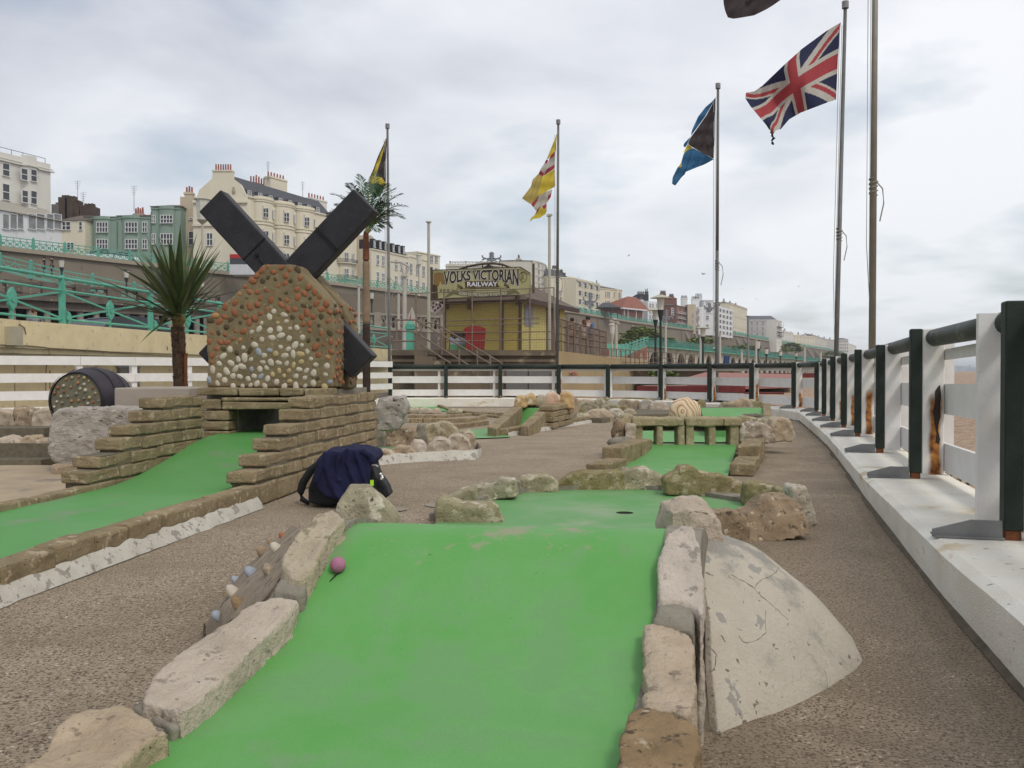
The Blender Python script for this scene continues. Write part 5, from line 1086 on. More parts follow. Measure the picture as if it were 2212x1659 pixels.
# buttresses on the right-hand stretch
BUTM = plain('buttress_concrete', (.20, .17, .13))
def atU(x, path=None):
    k = (x - CX) / FPX; path = path or UP
    for a, c in zip(path[:-1], path[1:]):
        if (a.x / a.y - k) * (c.x / c.y - k) <= 0:
            s = c - a; t = (k * a.y - a.x) / (s.x - k * s.y); return a + s * t, s.normalized()
for x in (1365, 1388, 1480, 1500, 1590, 1606, 1672, 1690, 1742, 1758, 1800):
    p, t = atU(x); n = Vector((t.y, -t.x, 0)); w_ = 2.2 + (x > 1580) * 1.6
    b = MB(); f = 7 + (x > 1600) * 3
    b.add([p + t * -w_ / 2 + Vector((0, 0, -1.6)), p + t * w_ / 2 + Vector((0, 0, -1.6)), p + t * w_ / 2 + n * f + Vector((0, 0, -15)), p - t * w_ / 2 + n * f + Vector((0, 0, -15)), p + t * -w_ / 2 + Vector((0, 0, -15)), p + t * w_ / 2 + Vector((0, 0, -15))], [(0, 1, 2, 3), (0, 3, 4), (1, 5, 2)]); b.build('buttress', BUTM, rw)
def railing_far(path, h, step, name_label, mt_, loc=None, lattice=True, dens_=1.0, top=.06):
    e = empty('railing', loc or path[len(path) // 2], name_label, 'railing'); tot = 0
    for a, c in zip(path[:-1], path[1:]):
        L = (c - a).length; k = max(1, int(round(L / step))); t = (c - a) / k
        for i in range(k):
            p = a + t * i
            if tot < 98: b = MB(); b.box((p.x, p.y, p.z + h * .5), (top * 3.2, top * 3.2, h * 1.08)); b.ball(p + Vector((0, 0, h * 1.1)), top * 2.0, 6); b.build('post', mt_, e); tot += 1
        b = MB(); b.bar(a + Vector((0, 0, h)), c + Vector((0, 0, h)), top, top * 1.2); b.bar(a + Vector((0, 0, h * .72)), c + Vector((0, 0, h * .72)), top, top); b.bar(a + Vector((0, 0, h * .10)), c + Vector((0, 0, h * .10)), top, top * 1.8); b.build('rail', mt_, e)
        if lattice:
            b = MB()
            for i in range(k):
                p, q = a + t * i, a + t * (i + 1); nn = max(1, int(round(step / 1.5 * dens_)))
                for j in range(nn):
                    u0 = p.lerp(q, j / nn); u1 = p.lerp(q, (j + 1) / nn)
                    b.bar(u0 + Vector((0, 0, h * .72)), u1 + Vector((0, 0, h * .1)), top * .7, top * .8); b.bar(u0 + Vector((0, 0, h * .1)), u1 + Vector((0, 0, h * .72)), top * .7, top * .8)
                    m = (u0 + u1) / 2 + Vector((0, 0, h * .41)); s_ = t.normalized() * top * 2; b.bar(m - s_, m + s_, top * 1.4, top * 3.2); b.bar(u0, u0 + Vector((0, 0, h)), top * .6, top * .7)
            b.build('lattice', mt_, e)
    return e
railing_far([p + Vector((0, 0, -1.1)) for p in UP], 1.15, 4.5, 'long turquoise railing along the upper promenade in front of the terraces', TURQF, top=.075, dens_=1.7)
# ramp rising to the left with its own railing, in front of the retaining wall
rp = [P(-60, 560, 70), P(0, 570, 71), P(67, 586, 72), P(134, 602, 73), P(200, 614, 74), P(290, 632, 76), P(340, 642, 77)]
railing_far([p + Vector((0, 0, -.55)) for p in rp], 1.2, 2.6, 'sloping turquoise railing of the left ramp, in front of the brown wall', TURQF, top=.07)
rmp = empty('ramp', (-32, 73, 2), 'brown masonry ramp sloping down to the right behind the balustrade', 'ramp'); b = MB()
for a, c in zip(rp[:-1], rp[1:]):
    A, C = a + Vector((0, 0, -.6)), c + Vector((0, 0, -.6)); b.add([A, C, C + Vector((0, 4, 0)), A + Vector((0, 4, 0)), (A.x, A.y, -.2), (C.x, C.y, -.2)], [(0, 1, 2, 3), (0, 4, 5, 1)])
b.build('wall', RETW, rmp)
# sooty balustraded colonnade at the left
cl = empty('colonnade_building', (-27, 58, 2), 'sooty stone colonnade with a balustrade on its roof, behind the near turquoise railing', 'building')
A, B_ = P(-140, 606, 58), P(470, 655, 64)
hb_ = B_ - A; t = Vector((hb_.x, hb_.y, 0)).normalized(); L = Vector((hb_.x, hb_.y, 0)).length; zt0 = A.z; n = Vector((t.y, -t.x, 0))
# the line falls to the right in the picture because it recedes; keep it level at the mean height
A = P(-140, 596, 52); B_ = G(480, 640, A.z); t = Vector((B_.x - A.x, B_.y - A.y, 0)); L = t.length; t.normalize(); n = Vector((t.y, -t.x, 0)); Z = A.z
def Q(u, o_, z): return Vector((A.x + t.x * u + n.x * o_, A.y + t.y * u + n.y * o_, z))
ang = math.atan2(t.y, t.x); b = MB()
def qb(b, u0, u1, o0, o1, z0, z1, mi=0): c = Q((u0 + u1) / 2, (o0 + o1) / 2, (z0 + z1) / 2); b.box(c, (abs(u1 - u0), abs(o1 - o0), abs(z1 - z0)), ang, mi)
qb(b, 0, L, -.1, .35, Z - 0.136, Z); qb(b, 0, L, -.2, .3, Z - 0.961, Z - 0.620); qb(b, 0, L, -.3, .5, Z - 1.085, Z - 0.961); qb(b, 0, L, -.1, .15, Z - 1.488, Z - 1.085); qb(b, 0, L, -.1, .3, Z - 1.612, Z - 1.488)
b.build('entablature', DARKST, cl); b = MB(); k = 0; u = .6; brk = [3, 9, 16, 24, 33]
npier = 9
for i in range(npier + 1):
    u = L * i / npier; b = MB(); qb(b, u - .45, u + .45, -.15, .42, Z - 0.620, Z + .08); b.build('pier', DARKST, cl)
BALM = mat('dusty_baluster', (.42, .36, .32), (.25, .21, .18), 1, .9)
for i in range(npier):
    b = MB()
    u0, u1 = L * i / npier + .5, L * (i + 1) / npier - .5; m = int((u1 - u0) / .42)
    for j in range(m + 1):
        u = lerp(u0, u1, j / m); p = Q(u, .1, Z - 0.620); b.tube([p + Vector((0, 0, z)) for z in (0, .06, .18, .3, .4, .5)], [.09, .05, .10, .055, .08, .09], 6)
    b.build('baluster_row', BALM, cl)
for i in range(2 * npier + 1):
    u = L * i / (2 * npier); p = Q(u, 0, Z - 1.612); b = MB(); b.cyl(p, Vector((p.x, p.y, -.1)), .2, .24, 10); b.build('column', PALEST, cl); b = MB(); qb(b, 0, L, -2.6, -2.4, 0, Z - 1.054); b.build('recess_shade', VOID, cl); b = MB(); qb(b, 0, L, -2.4, -.1, Z - 1.178, Z - 1.085); b.build('soffit', DARKST, cl)  # recess panel painted near black for the shade behind the columns
# middle stretch: arches under the wall, balustrade, right of the palm
ca = empty('arcade', (-14, 80, 0), 'brown wall pierced by dark arches between the palm and the yellow kiosk', 'arcade')
A2 = P(560, 632, 88); b = MB(); y_top = 627
B2 = G(980, 664, A2.z); t = Vector((B2.x - A2.x, B2.y - A2.y, 0)); L = t.length; t.normalize(); n = Vector((t.y, -t.x, 0)); A = A2; Z = A2.z + .6; ang = math.atan2(t.y, t.x)
na = 15; wA = L / na; zs = Z - 3.0
for i in range(na):
    u0 = i * wA; pts = [Q(u0, 0, Z), Q(u0 + wA, 0, Z), Q(u0 + wA, 0, zs)]; r = wA * .44
    pts += [Q(u0 + wA / 2 + r * math.cos(a_), 0, zs + r * 1.05 * math.sin(a_)) for a_ in [math.pi * k / 10 for k in range(11)]] + [Q(u0, 0, zs)]
    b.prism(pts, -n * .7)
    c = Q(u0, -.35, (zs + 2) / 2); b.box(c, (.5, .6, zs - 1.5), ang)
b.build('arches', RETW, ca); b = MB(); qb(b, 0, L, -2.2, -2.0, 0, Z - .2); b.build('recess_shade', VOID, ca)  # near-black panel paints the shade inside the arches
p_ = [G(900, 675, 2.0)]
bl_ = empty('balustrade', (-12, 62, 2), 'weathered stone balustrade in front of the dark arches', 'balustrade')
A = P(735, 670, 60); B2 = P(1010, 686, 66); t = Vector((B2.x - A.x, B2.y - A.y, 0)); L = t.length; t.normalize(); n = Vector((t.y, -t.x, 0)); Z = A.z - .1; ang = math.atan2(t.y, t.x)
b = MB(); qb(b, 0, L, -.1, .25, Z - .15, Z); qb(b, 0, L, -.1, .25, Z - 1.15, Z - .95); b.build('coping', PALEST, bl_); b = MB(); qb(b, 0, L, -.1, .2, -.1, Z - 1.15); b.build('wall', DARKST, bl_); b = MB()
for i in range(28):
    u = L * i / 27; p = Q(u, .08, Z - .95)
    if i % 7 == 0: qb(b, u - .25, u + .25, -.1, .28, Z - 1.15, Z + .06)
    else: b.tube([p + Vector((0, 0, z)) for z in (0, .1, .3, .5, .8)], [.10, .06, .12, .07, .1], 6)
b.build('balusters', PALEST, bl_)

# ---------------- long turquoise arcade on the right ----------------
ar = empty('arcade', (30, 130, -.2), 'long white arcade of pointed arches carrying a turquoise railed walkway', 'arcade')
AZ = 4.9; ap = [G(x, y, AZ) for x, y in ((1398, 731), (1460, 738), (1540, 748), (1620, 757.5), (1700, 766), (1760, 774), (1800, 779.5))]
ARW = mat('arcade_cream', (.50, .47, .38), (.40, .37, .29), .5, .9); tot = []
for a, c in zip(ap[:-1], ap[1:]):
    L_ = (c - a).length; k = max(1, int(round(L_ / 6.6)))
    for i in range(k): tot.append((a.lerp(c, i / k), a.lerp(c, (i + 1) / k)))
b = MB(); bt = MB()
for a, c in tot:
    t = (c - a); w_ = t.length; t.normalize(); n = Vector((-t.y, t.x, 0)); z1 = 3.88; zs = 2.1
    def Z_(u, z): return Vector((a.x + t.x * u, a.y + t.y * u, z))
    arc = [Z_(w_ / 2 + s_ * w_ * .36 * (1 - k_) ** .8, zs + 1.35 * k_ ** .62) for s_, ks in ((1, (0, .3, .6, .85, 1)), (-1, (.85, .6, .3, 0))) for k_ in ks]
    b.prism([Z_(0, z1), Z_(w_, z1), Z_(w_, -.3), Z_(w_ * .86, -.3)] + arc + [Z_(w_ * .14, -.3), Z_(0, -.3)], n * .35)
    bt.bar(Z_(0, 3.9) - n * .35, Z_(w_, 3.9) - n * .35, .9, .1); bt.bar(Z_(0, 3.3), Z_(0, 3.82) - n * .6, .10, .08)
b.build('arches', ARW, ar); bt.build('walkway_edge', TURQF, ar); b = MB()
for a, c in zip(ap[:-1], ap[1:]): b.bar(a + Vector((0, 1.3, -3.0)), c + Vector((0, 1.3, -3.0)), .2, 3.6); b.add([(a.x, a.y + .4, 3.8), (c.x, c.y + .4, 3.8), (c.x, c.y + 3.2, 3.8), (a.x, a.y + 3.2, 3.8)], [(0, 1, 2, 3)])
b.build('recess_shade', VOID, ar)  # near-black backing, painted shade for the arch openings
railing_far([Vector((p.x, p.y - .5, 3.96)) for p in ap] , .95, 5.5, 'turquoise railing on top of the long white arcade', mat('turquoise_dense', (.09, .27, .21), (.06, .18, .14), .5, .7), lattice=True, dens_=2.2, top=.075)
# left end: stairs pavilion sloping up
railing_far([P(1318, 781, 84), P(1352, 767, 92), P(1398, 749, 104)], 1.0, 2.2, 'turquoise stair railing climbing to the left end of the arcade', TURQF, top=.06)
pv = empty('stair_pavilion', P(1378, 785, 104), 'small red brick end pavilion of the arcade with arched doorways', 'building')
b = MB(); pa, pb_ = P(1372, 790, 106), P(1398, 790, 106); b.add([P(1322, 790, 100), P(1398, 790, 106), P(1398, 749, 106), P(1375, 753, 104), P(1322, 776, 100)], [(0, 1, 2, 3, 4)]); b.prism([P(1340, 790, 102), P(1398, 790, 106.5), P(1398, 750, 106.5), P(1372, 755, 104), P(1340, 768, 102)], (0, 4, 0)); b.build('wall', plain('red_brick', (.28, .12, .08)), pv)
b = MB()
for x in (1352, 1368, 1384): b.prism([P(x - 4, 790, 101), P(x + 4, 790, 101), P(x + 4, 768, 101), P(x, 762, 101), P(x - 4, 768, 101)], (0, .2, 0))
b.build('doorway', plain('pale_doorway', (.36, .27, .2)), pv)
b = MB(); b.bar(P(1322, 777, 99.5), P(1375, 754, 103.5), .5, .35); b.build('coping', TURQF, pv)
b = MB(); b.prism([P(1308, 742, 96), P(1362, 744, 98), P(1362, 756, 98), P(1308, 754, 96)], (0, .1, 0)); o = b.build('railing', TURQF); tag(o, 'short turquoise mesh railing above a red shopfront behind the platform', 'railing')
b = MB(); b.prism([P(1306, 756, 98), P(1345, 757, 99), P(1345, 790, 99), P(1306, 790, 98)], (0, 4, 0)); o = b.build('shop', plain('shop_red', (.30, .05, .045))); tag(o, 'low red shopfront right of the railway platform', 'building')

# ---------------- bushes on the slope ----------------
def bush(cx, cy, rx, ry, d, label, n_=900, seed=0, col_=None):
    rng = random.Random(seed); b = MB(); c = P(cx, cy, d); sx = rx * d / FPX; sz = ry * d / FPX; lf = .16 * d / 100 + .12
    for i in range(n_):
        a, e = rng.uniform(0, 6.28), rng.uniform(-.9, 1.57); r = rng.uniform(.55, 1.0) * (1 + .35 * noise.noise(Vector((a * 2, e * 3, seed))))
        p = c + Vector((sx * r * math.cos(a) * math.cos(e), sx * .45 * r * math.sin(a) * math.cos(e), sz * r * math.sin(e)))
        q = Matrix.Rotation(rng.uniform(0, 6), 3, 'Z') @ Matrix.Rotation(rng.uniform(-1, 1), 3, 'X'); s_ = lf * rng.uniform(.6, 1.4)
        b.add([p + q @ Vector((-s_, 0, 0)), p + q @ Vector((0, -s_ * .5, 0)), p + q @ Vector((s_, 0, .1)), p + q @ Vector((0, s_ * .5, 0))], [(0, 1, 2, 3)])
    o = b.build('bush', BUSHM[seed % 2]); tag(o, label, 'bush', 'bushes on the slope'); return o
BUSHM = [mat('bush_leaf', (.22, .26, .07), (.12, .16, .045), .6, .8, c3=(.18, .18, .06), sscale=.9, samt=.42), mat('bush_leaf_dark', (.16, .21, .06), (.09, .13, .04), .6, .8, c3=(.15, .16, .05), sscale=.9, samt=.4)]
bush(1388, 728, 44, 20, 128, 'broad green bush above the stair pavilion on the slope', 1500, 2)
bush(1345, 745, 22, 12, 122, 'smaller green bush left of the broad one', 500, 3); bush(1440, 742, 26, 12, 135, 'green bush right of the broad one behind the twin lamp', 500, 7)
bush(1516, 737, 32, 8, 190, 'low green bush above the arcade under the white terrace', 600, 4); bush(1610, 752, 34, 7, 260, 'low dark bush above the middle of the arcade', 500, 5)
bush(1710, 752, 26, 11, 300, 'yellow green bush above the right part of the arcade', 500, 6); bush(1800, 768, 30, 9, 420, 'distant bush at the right end of the retaining wall', 400, 8)
bush(1432, 812, 30, 9, 40, 'dark bush seen through the fence below the twin lamp', 500, 9)
bush(1850, 775, 30, 9, 460, 'farthest green bush beside the leaning flagpole', 300, 10)
# ---------------- buildings along the upper road ----------------
WFR = plain('white_window_frame', (.72, .72, .72)); PANE = mat('window_pane', (.045, .048, .055), (.025, .027, .03), .6, .15, spec=.5); PANEL_ = mat('window_pane_curtained', (.26, .27, .27), (.16, .17, .18), .8, .25)
SLATE = mat('slate_roof', (.075, .078, .088), (.05, .052, .06), 1.2, .6); TILE = mat('red_tile_roof', (.28, .10, .06), (.20, .075, .05), 1, .8); BROOF = mat('brown_tile_roof', (.16, .12, .09), (.11, .085, .07), 1, .8)
POT = plain('terracotta_pot', (.34, .10, .06)); POTD = plain('sooty_pot', (.10, .08, .07)); IRON = plain('black_ironwork', (.05, .052, .055)); AERIAL = plain('aerial_metal', (.16, .16, .17))
def stucco(n, c): return mat(n, c, [x * .88 for x in c], .35, .85, c3=[x * .68 for x in c], sscale=.9, samt=.36, stretch=(1, 1, .35), soft=.1)
S_WHITE = stucco('white_stucco', (.68, .66, .60)); S_CREAM = stucco('cream_stucco', (.68, .625, .49)); S_BEIGE = stucco('beige_stucco', (.55, .46, .34)); S_GREEN = stucco('green_stucco', (.25, .335, .275)); S_PALE = stucco('pale_stucco', (.58, .55, .47)); S_BRIGHT = stucco('bright_white_stucco', (.72, .73, .74)); S_GREY = stucco('grey_stucco', (.46, .44, .42)); S_YEL = stucco('yellow_cream_stucco', (.68, .62, .475))
def ellip(cx, w_, h0, h1): return None
class Bld:
    def __init__(s, label, x0, y0, x1, y1, d0, m, depth=10, zb=13.0, flat=False, wall=True, cat='house', name='terraced_house', group='houses on the upper road'):
        A = P(x0, y0, d0); B_ = G(x1, y1, A.z) if not flat else P(x1, y1, d0)
        if flat: B_.z = A.z
        s.A = A; s.B = B_; u = Vector((B_.x - A.x, B_.y - A.y, 0)); s.L = u.length; s.u = u.normalized(); s.n = Vector((s.u.y, -s.u.x, 0))
        s.rz = math.atan2(s.u.y, s.u.x); s.zb = zb; s.H = A.z - zb; s.D = depth; s.m = m
        s.e = empty(name, (A.x, A.y, zb), label, cat, group, s.rz)
        if wall: b = MB(); b.bx((0, 0, 0), (s.L, depth, s.H)); b.build('wall', m, s.e, local=True)
        s.nb = 0
    def l(s, x, y, o_=0):      # pixel -> (u, z) on the facade (pushed out by o_)
        r = ray(x, y); p0 = s.A + s.n * o_; t = (p0 - EYE).dot(s.n) / r.dot(s.n); p = EYE + r * t - s.A
        return p.dot(s.u), p.z + (s.A.z - s.zb)
    def part(s, b, name, m): return b.build(name, m, s.e, local=True)
    def band(s, u0, u1, z0, z1, out_=.2, name='cornice', m=None):
        b = MB(); b.bx((u0, -out_, z0), (u1, .05, z1)); s.part(b, name, m or s.m)
    def win(s, u, z, w_, h, cols=2, rows=2, m=None, o_=0, rot=0, arch=False, fr=.09):
        """window centred on (u, z of its sill)"""
        b = MB(); f = fr
        Rm = Matrix.Translation(Vector((u, -o_, z))) @ Matrix.Rotation(rot, 4, 'Z')
        def bb(x0, x1, y0, y1, z0, z1, mi): b.box(Rm @ Vector(((x0 + x1) / 2, (y0 + y1) / 2, (z0 + z1) / 2)), (x1 - x0, y1 - y0, z1 - z0), rot, mi)
        bb(-w_ / 2, w_ / 2, -.035, .01, 0, h, 1)
        for x in [-w_ / 2 + i * w_ / cols for i in range(cols + 1)]: bb(x - f / 2, x + f / 2, -.10, .01, 0, h, 0)
        for k in range(rows + 1): z_ = h * k / rows; bb(-w_ / 2 - f / 2, w_ / 2 + f / 2, -.11 - (.12 if k == 0 else 0), .01, z_ - f / 2, z_ + f / 2, 0)
        o = b.build('window', [WFR, m or PANE], s.e, local=True); return o
    def wpx(s, x0, y0, x1, y1, cols=2, rows=2, m=None, o_=0, rot=0):
        u0, z0 = s.l(x0, y1, o_); u1, z1 = s.l(x1, y0, o_); return s.win((u0 + u1) / 2, z0, abs(u1 - u0), z1 - z0, cols, rows, m, o_, rot)
    def rooff(s, h, m, inset=1.5, over=.2, z=None):
        z = s.H if z is None else z; b = MB(); L, D = s.L, s.D
        v = [(-over, -over, z), (L + over, -over, z), (L + over, D + over, z), (-over, D + over, z), (inset, D / 2, z + h), (L - inset, D / 2, z + h)]
        b.add(v, [(0, 1, 5, 4), (1, 2, 5), (2, 3, 4, 5), (3, 0, 4), (0, 3, 2, 1)]); s.part(b, 'roof', m)
    def chimney(s, u, y, w_, h, n_=5, m=None, pm=POT, z=None, dd=.9):
        z = s.H if z is None else z; b = MB(); b.bx((u - w_ / 2, y, z - 1.5), (u + w_ / 2, y + dd, z + h)); b.bx((u - w_ / 2 - .12, y - .12, z + h - .35), (u + w_ / 2 + .12, y + dd + .12, z + h - .12)); o = s.part(b, 'chimney', m or s.m)
        b = MB()
        for i in range(n_): x = u - w_ / 2 + w_ * (i + .5) / n_; b.cyl((x, y + dd / 2, z + h), (x, y + dd / 2, z + h + .75 + .15 * (i % 2)), .15, .12, 7)
        b.build('chimney_pots', pm, o, local=True)
    def bay(s, u, w_, dep, z0, z1, n_=8, m=None, round_=True):
        b = MB(); pts = []
        for i in range(n_ + 1):
            t = math.pi * i / n_
            if round_: pts.append((u - w_ / 2 * math.cos(t), -dep * math.sin(t)))
        if not round_: pts = [(u - w_ / 2, 0), (u - w_ * .28, -dep), (u + w_ * .28, -dep), (u + w_ / 2, 0)]
        b.prism([(x, y, z0) for x, y in pts], (0, 0, z1 - z0)); o = s.part(b, 'bay', m or s.m); return o
    def baycorn(s, u, w_, dep, z, h=.3, out_=.18, n_=8, round_=True):
        b = MB()
        if round_: pts = [(u - (w_ / 2 + out_) * math.cos(math.pi * i / n_), -(dep + out_) * math.sin(math.pi * i / n_)) for i in range(n_ + 1)]
        else: pts = [(u - w_ / 2 - out_, 0), (u - w_ * .28 - out_ * .6, -dep - out_), (u + w_ * .28 + out_ * .6, -dep - out_), (u + w_ / 2 + out_, 0)]
        b.prism([(x, y, z) for x, y in pts], (0, 0, h)); s.part(b, 'cornice', s.m)
    def sidewin(s, u, w_, dep, z, h):
        dx_, dy_ = .22 * w_, -dep; L_ = math.hypot(dx_, dy_); rot = math.atan2(dy_, dx_); b = MB(); f = .05
        Rm = Matrix.Translation(Vector((u - .39 * w_ - .02, -dep / 2 - .02, z))) @ Matrix.Rotation(rot, 4, 'Z'); ww = L_ * .66
        def bb(x0, x1, y0, y1, z0, z1, mi): b.box(Rm @ Vector(((x0 + x1) / 2, (y0 + y1) / 2, (z0 + z1) / 2)), (x1 - x0, y1 - y0, z1 - z0), rot, mi)
        bb(-ww / 2, ww / 2, -.03, .01, 0, h, 1)
        for x in (-ww / 2, ww / 2): bb(x - f / 2, x + f / 2, -.07, .01, 0, h, 0)
        for z_ in (0, h / 2, h): bb(-ww / 2, ww / 2, -.08, .01, z_ - f / 2, z_ + f / 2, 0)
        return b.build('window', [WFR, PANE], s.e, local=True)
    def aerial(s, u, y, z, h=2.2):
        b = MB(); b.cyl((u, y, z), (u, y, z + h), .04, .03, 5)
        for k in range(5): b.bar((u - .5 + .06 * k, y, z + h - .15 - .28 * k), (u + .5 - .06 * k, y, z + h - .05 - .28 * k), .03, .03)
        s.part(b, 'aerial', AERIAL)
def rowwin(B_, us, zs, w_, h, cols=2, rows=2, m=None, o_=0):
    for u in us:
        for z in zs: B_.win(u, z, w_, h, cols, rows, m, o_)

# 1 white corner house with a glazed veranda
b1 = Bld('white house at the far left with a glazed veranda and angled bay', -70, 310, 109, 355, 118, S_WHITE, 14, 13.5); B = b1
B.band(-.3, B.L + .45, B.H - 1.15, B.H - .95, .3); B.band(-.3, B.L + .3, B.H - .8, B.H - .68, .15); 
ub, _ = B.l(62, 370); B.bay(ub, 2.5, .7, B.l(62, 456)[1], B.H + .3, round_=False); B.baycorn(ub, 2.5, .7, B.H - 1.15, .2, .25, round_=False)
for (x0, y0, x1, y1) in ((5, 355, 20, 379), (5, 399, 20, 431), (-40, 352, -25, 376), (-40, 396, -25, 428)): B.wpx(x0, y0, x1, y1, 1, 2)
for (x0, y0, x1, y1) in ((45, 366, 59, 388), (66, 368, 79, 391), (47, 413, 60, 437), (66, 414, 79, 440)): B.wpx(x0, y0, x1, y1, 1, 2, o_=.72)
u0, zt_ = B.l(-70, 450, 3); u1, _ = B.l(134, 470, 3); zs = B.l(60, 460, 3)[1]; b = MB(); b.add([(u0, -3.3, zs - .3), (u1, -3.3, zs - .3), (u1, 0, zs + 1.6), (u0, 0, zs + 1.6)], [(0, 1, 2, 3)]); B.part(b, 'veranda_roof', plain('lead_roof', (.36, .33, .28)))
b = MB(); b.bx((u0, -3, 0), (u1, 0, zs - .3)); B.part(b, 'veranda', S_BRIGHT)
for x0, x1 in ((5, 19), (21, 36), (37, 50), (60, 77), (78, 96), (100, 115), (116, 132), (-30, -10)): B.wpx(x0, 464, x1, 494, 1, 1, PANEL_, o_=3.02)
b = MB(); b.bx((u0, -3.5, .2), (u1 + .5, -3.35, 2.5)); B.part(b, 'fascia', plain('dark_fascia', (.09, .09, .10)))
b = MB(); b.bar((0, 1, B.H + .9), (B.L, 1, B.H + .9), .06, .06)
for k in range(8): b.bar((B.L * k / 7, 1, B.H), (B.L * k / 7, 1, B.H + .9), .05, .05)
B.part(b, 'roof_rail', IRON); B.aerial(2.2, 2, B.H + .3, 1.5); B.aerial(6, 2, B.H + .3, 1.6)
# 2 cream cottage with the sooty chimney stacks behind
B = Bld('cream cottage with ruined looking brick chimney stacks, between the white and green houses', 134, 476, 184, 477, 128, S_YEL, 8, 13.5, flat=True)
B.rooff(1.3, BROOF, .5); 
for x0, x1 in ((135, 142), (143, 153), (171, 178)): B.wpx(x0, 479, x1, 497, 1, 2)
B.wpx(145, 524, 160, 540, 2, 1); STK = mat('sooty_brick_stack', (.10, .065, .045), (.06, .045, .035), 1, .95)
for x0, x1, yt, m_ in ((111, 126, 441, plain('grey_gable', (.17, .16, .15))), (124, 143, 425, STK), (139, 156, 427, STK), (155, 168, 438, STK), (172, 197, 443, STK)):
    b = MB(); u0, z1 = B.l(x0, yt, -9); u1, _ = B.l(x1, yt, -9); zb_ = B.l(x0, 478, -9)[1]; b.bx((u0, 9 + .2 * (x0 % 3), zb_ - 2), (u1, 12, z1)); 
    for k in range(3): b.bx((lerp(u0, u1, .12 + .3 * k), 10, z1), (lerp(u0, u1, .26 + .3 * k), 11, z1 + .45)); 
    B.part(b, 'chimney', m_)
B.aerial(B.l(154, 430, -9)[0], 11, B.l(154, 440, -9)[1], 3.8); B.aerial(B.l(166, 430, -9)[0], 11, B.l(166, 445, -9)[1], 2.4)
# 3 green terrace, three houses
for i, (x0, x1, yt, lab) in enumerate([(183, 253, 468, 'sea green rendered house nearest the cream cottage'), (253, 326, 466, 'middle sea green rendered house with a red chimney'), (326, 390, 446, 'tallest sea green rendered house, at the right of its row')]):
    B = Bld(lab, x0, yt, x1, yt, 130, S_GREEN, 9, 13.5, flat=True); w_ = B.L
    ub, _ = B.l((221, 284, 361)[i], 500); B.bay(ub, w_ * .55, .6, 0, B.H, 8); B.baycorn(ub, w_ * .55, .6, B.H - .42, .14, .12); B.band(0, w_, B.H - .42, B.H - .28, .13)
    ys = [(480, 502), (517, 538)] if i < 2 else [(465, 482), (505, 528)]
    xs = [((186, 195), (209, 233)), ((271, 297), (308, 318)), ((329, 336), (347, 373))][i]
    for y0, y1 in ys:
        for xa, xb in xs:
            wide = xb - xa > 14; B.wpx(xa, y0, xb, y1, 4 if wide else 2, 2 if wide else 2, o_=.62 if wide else 0)
    b = MB(); b.cyl((.05, -.1, 0), (.05, -.1, B.H - .8), .07, None, 6); B.part(b, 'drainpipe', plain('pipe_green', (.12, .18, .14)))
    if i == 1: B.rooff(.9, TILE, 1); B.chimney(w_ * .45, 2, 1.3, .7, 4, plain('cement_stack', (.36, .33, .29))); B.aerial(w_ * .33, 2, B.H + 1, 3.6)
    if i == 2: B.rooff(1.0, BROOF, 1)
    if i == 0: B.rooff(.5, BROOF, 1)
# 4 narrow beige gable wall house
B = Bld('narrow beige gable end with a single red chimney left of the big terrace', 389, 425, 425, 425, 132, S_BEIGE, 8, 13.5, flat=True); B.chimney(1.0, .5, 1.1, 1.0, 3, z=B.H - .2); B.wpx(408, 500, 420, 530, 1, 2); B.wpx(409, 470, 416, 474, 1, 1)
# 5 big terrace: gable end, bays, slate mansard
g5 = Bld('great cream terrace with curved gable, round bays and slate roof behind the windmill', 417, 434, 535, 424, 128, S_CREAM, 14, 13.5, flat=True); B = g5
lz = lambda x, y: B.l(x, y)
outl = [(50, 575), (75, 560), (100, 510), (115, 460), (200, 385), (255, 335), (262, 255), (470, 245), (475, 330), (560, 395), (590, 450), (610, 490), (640, 515)]
pts = [B.l(*R3(x, y)) for x, y in outl]; zb_ = B.H - .3; b = MB(); b.prism([(pts[0][0], .0, zb_)] + [(u, .0, z) for u, z in pts] + [(pts[-1][0], .0, zb_)], (0, 1.0, 0)); B.part(b, 'gable', S_CREAM)
u0, z0 = B.l(*R3(255, 240)); u1, _ = B.l(*R3(475, 240)); b = MB(); b.bx((u0, -.12, z0 - .25), (u1, 1.2, z0 - .05)); B.part(b, 'cornice', S_CREAM)
b = MB()
for k in range(7): x = lerp(u0 + .4, u1 - .4, k / 6); b.cyl((x, .5, z0 + .05), (x, .5, z0 + .85), .12, .10, 8)
B.part(b, 'chimney_pots', POT)
b = MB(); c = B.l(*R3(490, 460)); b.ball((c[0], -.05, c[1] - .2), .34, 10, 0, (.8, .35, 1.2)); b.ball((c[0], -.05, c[1] + .3), .2, 8, 0, (.9, .35, .8)); B.part(b, 'carved_crest', plain('weathered_crest', (.38, .33, .26)))
for x0, y0, x1, y1 in ((200, 925, 262, 1060),): a_ = R3(x0, y0); c_ = R3(x1, y1); B.wpx(a_[0], a_[1], c_[0], c_[1], 2, 2)
B.band(0, B.L, B.l(*R3(200, 840))[1] - .15, B.l(*R3(200, 840))[1] + .15, .25); B.band(0, B.L, B.H - .3, B.H, .35)
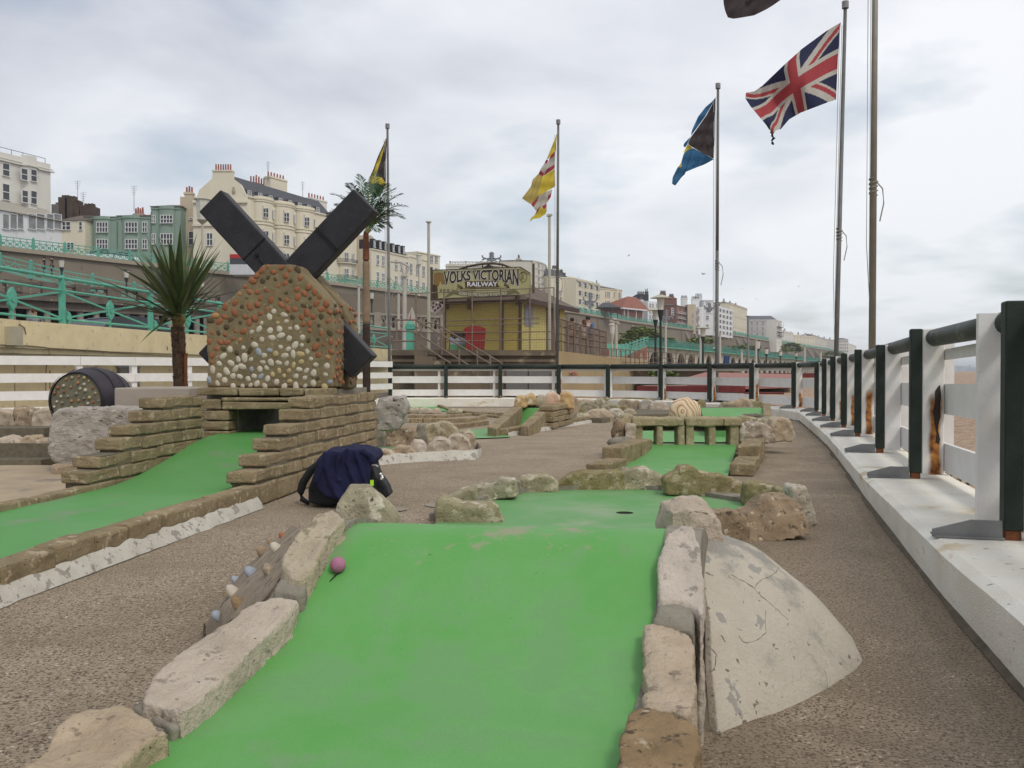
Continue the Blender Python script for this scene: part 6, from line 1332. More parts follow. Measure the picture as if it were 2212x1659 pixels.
# front running to the right
p0 = R3(640, 520); p1 = R3(1480, 722); B = Bld('cream terrace front with three round bays and dormers running right from the curved gable', p0[0], p0[1], p1[0], p1[1], 128, S_CREAM, 12, 13.5); f5 = B
B.band(0, B.L, B.H - .22, B.H, .2)
for x0, x1 in ((705, 905), (920, 1130), (1140, 1345)):
    ua, _ = B.l(*R3(x0, 800)); ub, _ = B.l(*R3(x1, 800)); uc = (ua + ub) / 2; w_ = (ub - ua) * .96; dp = min(1.9, w_ * .32); B.bay(uc, w_, dp, 0, B.H + .2, 10)
    for fz in (B.H - .25, B.H - .55, B.H - 3.3, B.H - 3.75, B.H - 6.4): B.baycorn(uc, w_, dp, fz, .13, .13)
    for zz_ in (B.H - 2.75, B.H - 5.95, B.H - 8.6):
        if zz_ < 0: continue
        for a_, wv_ in ((-.42, .82), (.62, .6)):
            t = math.pi / 2 + a_; B.win(uc - w_ / 2 * math.cos(t), zz_, wv_, 1.3, 2, 2, fr=.06, o_=dp * math.sin(t) + .06, rot=a_ * .9)
        bb = MB()
        for a_ in (-.42, .62):
            t = math.pi / 2 + a_; x = uc - w_ / 2 * math.cos(t); y = -dp * math.sin(t); bb.cyl((x, y + .25, zz_ + 1.5), (x, y - .05, zz_ + 1.5), .42 if a_ < 0 else .3, None, 14)
        B.part(bb, 'window_arch', S_CREAM)
b = MB(); L = B.L; H = B.H; b.add([(-.2, .3, H), (L + 2, .3, H), (L + 2, 2.8, H + 2.5), (-.2, 2.6, H + 2.9), (L + 2, 6, H), (-.2, 6, H)], [(0, 1, 2, 3), (3, 2, 4, 5), (0, 3, 5), (1, 4, 2)]); B.part(b, 'roof', SLATE)
for k in range(8):
    u = L * (k + .4) / 8; b = MB(); b.bx((u - .45, .5, H + .1), (u + .45, 2, H + 1.0)); o = B.part(b, 'dormer', SLATE); B.win(u, H + .2, .62, .68, 2, 2, fr=.05, o_=-.48)
for x0, x1, y0 in ((870, 1050, 355), (1310, 1480, 580)):
    ua, _ = B.l(*R3(x0, y0), -5); ub, z1 = B.l(*R3(x1, y0), -5); m_ = S_CREAM if x0 < 1000 else S_WHITE; b = MB(); b.bx((ua, 4.7, H - 2), (ub, 5.9, z1)); b.bx((ua - .1, 4.6, z1 - .3), (ub + .1, 6.0, z1 - .15)); o = B.part(b, 'chimney', m_); b = MB()
    for k in range(6): x = lerp(ua + .2, ub - .2, k / 5); b.cyl((x, 5.3, z1 - .02), (x, 5.3, z1 + .72), .14, .11, 7)
    b.build('chimney_pots', POT, o, local=True)
ua, _ = B.l(*R3(650, 380), -8); ub, z1 = B.l(*R3(805, 380), -8); b = MB()
for k in range(12): x = lerp(ua, ub, k / 11); b.cyl((x, 7 + (k % 2) * .8, z1 - 1), (x, 7 + (k % 2) * .8, z1 + .3 + (k % 3) * .15), .13, .11, 7)
b.bx((ua, 6.8, H - 1), (ub, 8.2, z1 - .6)); B.part(b, 'chimney_pots', POT); B.aerial(B.l(*R3(860, 370), -5)[0], 5, B.l(*R3(860, 370), -5)[1], 3); B.aerial(B.l(*R3(1235, 580), -5)[0], 5, B.l(*R3(1235, 590), -5)[1], 3.2)
# 6 house with curved iron balconies
p0 = R3(1440, 760); p1 = R3(1815, 800); B = Bld('cream house with curved iron balconies right of the black sail', p0[0] + 3, 472, 770, 486, 150, S_CREAM, 10, 13.5)
ub, _ = B.l(748, 520); w_ = 3.6; B.bay(ub, w_, .9, 0, B.H - 1.2, 10); B.baycorn(ub, w_, .9, B.H - 1.3, .2, .15)
for zf in (B.l(750, 566, 1.3)[1] - .15, B.l(750, 601, 1.3)[1] - .15):
    B.baycorn(ub, w_, .9, zf, .15, .5); b = MB(); rr_ = [(ub - (w_ / 2 + .48) * math.cos(math.pi * i / 16), -(.9 + .48) * math.sin(math.pi * i / 16)) for i in range(17)]
    for (xa, ya), (xb, yb) in zip(rr_[:-1], rr_[1:]):
        for q in (.0, .5): b.bar((xa, ya, zf + .2 + q), (xb, yb, zf + .2 + q), .04, .04)
        for j in range(3): x, y = lerp(xa, xb, j / 3), lerp(ya, yb, j / 3); b.bar((x, y, zf + .15), (x, y, zf + .7), .025, .025)
    B.part(b, 'balcony_rail', IRON)
    for a_ in (-.5, .45): t = math.pi / 2 + a_; B.win(ub - w_ / 2 * math.cos(t), zf + .25, .7, 1.5, 2, 2, fr=.06, m=PANEL_ if a_ < 0 else None, o_=.9 * math.sin(t) + .06, rot=a_ * .9)
    B.win(.6, zf + .3, .6, 1.3, 2, 2, fr=.06)
# 7 beige end wall and cream terrace with black mansard
B = Bld('plain beige end wall of the mansard terrace, behind the palm trunk', 768, 508, 801, 508, 158, S_BEIGE, 10, 13.5, flat=True)
B = Bld('cream terrace with a black dormered mansard roof right of the palm', *R4(470, 203), *R4(875, 292), 157, S_CREAM, 10, 13.5); L, H = B.L, B.H; B.band(0, L, H - .22, H, .16); sp = []
for x, y0, y1 in ((538, 278, 378), (597, 292, 392), (737, 330, 430), (797, 345, 440), (850, 355, 450)): a_ = R4(x - 14, y0); c_ = R4(x + 14, y1); B.wpx(*a_, *c_, 2, 2)
for x, y0, y1 in ((540, 463, 560), (598, 477, 562), (737, 505, 590), (797, 518, 600), (850, 530, 610)): B.wpx(*R4(x - 14, y0), *R4(x + 14, y1), 2, 2)
for x, y0, y1 in ((540, 640, 740), (737, 680, 780)): B.wpx(*R4(x - 14, y0), *R4(x + 14, y1), 2, 2)
b = MB(); b.add([(0, .4, H), (L, .4, H), (L, 1.0, H + 1.6), (0, 1.0, H + 1.6), (L, 7, H), (0, 7, H), (L, 6, H + 1.6), (0, 6, H + 1.6)], [(0, 1, 2, 3), (3, 2, 6, 7), (7, 6, 4, 5), (0, 3, 7, 5), (1, 4, 6, 2)]); B.part(b, 'roof', plain('black_mansard', (.028, .03, .038), .5))
for x in (510, 573, 630, 715, 777, 828):
    u, z = B.l(*R4(x, 205)); b = MB(); b.bx((u - .42, .12, H + .1), (u + .42, 1.5, H + 1.72)); B.part(b, 'dormer', bpy.data.materials['black_mansard']); B.win(u, H + .25, .42, 1.15, 2, 2, fr=.06, o_=-.10)
# 8 plainer continuation and the block behind
B = Bld('cream house with plain parapet beyond the mansard terrace', *R4(870, 262), *R4(1078, 318), 185, S_CREAM, 10, 13.5); B.band(0, B.L, B.H - .55, B.H - .4, .14)
for x, y0, y1 in ((898, 372, 470), (965, 385, 487), (1032, 402, 500), (898, 545, 600), (965, 560, 620), (1032, 575, 630)): B.wpx(*R4(x - 14, y0), *R4(x + 14, y1), 2, 2)
B = Bld('tall cream block behind the plain parapet house, left of the station sign', *R4(975, 236), *R4(1212, 280), 205, S_CREAM, 10, 13.5); B.band(-.2, B.L + .2, B.H - .3, B.H - .12, .2)
for x in (1120, 1172):
    for y in (290, 420, 560): B.wpx(*R4(x - 16, y), *R4(x + 14, y + 65), 2, 2)
# 9 big hotel with roof balustrade
B = Bld('long pale hotel with a roof balustrade rising behind the station sign', *R4(1275, 372), *R4(1850, 335), 215, S_PALE, 14, 13.5, flat=True, cat='hotel', name='hotel'); b = MB()
B.band(-.2, B.L, B.H - .6, B.H - .45, .2); u0 = 2
for k in range(30): b.cyl((1.2 + k * .36, .3, B.H - .02), (1.2 + k * .36, .3, B.H + .42), .08, None, 5)
for k in range(4): b.bx((.8 + k * 3.6, 0, B.H), (1.2 + k * 3.6, .5, B.H + .66))
b.bx((.8, 0, B.H + .42), (12, .5, B.H + .55)); B.part(b, 'roof_balustrade', S_PALE)
B = Bld('pale hotel wing under a shallow brown roof above the station sign', *R4(1860, 338), *R4(2200, 335), 216, S_PALE, 14, 13.5, flat=True, cat='hotel', name='hotel'); B.rooff(1.0, BROOF, 2.6)
B = Bld('pale rounded corner hotel with tall chimney pots right of the station sign', *R5(1325, 245), *R5(1490, 318), 218, S_PALE, 14, 13.5, cat='hotel', name='hotel'); ub = B.L * .4; B.bay(ub, B.L * .8, 1.2, 0, B.H, 12)
for zf in (.1, 1.7, 3.4, 5.0): B.baycorn(ub, B.L * .8, 1.2, B.H - zf - .2, .14, .14, 12)
for zf in (1.45, 3.1, 4.75, 6.4):
    for a_ in (-.7, -.1, .5, 1.0):
        if B.H - zf > 0: t = math.pi / 2 + a_; B.win(ub - B.L * .4 * math.cos(t), B.H - zf, .55, .95, 2, 2, fr=.06, o_=1.2 * math.sin(t) + .07, rot=a_)
B.chimney(.5, 3, 1.1, .6, 3, pm=POTD)
# 10 white hotel with polygonal bays
B = Bld('cream white hotel with angular bays behind the two thin poles', *R5(1490, 412), *R5(1800, 440), 222, S_CREAM, 14, 13.5, cat='hotel', name='hotel'); B.band(0, B.L, B.H - .22, B.H, .16)
ub, _ = B.l(*R5(1740, 500)); B.bay(ub, 2.5, .7, 0, B.H + .2, round_=False); B.baycorn(ub, 2.5, .7, B.H - .1, .16, .14, round_=False)
for y in (475, 580, 685): B.wpx(*R5(1716, y), *R5(1752, y + 62), 2, 2, o_=.74); B.wpx(*R5(1772, y + 5), *R5(1786, y + 62), 1, 2, o_=.5)
b = MB(); u0, z0 = B.l(*R5(1490, 415)); u1, _ = B.l(*R5(1705, 415)); b.add([(u0, .5, B.H), (u1, .5, B.H), (u1 - .6, 2.5, B.H + 1.9), (u0, 2.5, B.H + 1.9), (u1, 6, B.H), (u0, 6, B.H)], [(0, 1, 2, 3), (3, 2, 4, 5), (0, 3, 5), (1, 4, 2)]); B.part(b, 'roof', SLATE); B.chimney(u1 - .9, 3, 2.0, 2.3, 6, S_PALE, POTD)
B.chimney(u1 + 1.3, 3.5, 1.8, 1.6, 5, STK, POTD); B.chimney(u1 + 3.0, 4, 1.2, .9, 4, STK, POTD)
B = Bld('cream hotel front with stepped square bays running towards the domed roof', *R5(1800, 440), *R5(2048, 500), 224, S_CREAM, 14, 13.5, cat='hotel', name='hotel'); B.band(0, B.L, B.H - .5, B.H, .35)
for x in (1835, 1895, 1960, 2020):
    u, _ = B.l(*R5(x, 560)); B.bay(u, 1.35, .7, 0, B.H - .35, round_=False); B.baycorn(u, 1.35, .7, B.H - .5, .15, .12, round_=False)
    for k in range(4): B.win(u, B.H - 1.9 - 2.1 * k, .6, 1.15, 2, 2, fr=.06, o_=.74); B.sidewin(u, 1.35, .7, B.H - 1.9 - 2.1 * k, 1.15)
B.aerial(B.L * .9, 5, B.H, 2)
B = Bld('yellowish house with tall paired windows and brown roof by the shelter', *R6(722, 455), *R6(968, 480), 252, S_YEL, 12, 13.5); B.rooff(1.5, BROOF, 2.2); B.band(0, B.L, B.H - .25, B.H, .18); ub, _ = B.l(*R6(920, 520)); B.bay(ub, 2, .7, 0, B.H + .1, 10); B.baycorn(ub, 2, .7, B.H - .15, .18, .14)
for x in (790, 812, 828, 880):
    for k in range(3): u, _ = B.l(*R6(x, 520)); B.win(u, B.H - 2.3 - 2.5 * k, .42, 1.5, 1, 2, fr=.06)
for k in range(3): B.win(ub - .1, B.H - 2.3 - 2.5 * k, .7, 1.5, 2, 2, fr=.06, o_=.72)
B.chimney(B.L * .55, 5, .6, 2.1, 1, BROOF, POTD)
# 11 red roofed building
B = Bld('brick house under a big steep red tiled roof', *R6(968, 668), *R6(1195, 690), 248, plain('dark_red_brick', (.17, .07, .055)), 9, 11.5); H, L, D = B.H, B.L, B.D; b = MB()
ur, zr_ = B.l(*R6(1045, 545), -4); u2, _ = B.l(*R6(1140, 545), -4); b.add([(-.6, -.6, H), (L + 2.5, -.6, H), (L + 2.5, D, H), (-.6, D, H), (ur, D / 2, zr_), (u2, D / 2, zr_)], [(0, 1, 5, 4), (1, 2, 5), (2, 3, 4, 5), (3, 0, 4), (0, 3, 2, 1)]); B.part(b, 'roof', TILE); B.band(-.7, L + 2.6, H - .35, H - .02, .7, 'eaves', WFR)
for x in (990, 1030, 1120, 1190): u, _ = B.l(*R6(x, 700)); b = MB(); b.bx((u - .1, -.12, 0), (u + .1, .02, H)); B.part(b, 'white_post', WFR)
B = Bld('black painted house behind the steep red roof', *R6(1120, 525), *R6(1255, 518), 268, plain('black_paint_wall', (.035, .035, .045)), 8, 13.5, flat=True); B.chimney(B.L * .88, 1, .9, .9, 2, plain('dark_stack', (.12, .08, .07)), POTD); B.chimney(B.L * .45, 2, 2, .25, 6, pm=POTD)
B = Bld('bright white house right of the black one, partly behind the lamp head', *R6(1245, 595), *R6(1385, 612), 262, S_BRIGHT, 10, 12.5)
for x in (1262, 1290, 1335):
    for y in (625, 690, 750): B.wpx(*R6(x, y), *R6(x + 18, y + 36), 2, 2)
B.chimney(B.L * .3, 3, 1.1, .6, 4, S_WHITE, POTD)
# 12 brown brick houses
BRN = stucco('brown_brick', (.20, .095, .07)); B = Bld('tall dark brown gabled brick house behind the twin lamp', *R6(1405, 570), *R6(1560, 575), 285, BRN, 10, 12.5, flat=True); B.rooff(1.1, BRN, 1); B.chimney(B.L * .15, 3, 1.7, 1.9, 6, BRN, POTD); B.chimney(B.L * .75, 3, 1.4, .9, 5, BRN, POTD)
B = Bld('brown house with stacked white timber balconies', *R6(1550, 640), *R6(1682, 672), 283, BRN, 9, 12.5); B.rooff(.8, BROOF, 1)
for zf in (B.l(1475, 701)[1], B.l(1475, 690)[1], B.l(1475, 679)[1]):
    b = MB(); b.bx((.3, -.6, zf), (B.L - .2, 0, zf + .1)); b.bx((.3, -.6, zf + .5), (B.L - .2, -.55, zf + .56))
    for k in range(10): b.bx((lerp(.3, B.L - .3, k / 9), -.6, zf), (lerp(.3, B.L - .3, k / 9) + .05, -.55, zf + (.5 if k % 3 else 1.5)))
    B.part(b, 'balcony', WFR)
B.wpx(*R6(1500, 675), *R6(1525, 745), 1, 3)
B = Bld('beige house between the balconies and the bright white corner block', *R6(1675, 632), *R6(1765, 636), 292, S_BEIGE, 10, 12.5, flat=True)
for y in (730, 800): B.wpx(*R6(1726, y), *R6(1745, y + 28), 2, 2)
B.chimney(B.L * -.1, 4, 2, 2.3, 5, S_BRIGHT, POTD)
B = Bld('bright white bay fronted house left of the white corner block', *R6(1765, 660), *R6(1860, 665), 296, S_BRIGHT, 10, 12.5, flat=True); ub = B.L * .45; B.bay(ub, 1.9, .5, 0, B.H, round_=False)
for y in (682, 758, 850): B.wpx(*R6(1780, y), *R6(1803, y + 40), 2, 2, o_=.56)
B.chimney(B.L * .3, 5, 2.4, 3.0, 6, S_BRIGHT, POTD)
B = Bld('tall bright white corner block with a strong cornice left of the third pole', *R6(1850, 588), *R6(1952, 584), 302, S_BRIGHT, 12, 12.5, flat=True)
for zf in (.1, 1.9, 4.1): B.band(-.2, B.L + .2, B.H - zf - .18, B.H - zf, .22)
for y in (610, 678, 755, 850): B.wpx(*R6(1876, y), *R6(1903, y + (28 if y < 650 else 42)), 2, 2)
B.rooff(.5, BROOF, 1); B.chimney(-.6, 5, 2.2, 1.8, 5, S_BRIGHT, POTD)
# 13 onwards: seafront rows, real windows on each
def front(label, p0, p1, d0, m, pitch, nw, roof=None, ch=0, flat=False, bays=0, zb=12.5, depth=9):
    B = Bld(label, *p0, *p1, d0, m, depth, zb, flat=flat); s_ = pitch * d0 * .2 / FPX
    B.band(-.1, B.L + .1, B.H - .28 * s_, B.H - .12 * s_, .09 * s_)
    for i in range(bays): u = B.L * (i + .5) / bays; B.bay(u, B.L / bays * .62, .34 * s_, 0, B.H - .12 * s_, round_=False)
    k = 0; bd = (B.L / bays * .31) if bays else 0
    while k < 5:
        z = B.H - s_ * (k + .98); k += 1
        if z < 0: break
        for j in range(nw):
            u = B.L * (j + .5) / nw; inb = bool(bays)
            B.win(u, z, min(.34 * s_, B.L / nw * .6), .56 * s_, 2, 2, o_=.34 * s_ + .04 if inb else 0, fr=.035 * s_)
            if inb: B.sidewin(u, B.L / bays * .62, .34 * s_, z, .56 * s_)
        if k % 2 == 0: B.band(-.05, B.L + .05, z - .26 * s_, z - .2 * s_, .05 * s_)
    if roof: B.rooff(roof[0] * s_, roof[1], roof[2] * s_)
    for i in range(ch): B.chimney(B.L * (i + .5) / ch, 3, .8 * s_, .55 * s_, 5, m, POTD)
    return B
front('grey house directly behind the third flagpole', R7(620, 400), R7(680, 405), 305, S_GREY, 62, 2, roof=(.7, BROOF, .6))
front('white bay fronted terrace just right of the third flagpole', R7(680, 430), R7(830, 470), 312, S_BRIGHT, 60, 4, bays=4, ch=2)
front('long cream white seafront terrace with dark chimneys', R7(805, 392), R7(990, 458), 345, S_YEL, 60, 8, ch=3, roof=(.2, SLATE, .5))
B = front('detached grey white block with slate mansard and side balconies', R7(1012, 575), R7(1310, 580), 400, S_GREY, 58, 5, flat=True, zb=9); b = MB(); L, H = B.L, B.H
b.add([(0, .3, H), (L, .3, H), (L * .84, 2, H + 1.7), (.6, 2, H + 1.7), (L, 9, H), (0, 9, H), (L * .84, 7, H + 1.7), (.6, 7, H + 1.7)], [(0, 1, 2, 3), (3, 2, 6, 7), (7, 6, 4, 5), (0, 3, 7, 5), (1, 4, 6, 2)]); B.part(b, 'roof', plain('grey_slate', (.13, .135, .15), .7))
B = front('balconied right end of the grey white block', R7(1310, 575), R7(1366, 590), 398, S_WHITE, 58, 1, zb=9)
for y in (660, 715, 755): zf = B.l(*R7(1340, y))[1]; b = MB(); b.bx((.1, -.9, zf), (B.L, 0, zf + .1)); b.bx((.1, -.9, zf + .7), (B.L, -.82, zf + .78)); b.bx((.1, -.9, zf), (.2, -.8, zf + 2)); b.bx((B.L - .1, -.9, zf), (B.L, -.8, zf + 2)); B.part(b, 'balcony', IRON)
front('small cream block right of the grey white block', R7(1370, 695), R7(1490, 715), 455, S_WHITE, 44, 4, ch=3, zb=9)
front('wide cream terrace in the middle distance', R7(1490, 738), R7(1720, 760), 505, S_CREAM, 40, 8, ch=3, zb=9)
front('tall pale block with uneven roofline in the distance', R7(1715, 745), R7(1850, 790), 560, S_PALE, 40, 5, ch=2, zb=9, roof=(.5, SLATE, 1.2))
front('distant grey row beginning beside the leaning pole', R7(1845, 785), R7(1968, 800), 640, S_GREY, 32, 6, ch=2, zb=9)
front('distant white blocks right of the leaning pole', R7(1965, 790), R7(2085, 805), 690, S_WHITE, 34, 6, flat=True, roof=(.5, SLATE, 1.2), zb=9)
front('last faint row of buildings before the near posts', R7(2080, 828), R7(2170, 860), 760, S_WHITE, 30, 5, ch=1, zb=9)
# ---------------- lettering ----------------
def text_verts(s, offset=0.0):
    cu = bpy.data.curves.new('t', 'FONT'); cu.body = s; cu.size = 1; cu.offset = offset; cu.resolution_u = 3; cu.align_x = 'LEFT'
    o = bpy.data.objects.new('t', cu); col.objects.link(o); dg = bpy.context.evaluated_depsgraph_get(); me = bpy.data.meshes.new_from_object(o.evaluated_get(dg))
    vs = [v.co.copy() for v in me.vertices]; fs = [tuple(p.vertices) for p in me.polygons]; bpy.data.objects.remove(o); bpy.data.curves.remove(cu); bpy.data.meshes.remove(me)
    return vs, fs
def put_text(b, s, warp, mi=0, offset=0.0, split=2):
    """warp(u, v) with u, v in 0..1 across the whole string"""
    v0, _ = text_verts(s); x0, x1 = min(v.x for v in v0), max(v.x for v in v0); y0, y1 = min(v.y for v in v0), max(v.y for v in v0)
    vs, fs = text_verts(s, offset); b.add([warp((v.x - x0) / (x1 - x0), (v.y - y0) / (y1 - y0)) for v in vs], fs, mi)

# ---------------- railway platform and kiosk ----------------
pf = empty('platform', (1, 39, -.2), 'raised railway platform with stained stone and render walls under the yellow kiosk', 'platform')
PLM = mat('stained_platform_stone', (.20, .155, .105), (.10, .08, .058), .8, .95, .5, 10, c3=(.30, .24, .16), sscale=1.5, samt=.40, c4=(.05, .04, .03), s4scale=1.1, s4amt=.36)
PLM2 = mat('sandy_platform_render', (.40, .30, .17), (.30, .23, .13), .7, .95, .4, 10, c3=(.16, .13, .08), sscale=1.0, samt=.37, stretch=(1.5, 1, .3))
zp = 1.72
a, c, e_, f_ = P(846, 758, 36.2), P(1206, 762, 36.6), P(1316, 771, 39), P(1320, 760, 60)
b = MB(); b.prism([(a.x, a.y, zp), (c.x, c.y, zp), (c.x + 1.5, 46, zp), (a.x - 1, 50, zp)], (0, 0, -2.2)); b.build('stone_wall', PLM, pf)
b = MB(); b.prism([(c.x + .01, c.y + .1, zp - .03), (e_.x, e_.y, zp - .25), (f_.x + 1, 50, zp - .25), (c.x + 1.5, 46, zp - .03)], (0, 0, -2.2)); b.build('render_wall', PLM2, pf)
b = MB(); b.bar((a.x, a.y - .05, zp - .12), (c.x, c.y - .05, zp - .12), .3, .2); b.bar((a.x, a.y - .02, zp - .42), (c.x, c.y - .02, zp - .42), .16, .1); b.build('coping', PLM, pf)
b = MB(); q0, q1 = P(1142, 830, 36.3), P(1186, 830, 36.3); b.bx((q0.x, 36.35, 0), (q1.x, 36.6, P(1142, 818, 36.3).z + .35)); q2, q3 = P(1093, 830, 36.3), P(1140, 830, 36.3); b.bx((q2.x, 36.3, 0), (q3.x, 36.5, .95)); b.build('doorway', plain('grey_hatch', (.16, .155, .15)), pf)
b = MB(); q = P(1240, 815, 38.4)
for pl_ in ([(1231, 806), (1238, 803), (1246, 808)], [(1238, 803), (1239, 818)], [(1232, 815), (1246, 813)], [(1246, 808), (1247, 818)], [(1233, 820), (1242, 821)]): b.tube([P(x, y, lerp(36.6, 39, (x - 1206) / 110) - .08) for x, y in pl_], .03, 4)
b.build('graffiti', plain('pink_spray_paint', (.50, .18, .14)), pf)
sc_ = empty('staircase', P(960, 790, 35.2), 'concrete steps with rusty tube handrails climbing left to the railway platform', 'staircase')
s0, s1 = P(900, 757, 35.2), P(1092, 757, 35.2); n_ = 10; b = MB()
for k in range(n_): x0, x1 = lerp(s0.x, s1.x, k / n_), lerp(s0.x, s1.x, (k + 1) / n_); b.bx((x0, 34.4, -.3), (x1, 36.1, zp * (1 - (k + .6) / n_)))
b.build('steps', PLM, sc_)
RRM = mat('rusty_tube', (.23, .17, .13), (.14, .10, .075), 6, .7); b = MB()
for dd, lines in ((34.4, [[(894, 691), (898, 691), (1058, 785)], [(895, 717), (1018, 792)], [(898, 737), (974, 785)]]), (36.0, [[(905, 702), (920, 697), (940, 698), (1086, 786)], [(700, 760), (701, 760)]])):
    for ln in lines: b.tube([P(x, y, dd) for x, y in ln], .035, 6)
    if dd < 35: b.build('handrail', RRM, sc_); b = MB()
for x, y0, y1, dd in ((909, 702, 756, 34.4), (857, 690, 757, 34.4), (992, 752, 820, 34.4), (1031, 755, 820, 36), (954, 712, 766, 36), (1059, 770, 840, 34.4)): b.cyl(P(x, y0, dd), P(x, y1, dd), .035, None, 6)
b.tube([P(844, 700, 34.4), P(856, 691, 34.4), P(897, 691, 34.4)], .035, 6); b.tube([P(843, 725, 34.4), P(850, 737, 34.4), P(898, 737, 34.4)], .035, 6); b.tube([P(857, 714, 34.4), P(895, 717, 34.4)], .03, 6)
b.build('handrail', RRM, sc_)
YEL = mat('mustard_wall', (.54, .43, .11), (.44, .345, .09), .7, .85, .3, 12, c3=(.34, .26, .09), sscale=1.2, samt=.38); YEL2 = plain('pale_yellow_wall', (.58, .50, .18))
K = Bld('mustard yellow railway kiosk with a large ornate signboard and brown hipped roof', 964, 647, 1124, 642, 41, YEL, 6, 1.72, cat='kiosk', name='kiosk', group=None); H, L = K.H, K.L
b = MB(); b.bx((L + .002, .0, 0), (L + .05, 5.9, H - .1)); b.build('side_wall', YEL2, K.e, local=True)
b = MB(); o_ = .55; b.add([(-o_ * .3, -.3, H - .12), (L + o_, -.3, H - .12), (L + o_, 6 + o_, H - .12), (-o_ * .3, 6 + o_, H - .12), (L / 2 + .3, 1.6, H + 1.15), (L / 2 + .3, 4, H + 1.15)], [(0, 1, 4), (1, 2, 5, 4), (2, 3, 5), (3, 0, 4, 5), (0, 3, 2, 1)]); K.part(b, 'roof', BROOF)
b = MB(); b.bx((-.2, -.35, H - .22), (L + o_, -.27, H - .12)); b.bx((L + o_ - .05, -o_, H - .3), (L + o_ + .05, 6 + o_, H - .1)); K.part(b, 'gutter', plain('brown_gutter', (.07, .045, .04)))
b = MB(); b.bx((L + .05, 3.2, 0), (L + .09, 4.3, 2.1)); b.bx((L + .05, 4.4, 0), (L + .10, 5.0, 2.1)); K.part(b, 'door', plain('brown_door', (.15, .09, .055)))
b = MB(); b.bx((L + .05, .35, 1.15), (L + .09, 1.35, 2.05)); K.part(b, 'poster', mat('faded_poster', (.30, .38, .45), (.24, .20, .22), 2, .7))
for a_, c_ in (((L - .05, -.08, 0), (L + .06, .02, H)), ((-.1, -.08, 0), (-.02, .02, H - .1)), ((L * .74, -.06, 0), (L * .78, .0, H - .2))): b = MB(); b.bx(a_, c_); K.part(b, 'corner_post', bpy.data.materials.get('brown_post') or plain('brown_post', (.10, .065, .04)))
sg = 1.0
sp_ = lambda x, y, o2=0: (lambda q: (q[0], -sg - o2, q[1]))(K.l(*R5(x, y), sg + o2))
b = MB(); b.prism([sp_(*q) for q in ((245, 352), (1195, 318), (1302, 385), (1305, 598), (1180, 622), (700, 650), (250, 668))], (0, .08, 0)); board = K.part(b, 'signboard', mat('aged_sign_board', (.50, .46, .24), (.38, .345, .165), 1.2, .7, c3=(.20, .165, .07), sscale=2.6, samt=.40, c4=(.46, .43, .25), s4scale=3.5, s4amt=.42, soft=.1))
BRN_ = plain('sign_brown', (.085, .055, .03)); PAL_ = plain('sign_pale', (.80, .78, .70)); TAN_ = plain('sign_tan', (.26, .16, .055)); OLV_ = plain('sign_olive', (.17, .165, .08)); DBR_ = plain('sign_dark_brown', (.05, .032, .02)); WHT_ = plain('sign_white', (.74, .72, .74))
def sw(xs, ytop, ybot, o2):
    def f(u, v): x = lerp(xs[0], xs[1], u); return sp_(x, lerp(ybot(x), ytop(x), v), o2)
    return f
yb = lambda x: 452 + 68 * ((x - 770) / 405) ** 2; yt = lambda x: lerp(368, 342, (x - 370) / 805)
b = MB(); put_text(b, 'VOLKS VICTORIAN', sw((372, 1175), yt, yb, .012), 0, .075); b.build('lettering_outline', PAL_, board, local=False) if False else None
def on_board(b, name, m): o = b.build(name, m, K.e, local=True); o.parent = board; return o
on_board(b, 'lettering_outline', PAL_)
b = MB(); put_text(b, 'VOLKS VICTORIAN', sw((372, 1175), yt, yb, .026), 0, .030); on_board(b, 'lettering', DBR_)
b = MB(); b.prism([sp_(x, y, .006) for x, y in ((602, 474), (962, 466), (962, 532), (602, 540))], (0, -.02, 0)); on_board(b, 'name_panel', BRN_)
b = MB(); put_text(b, 'RAILWAY', sw((624, 946), lambda x: 481 - (x - 624) * .012, lambda x: 528 - (x - 624) * .012, .034), 0, .03); on_board(b, 'lettering', WHT_)
ra = lambda x: 590 + 26 * (1 - ((x - 790) / 290) ** 2); b = MB()
xs = [455 + i * 33.5 for i in range(21)]; pts = [sp_(x, ra(x) - 22, .008) for x in xs] + [sp_(x, ra(x) + 26, .008) for x in reversed(xs)]; b.poly(pts); b.poly([sp_(x, y, .007) for x, y in ((455, 575), (480, 570), (500, 600), (420, 640), (370, 650))]); b.poly([sp_(x, y, .007) for x, y in ((1120, 545), (1095, 560), (1120, 600), (1200, 612), (1160, 575))]); on_board(b, 'ribbon', OLV_)
b = MB(); put_text(b, 'OLDEST ELECTRIC RAILWAY IN THE WORLD', sw((530, 1050), lambda x: ra(x) - 12, lambda x: ra(x) + 18, .03), 0, .03); on_board(b, 'lettering', plain('sign_lettering_cream', (.66, .63, .46)))
b = MB()   # painted scenery: brown animal shape, old carriage, scrolls, faint portrait
b.poly([sp_(*q, .005) for q in ((262, 395), (300, 378), (365, 385), (372, 420), (385, 500), (350, 510), (330, 470), (318, 520), (285, 540), (262, 600))]); on_board(b, 'painted_scene', TAN_)
b = MB(); b.poly([sp_(*q, .006) for q in ((252, 505), (300, 520), (308, 655), (254, 662))]); b.poly([sp_(*q, .005) for q in ((500, 560), (505, 552), (1095, 540), (1090, 548))]); b.poly([sp_(*q, .005) for q in ((540, 575), (545, 570), (1000, 560), (1000, 564))])
for cx_, cy_, r_ in ((530, 520, 20), (1035, 505, 20), (560, 540, 12), (1060, 525, 14)): b.tube([sp_(cx_ + r_ * (1 - k / 16) * math.cos(k * .6), cy_ + r_ * (1 - k / 16) * math.sin(k * .6), .008) for k in range(14)], .018, 4)
on_board(b, 'painted_scroll', BRN_)
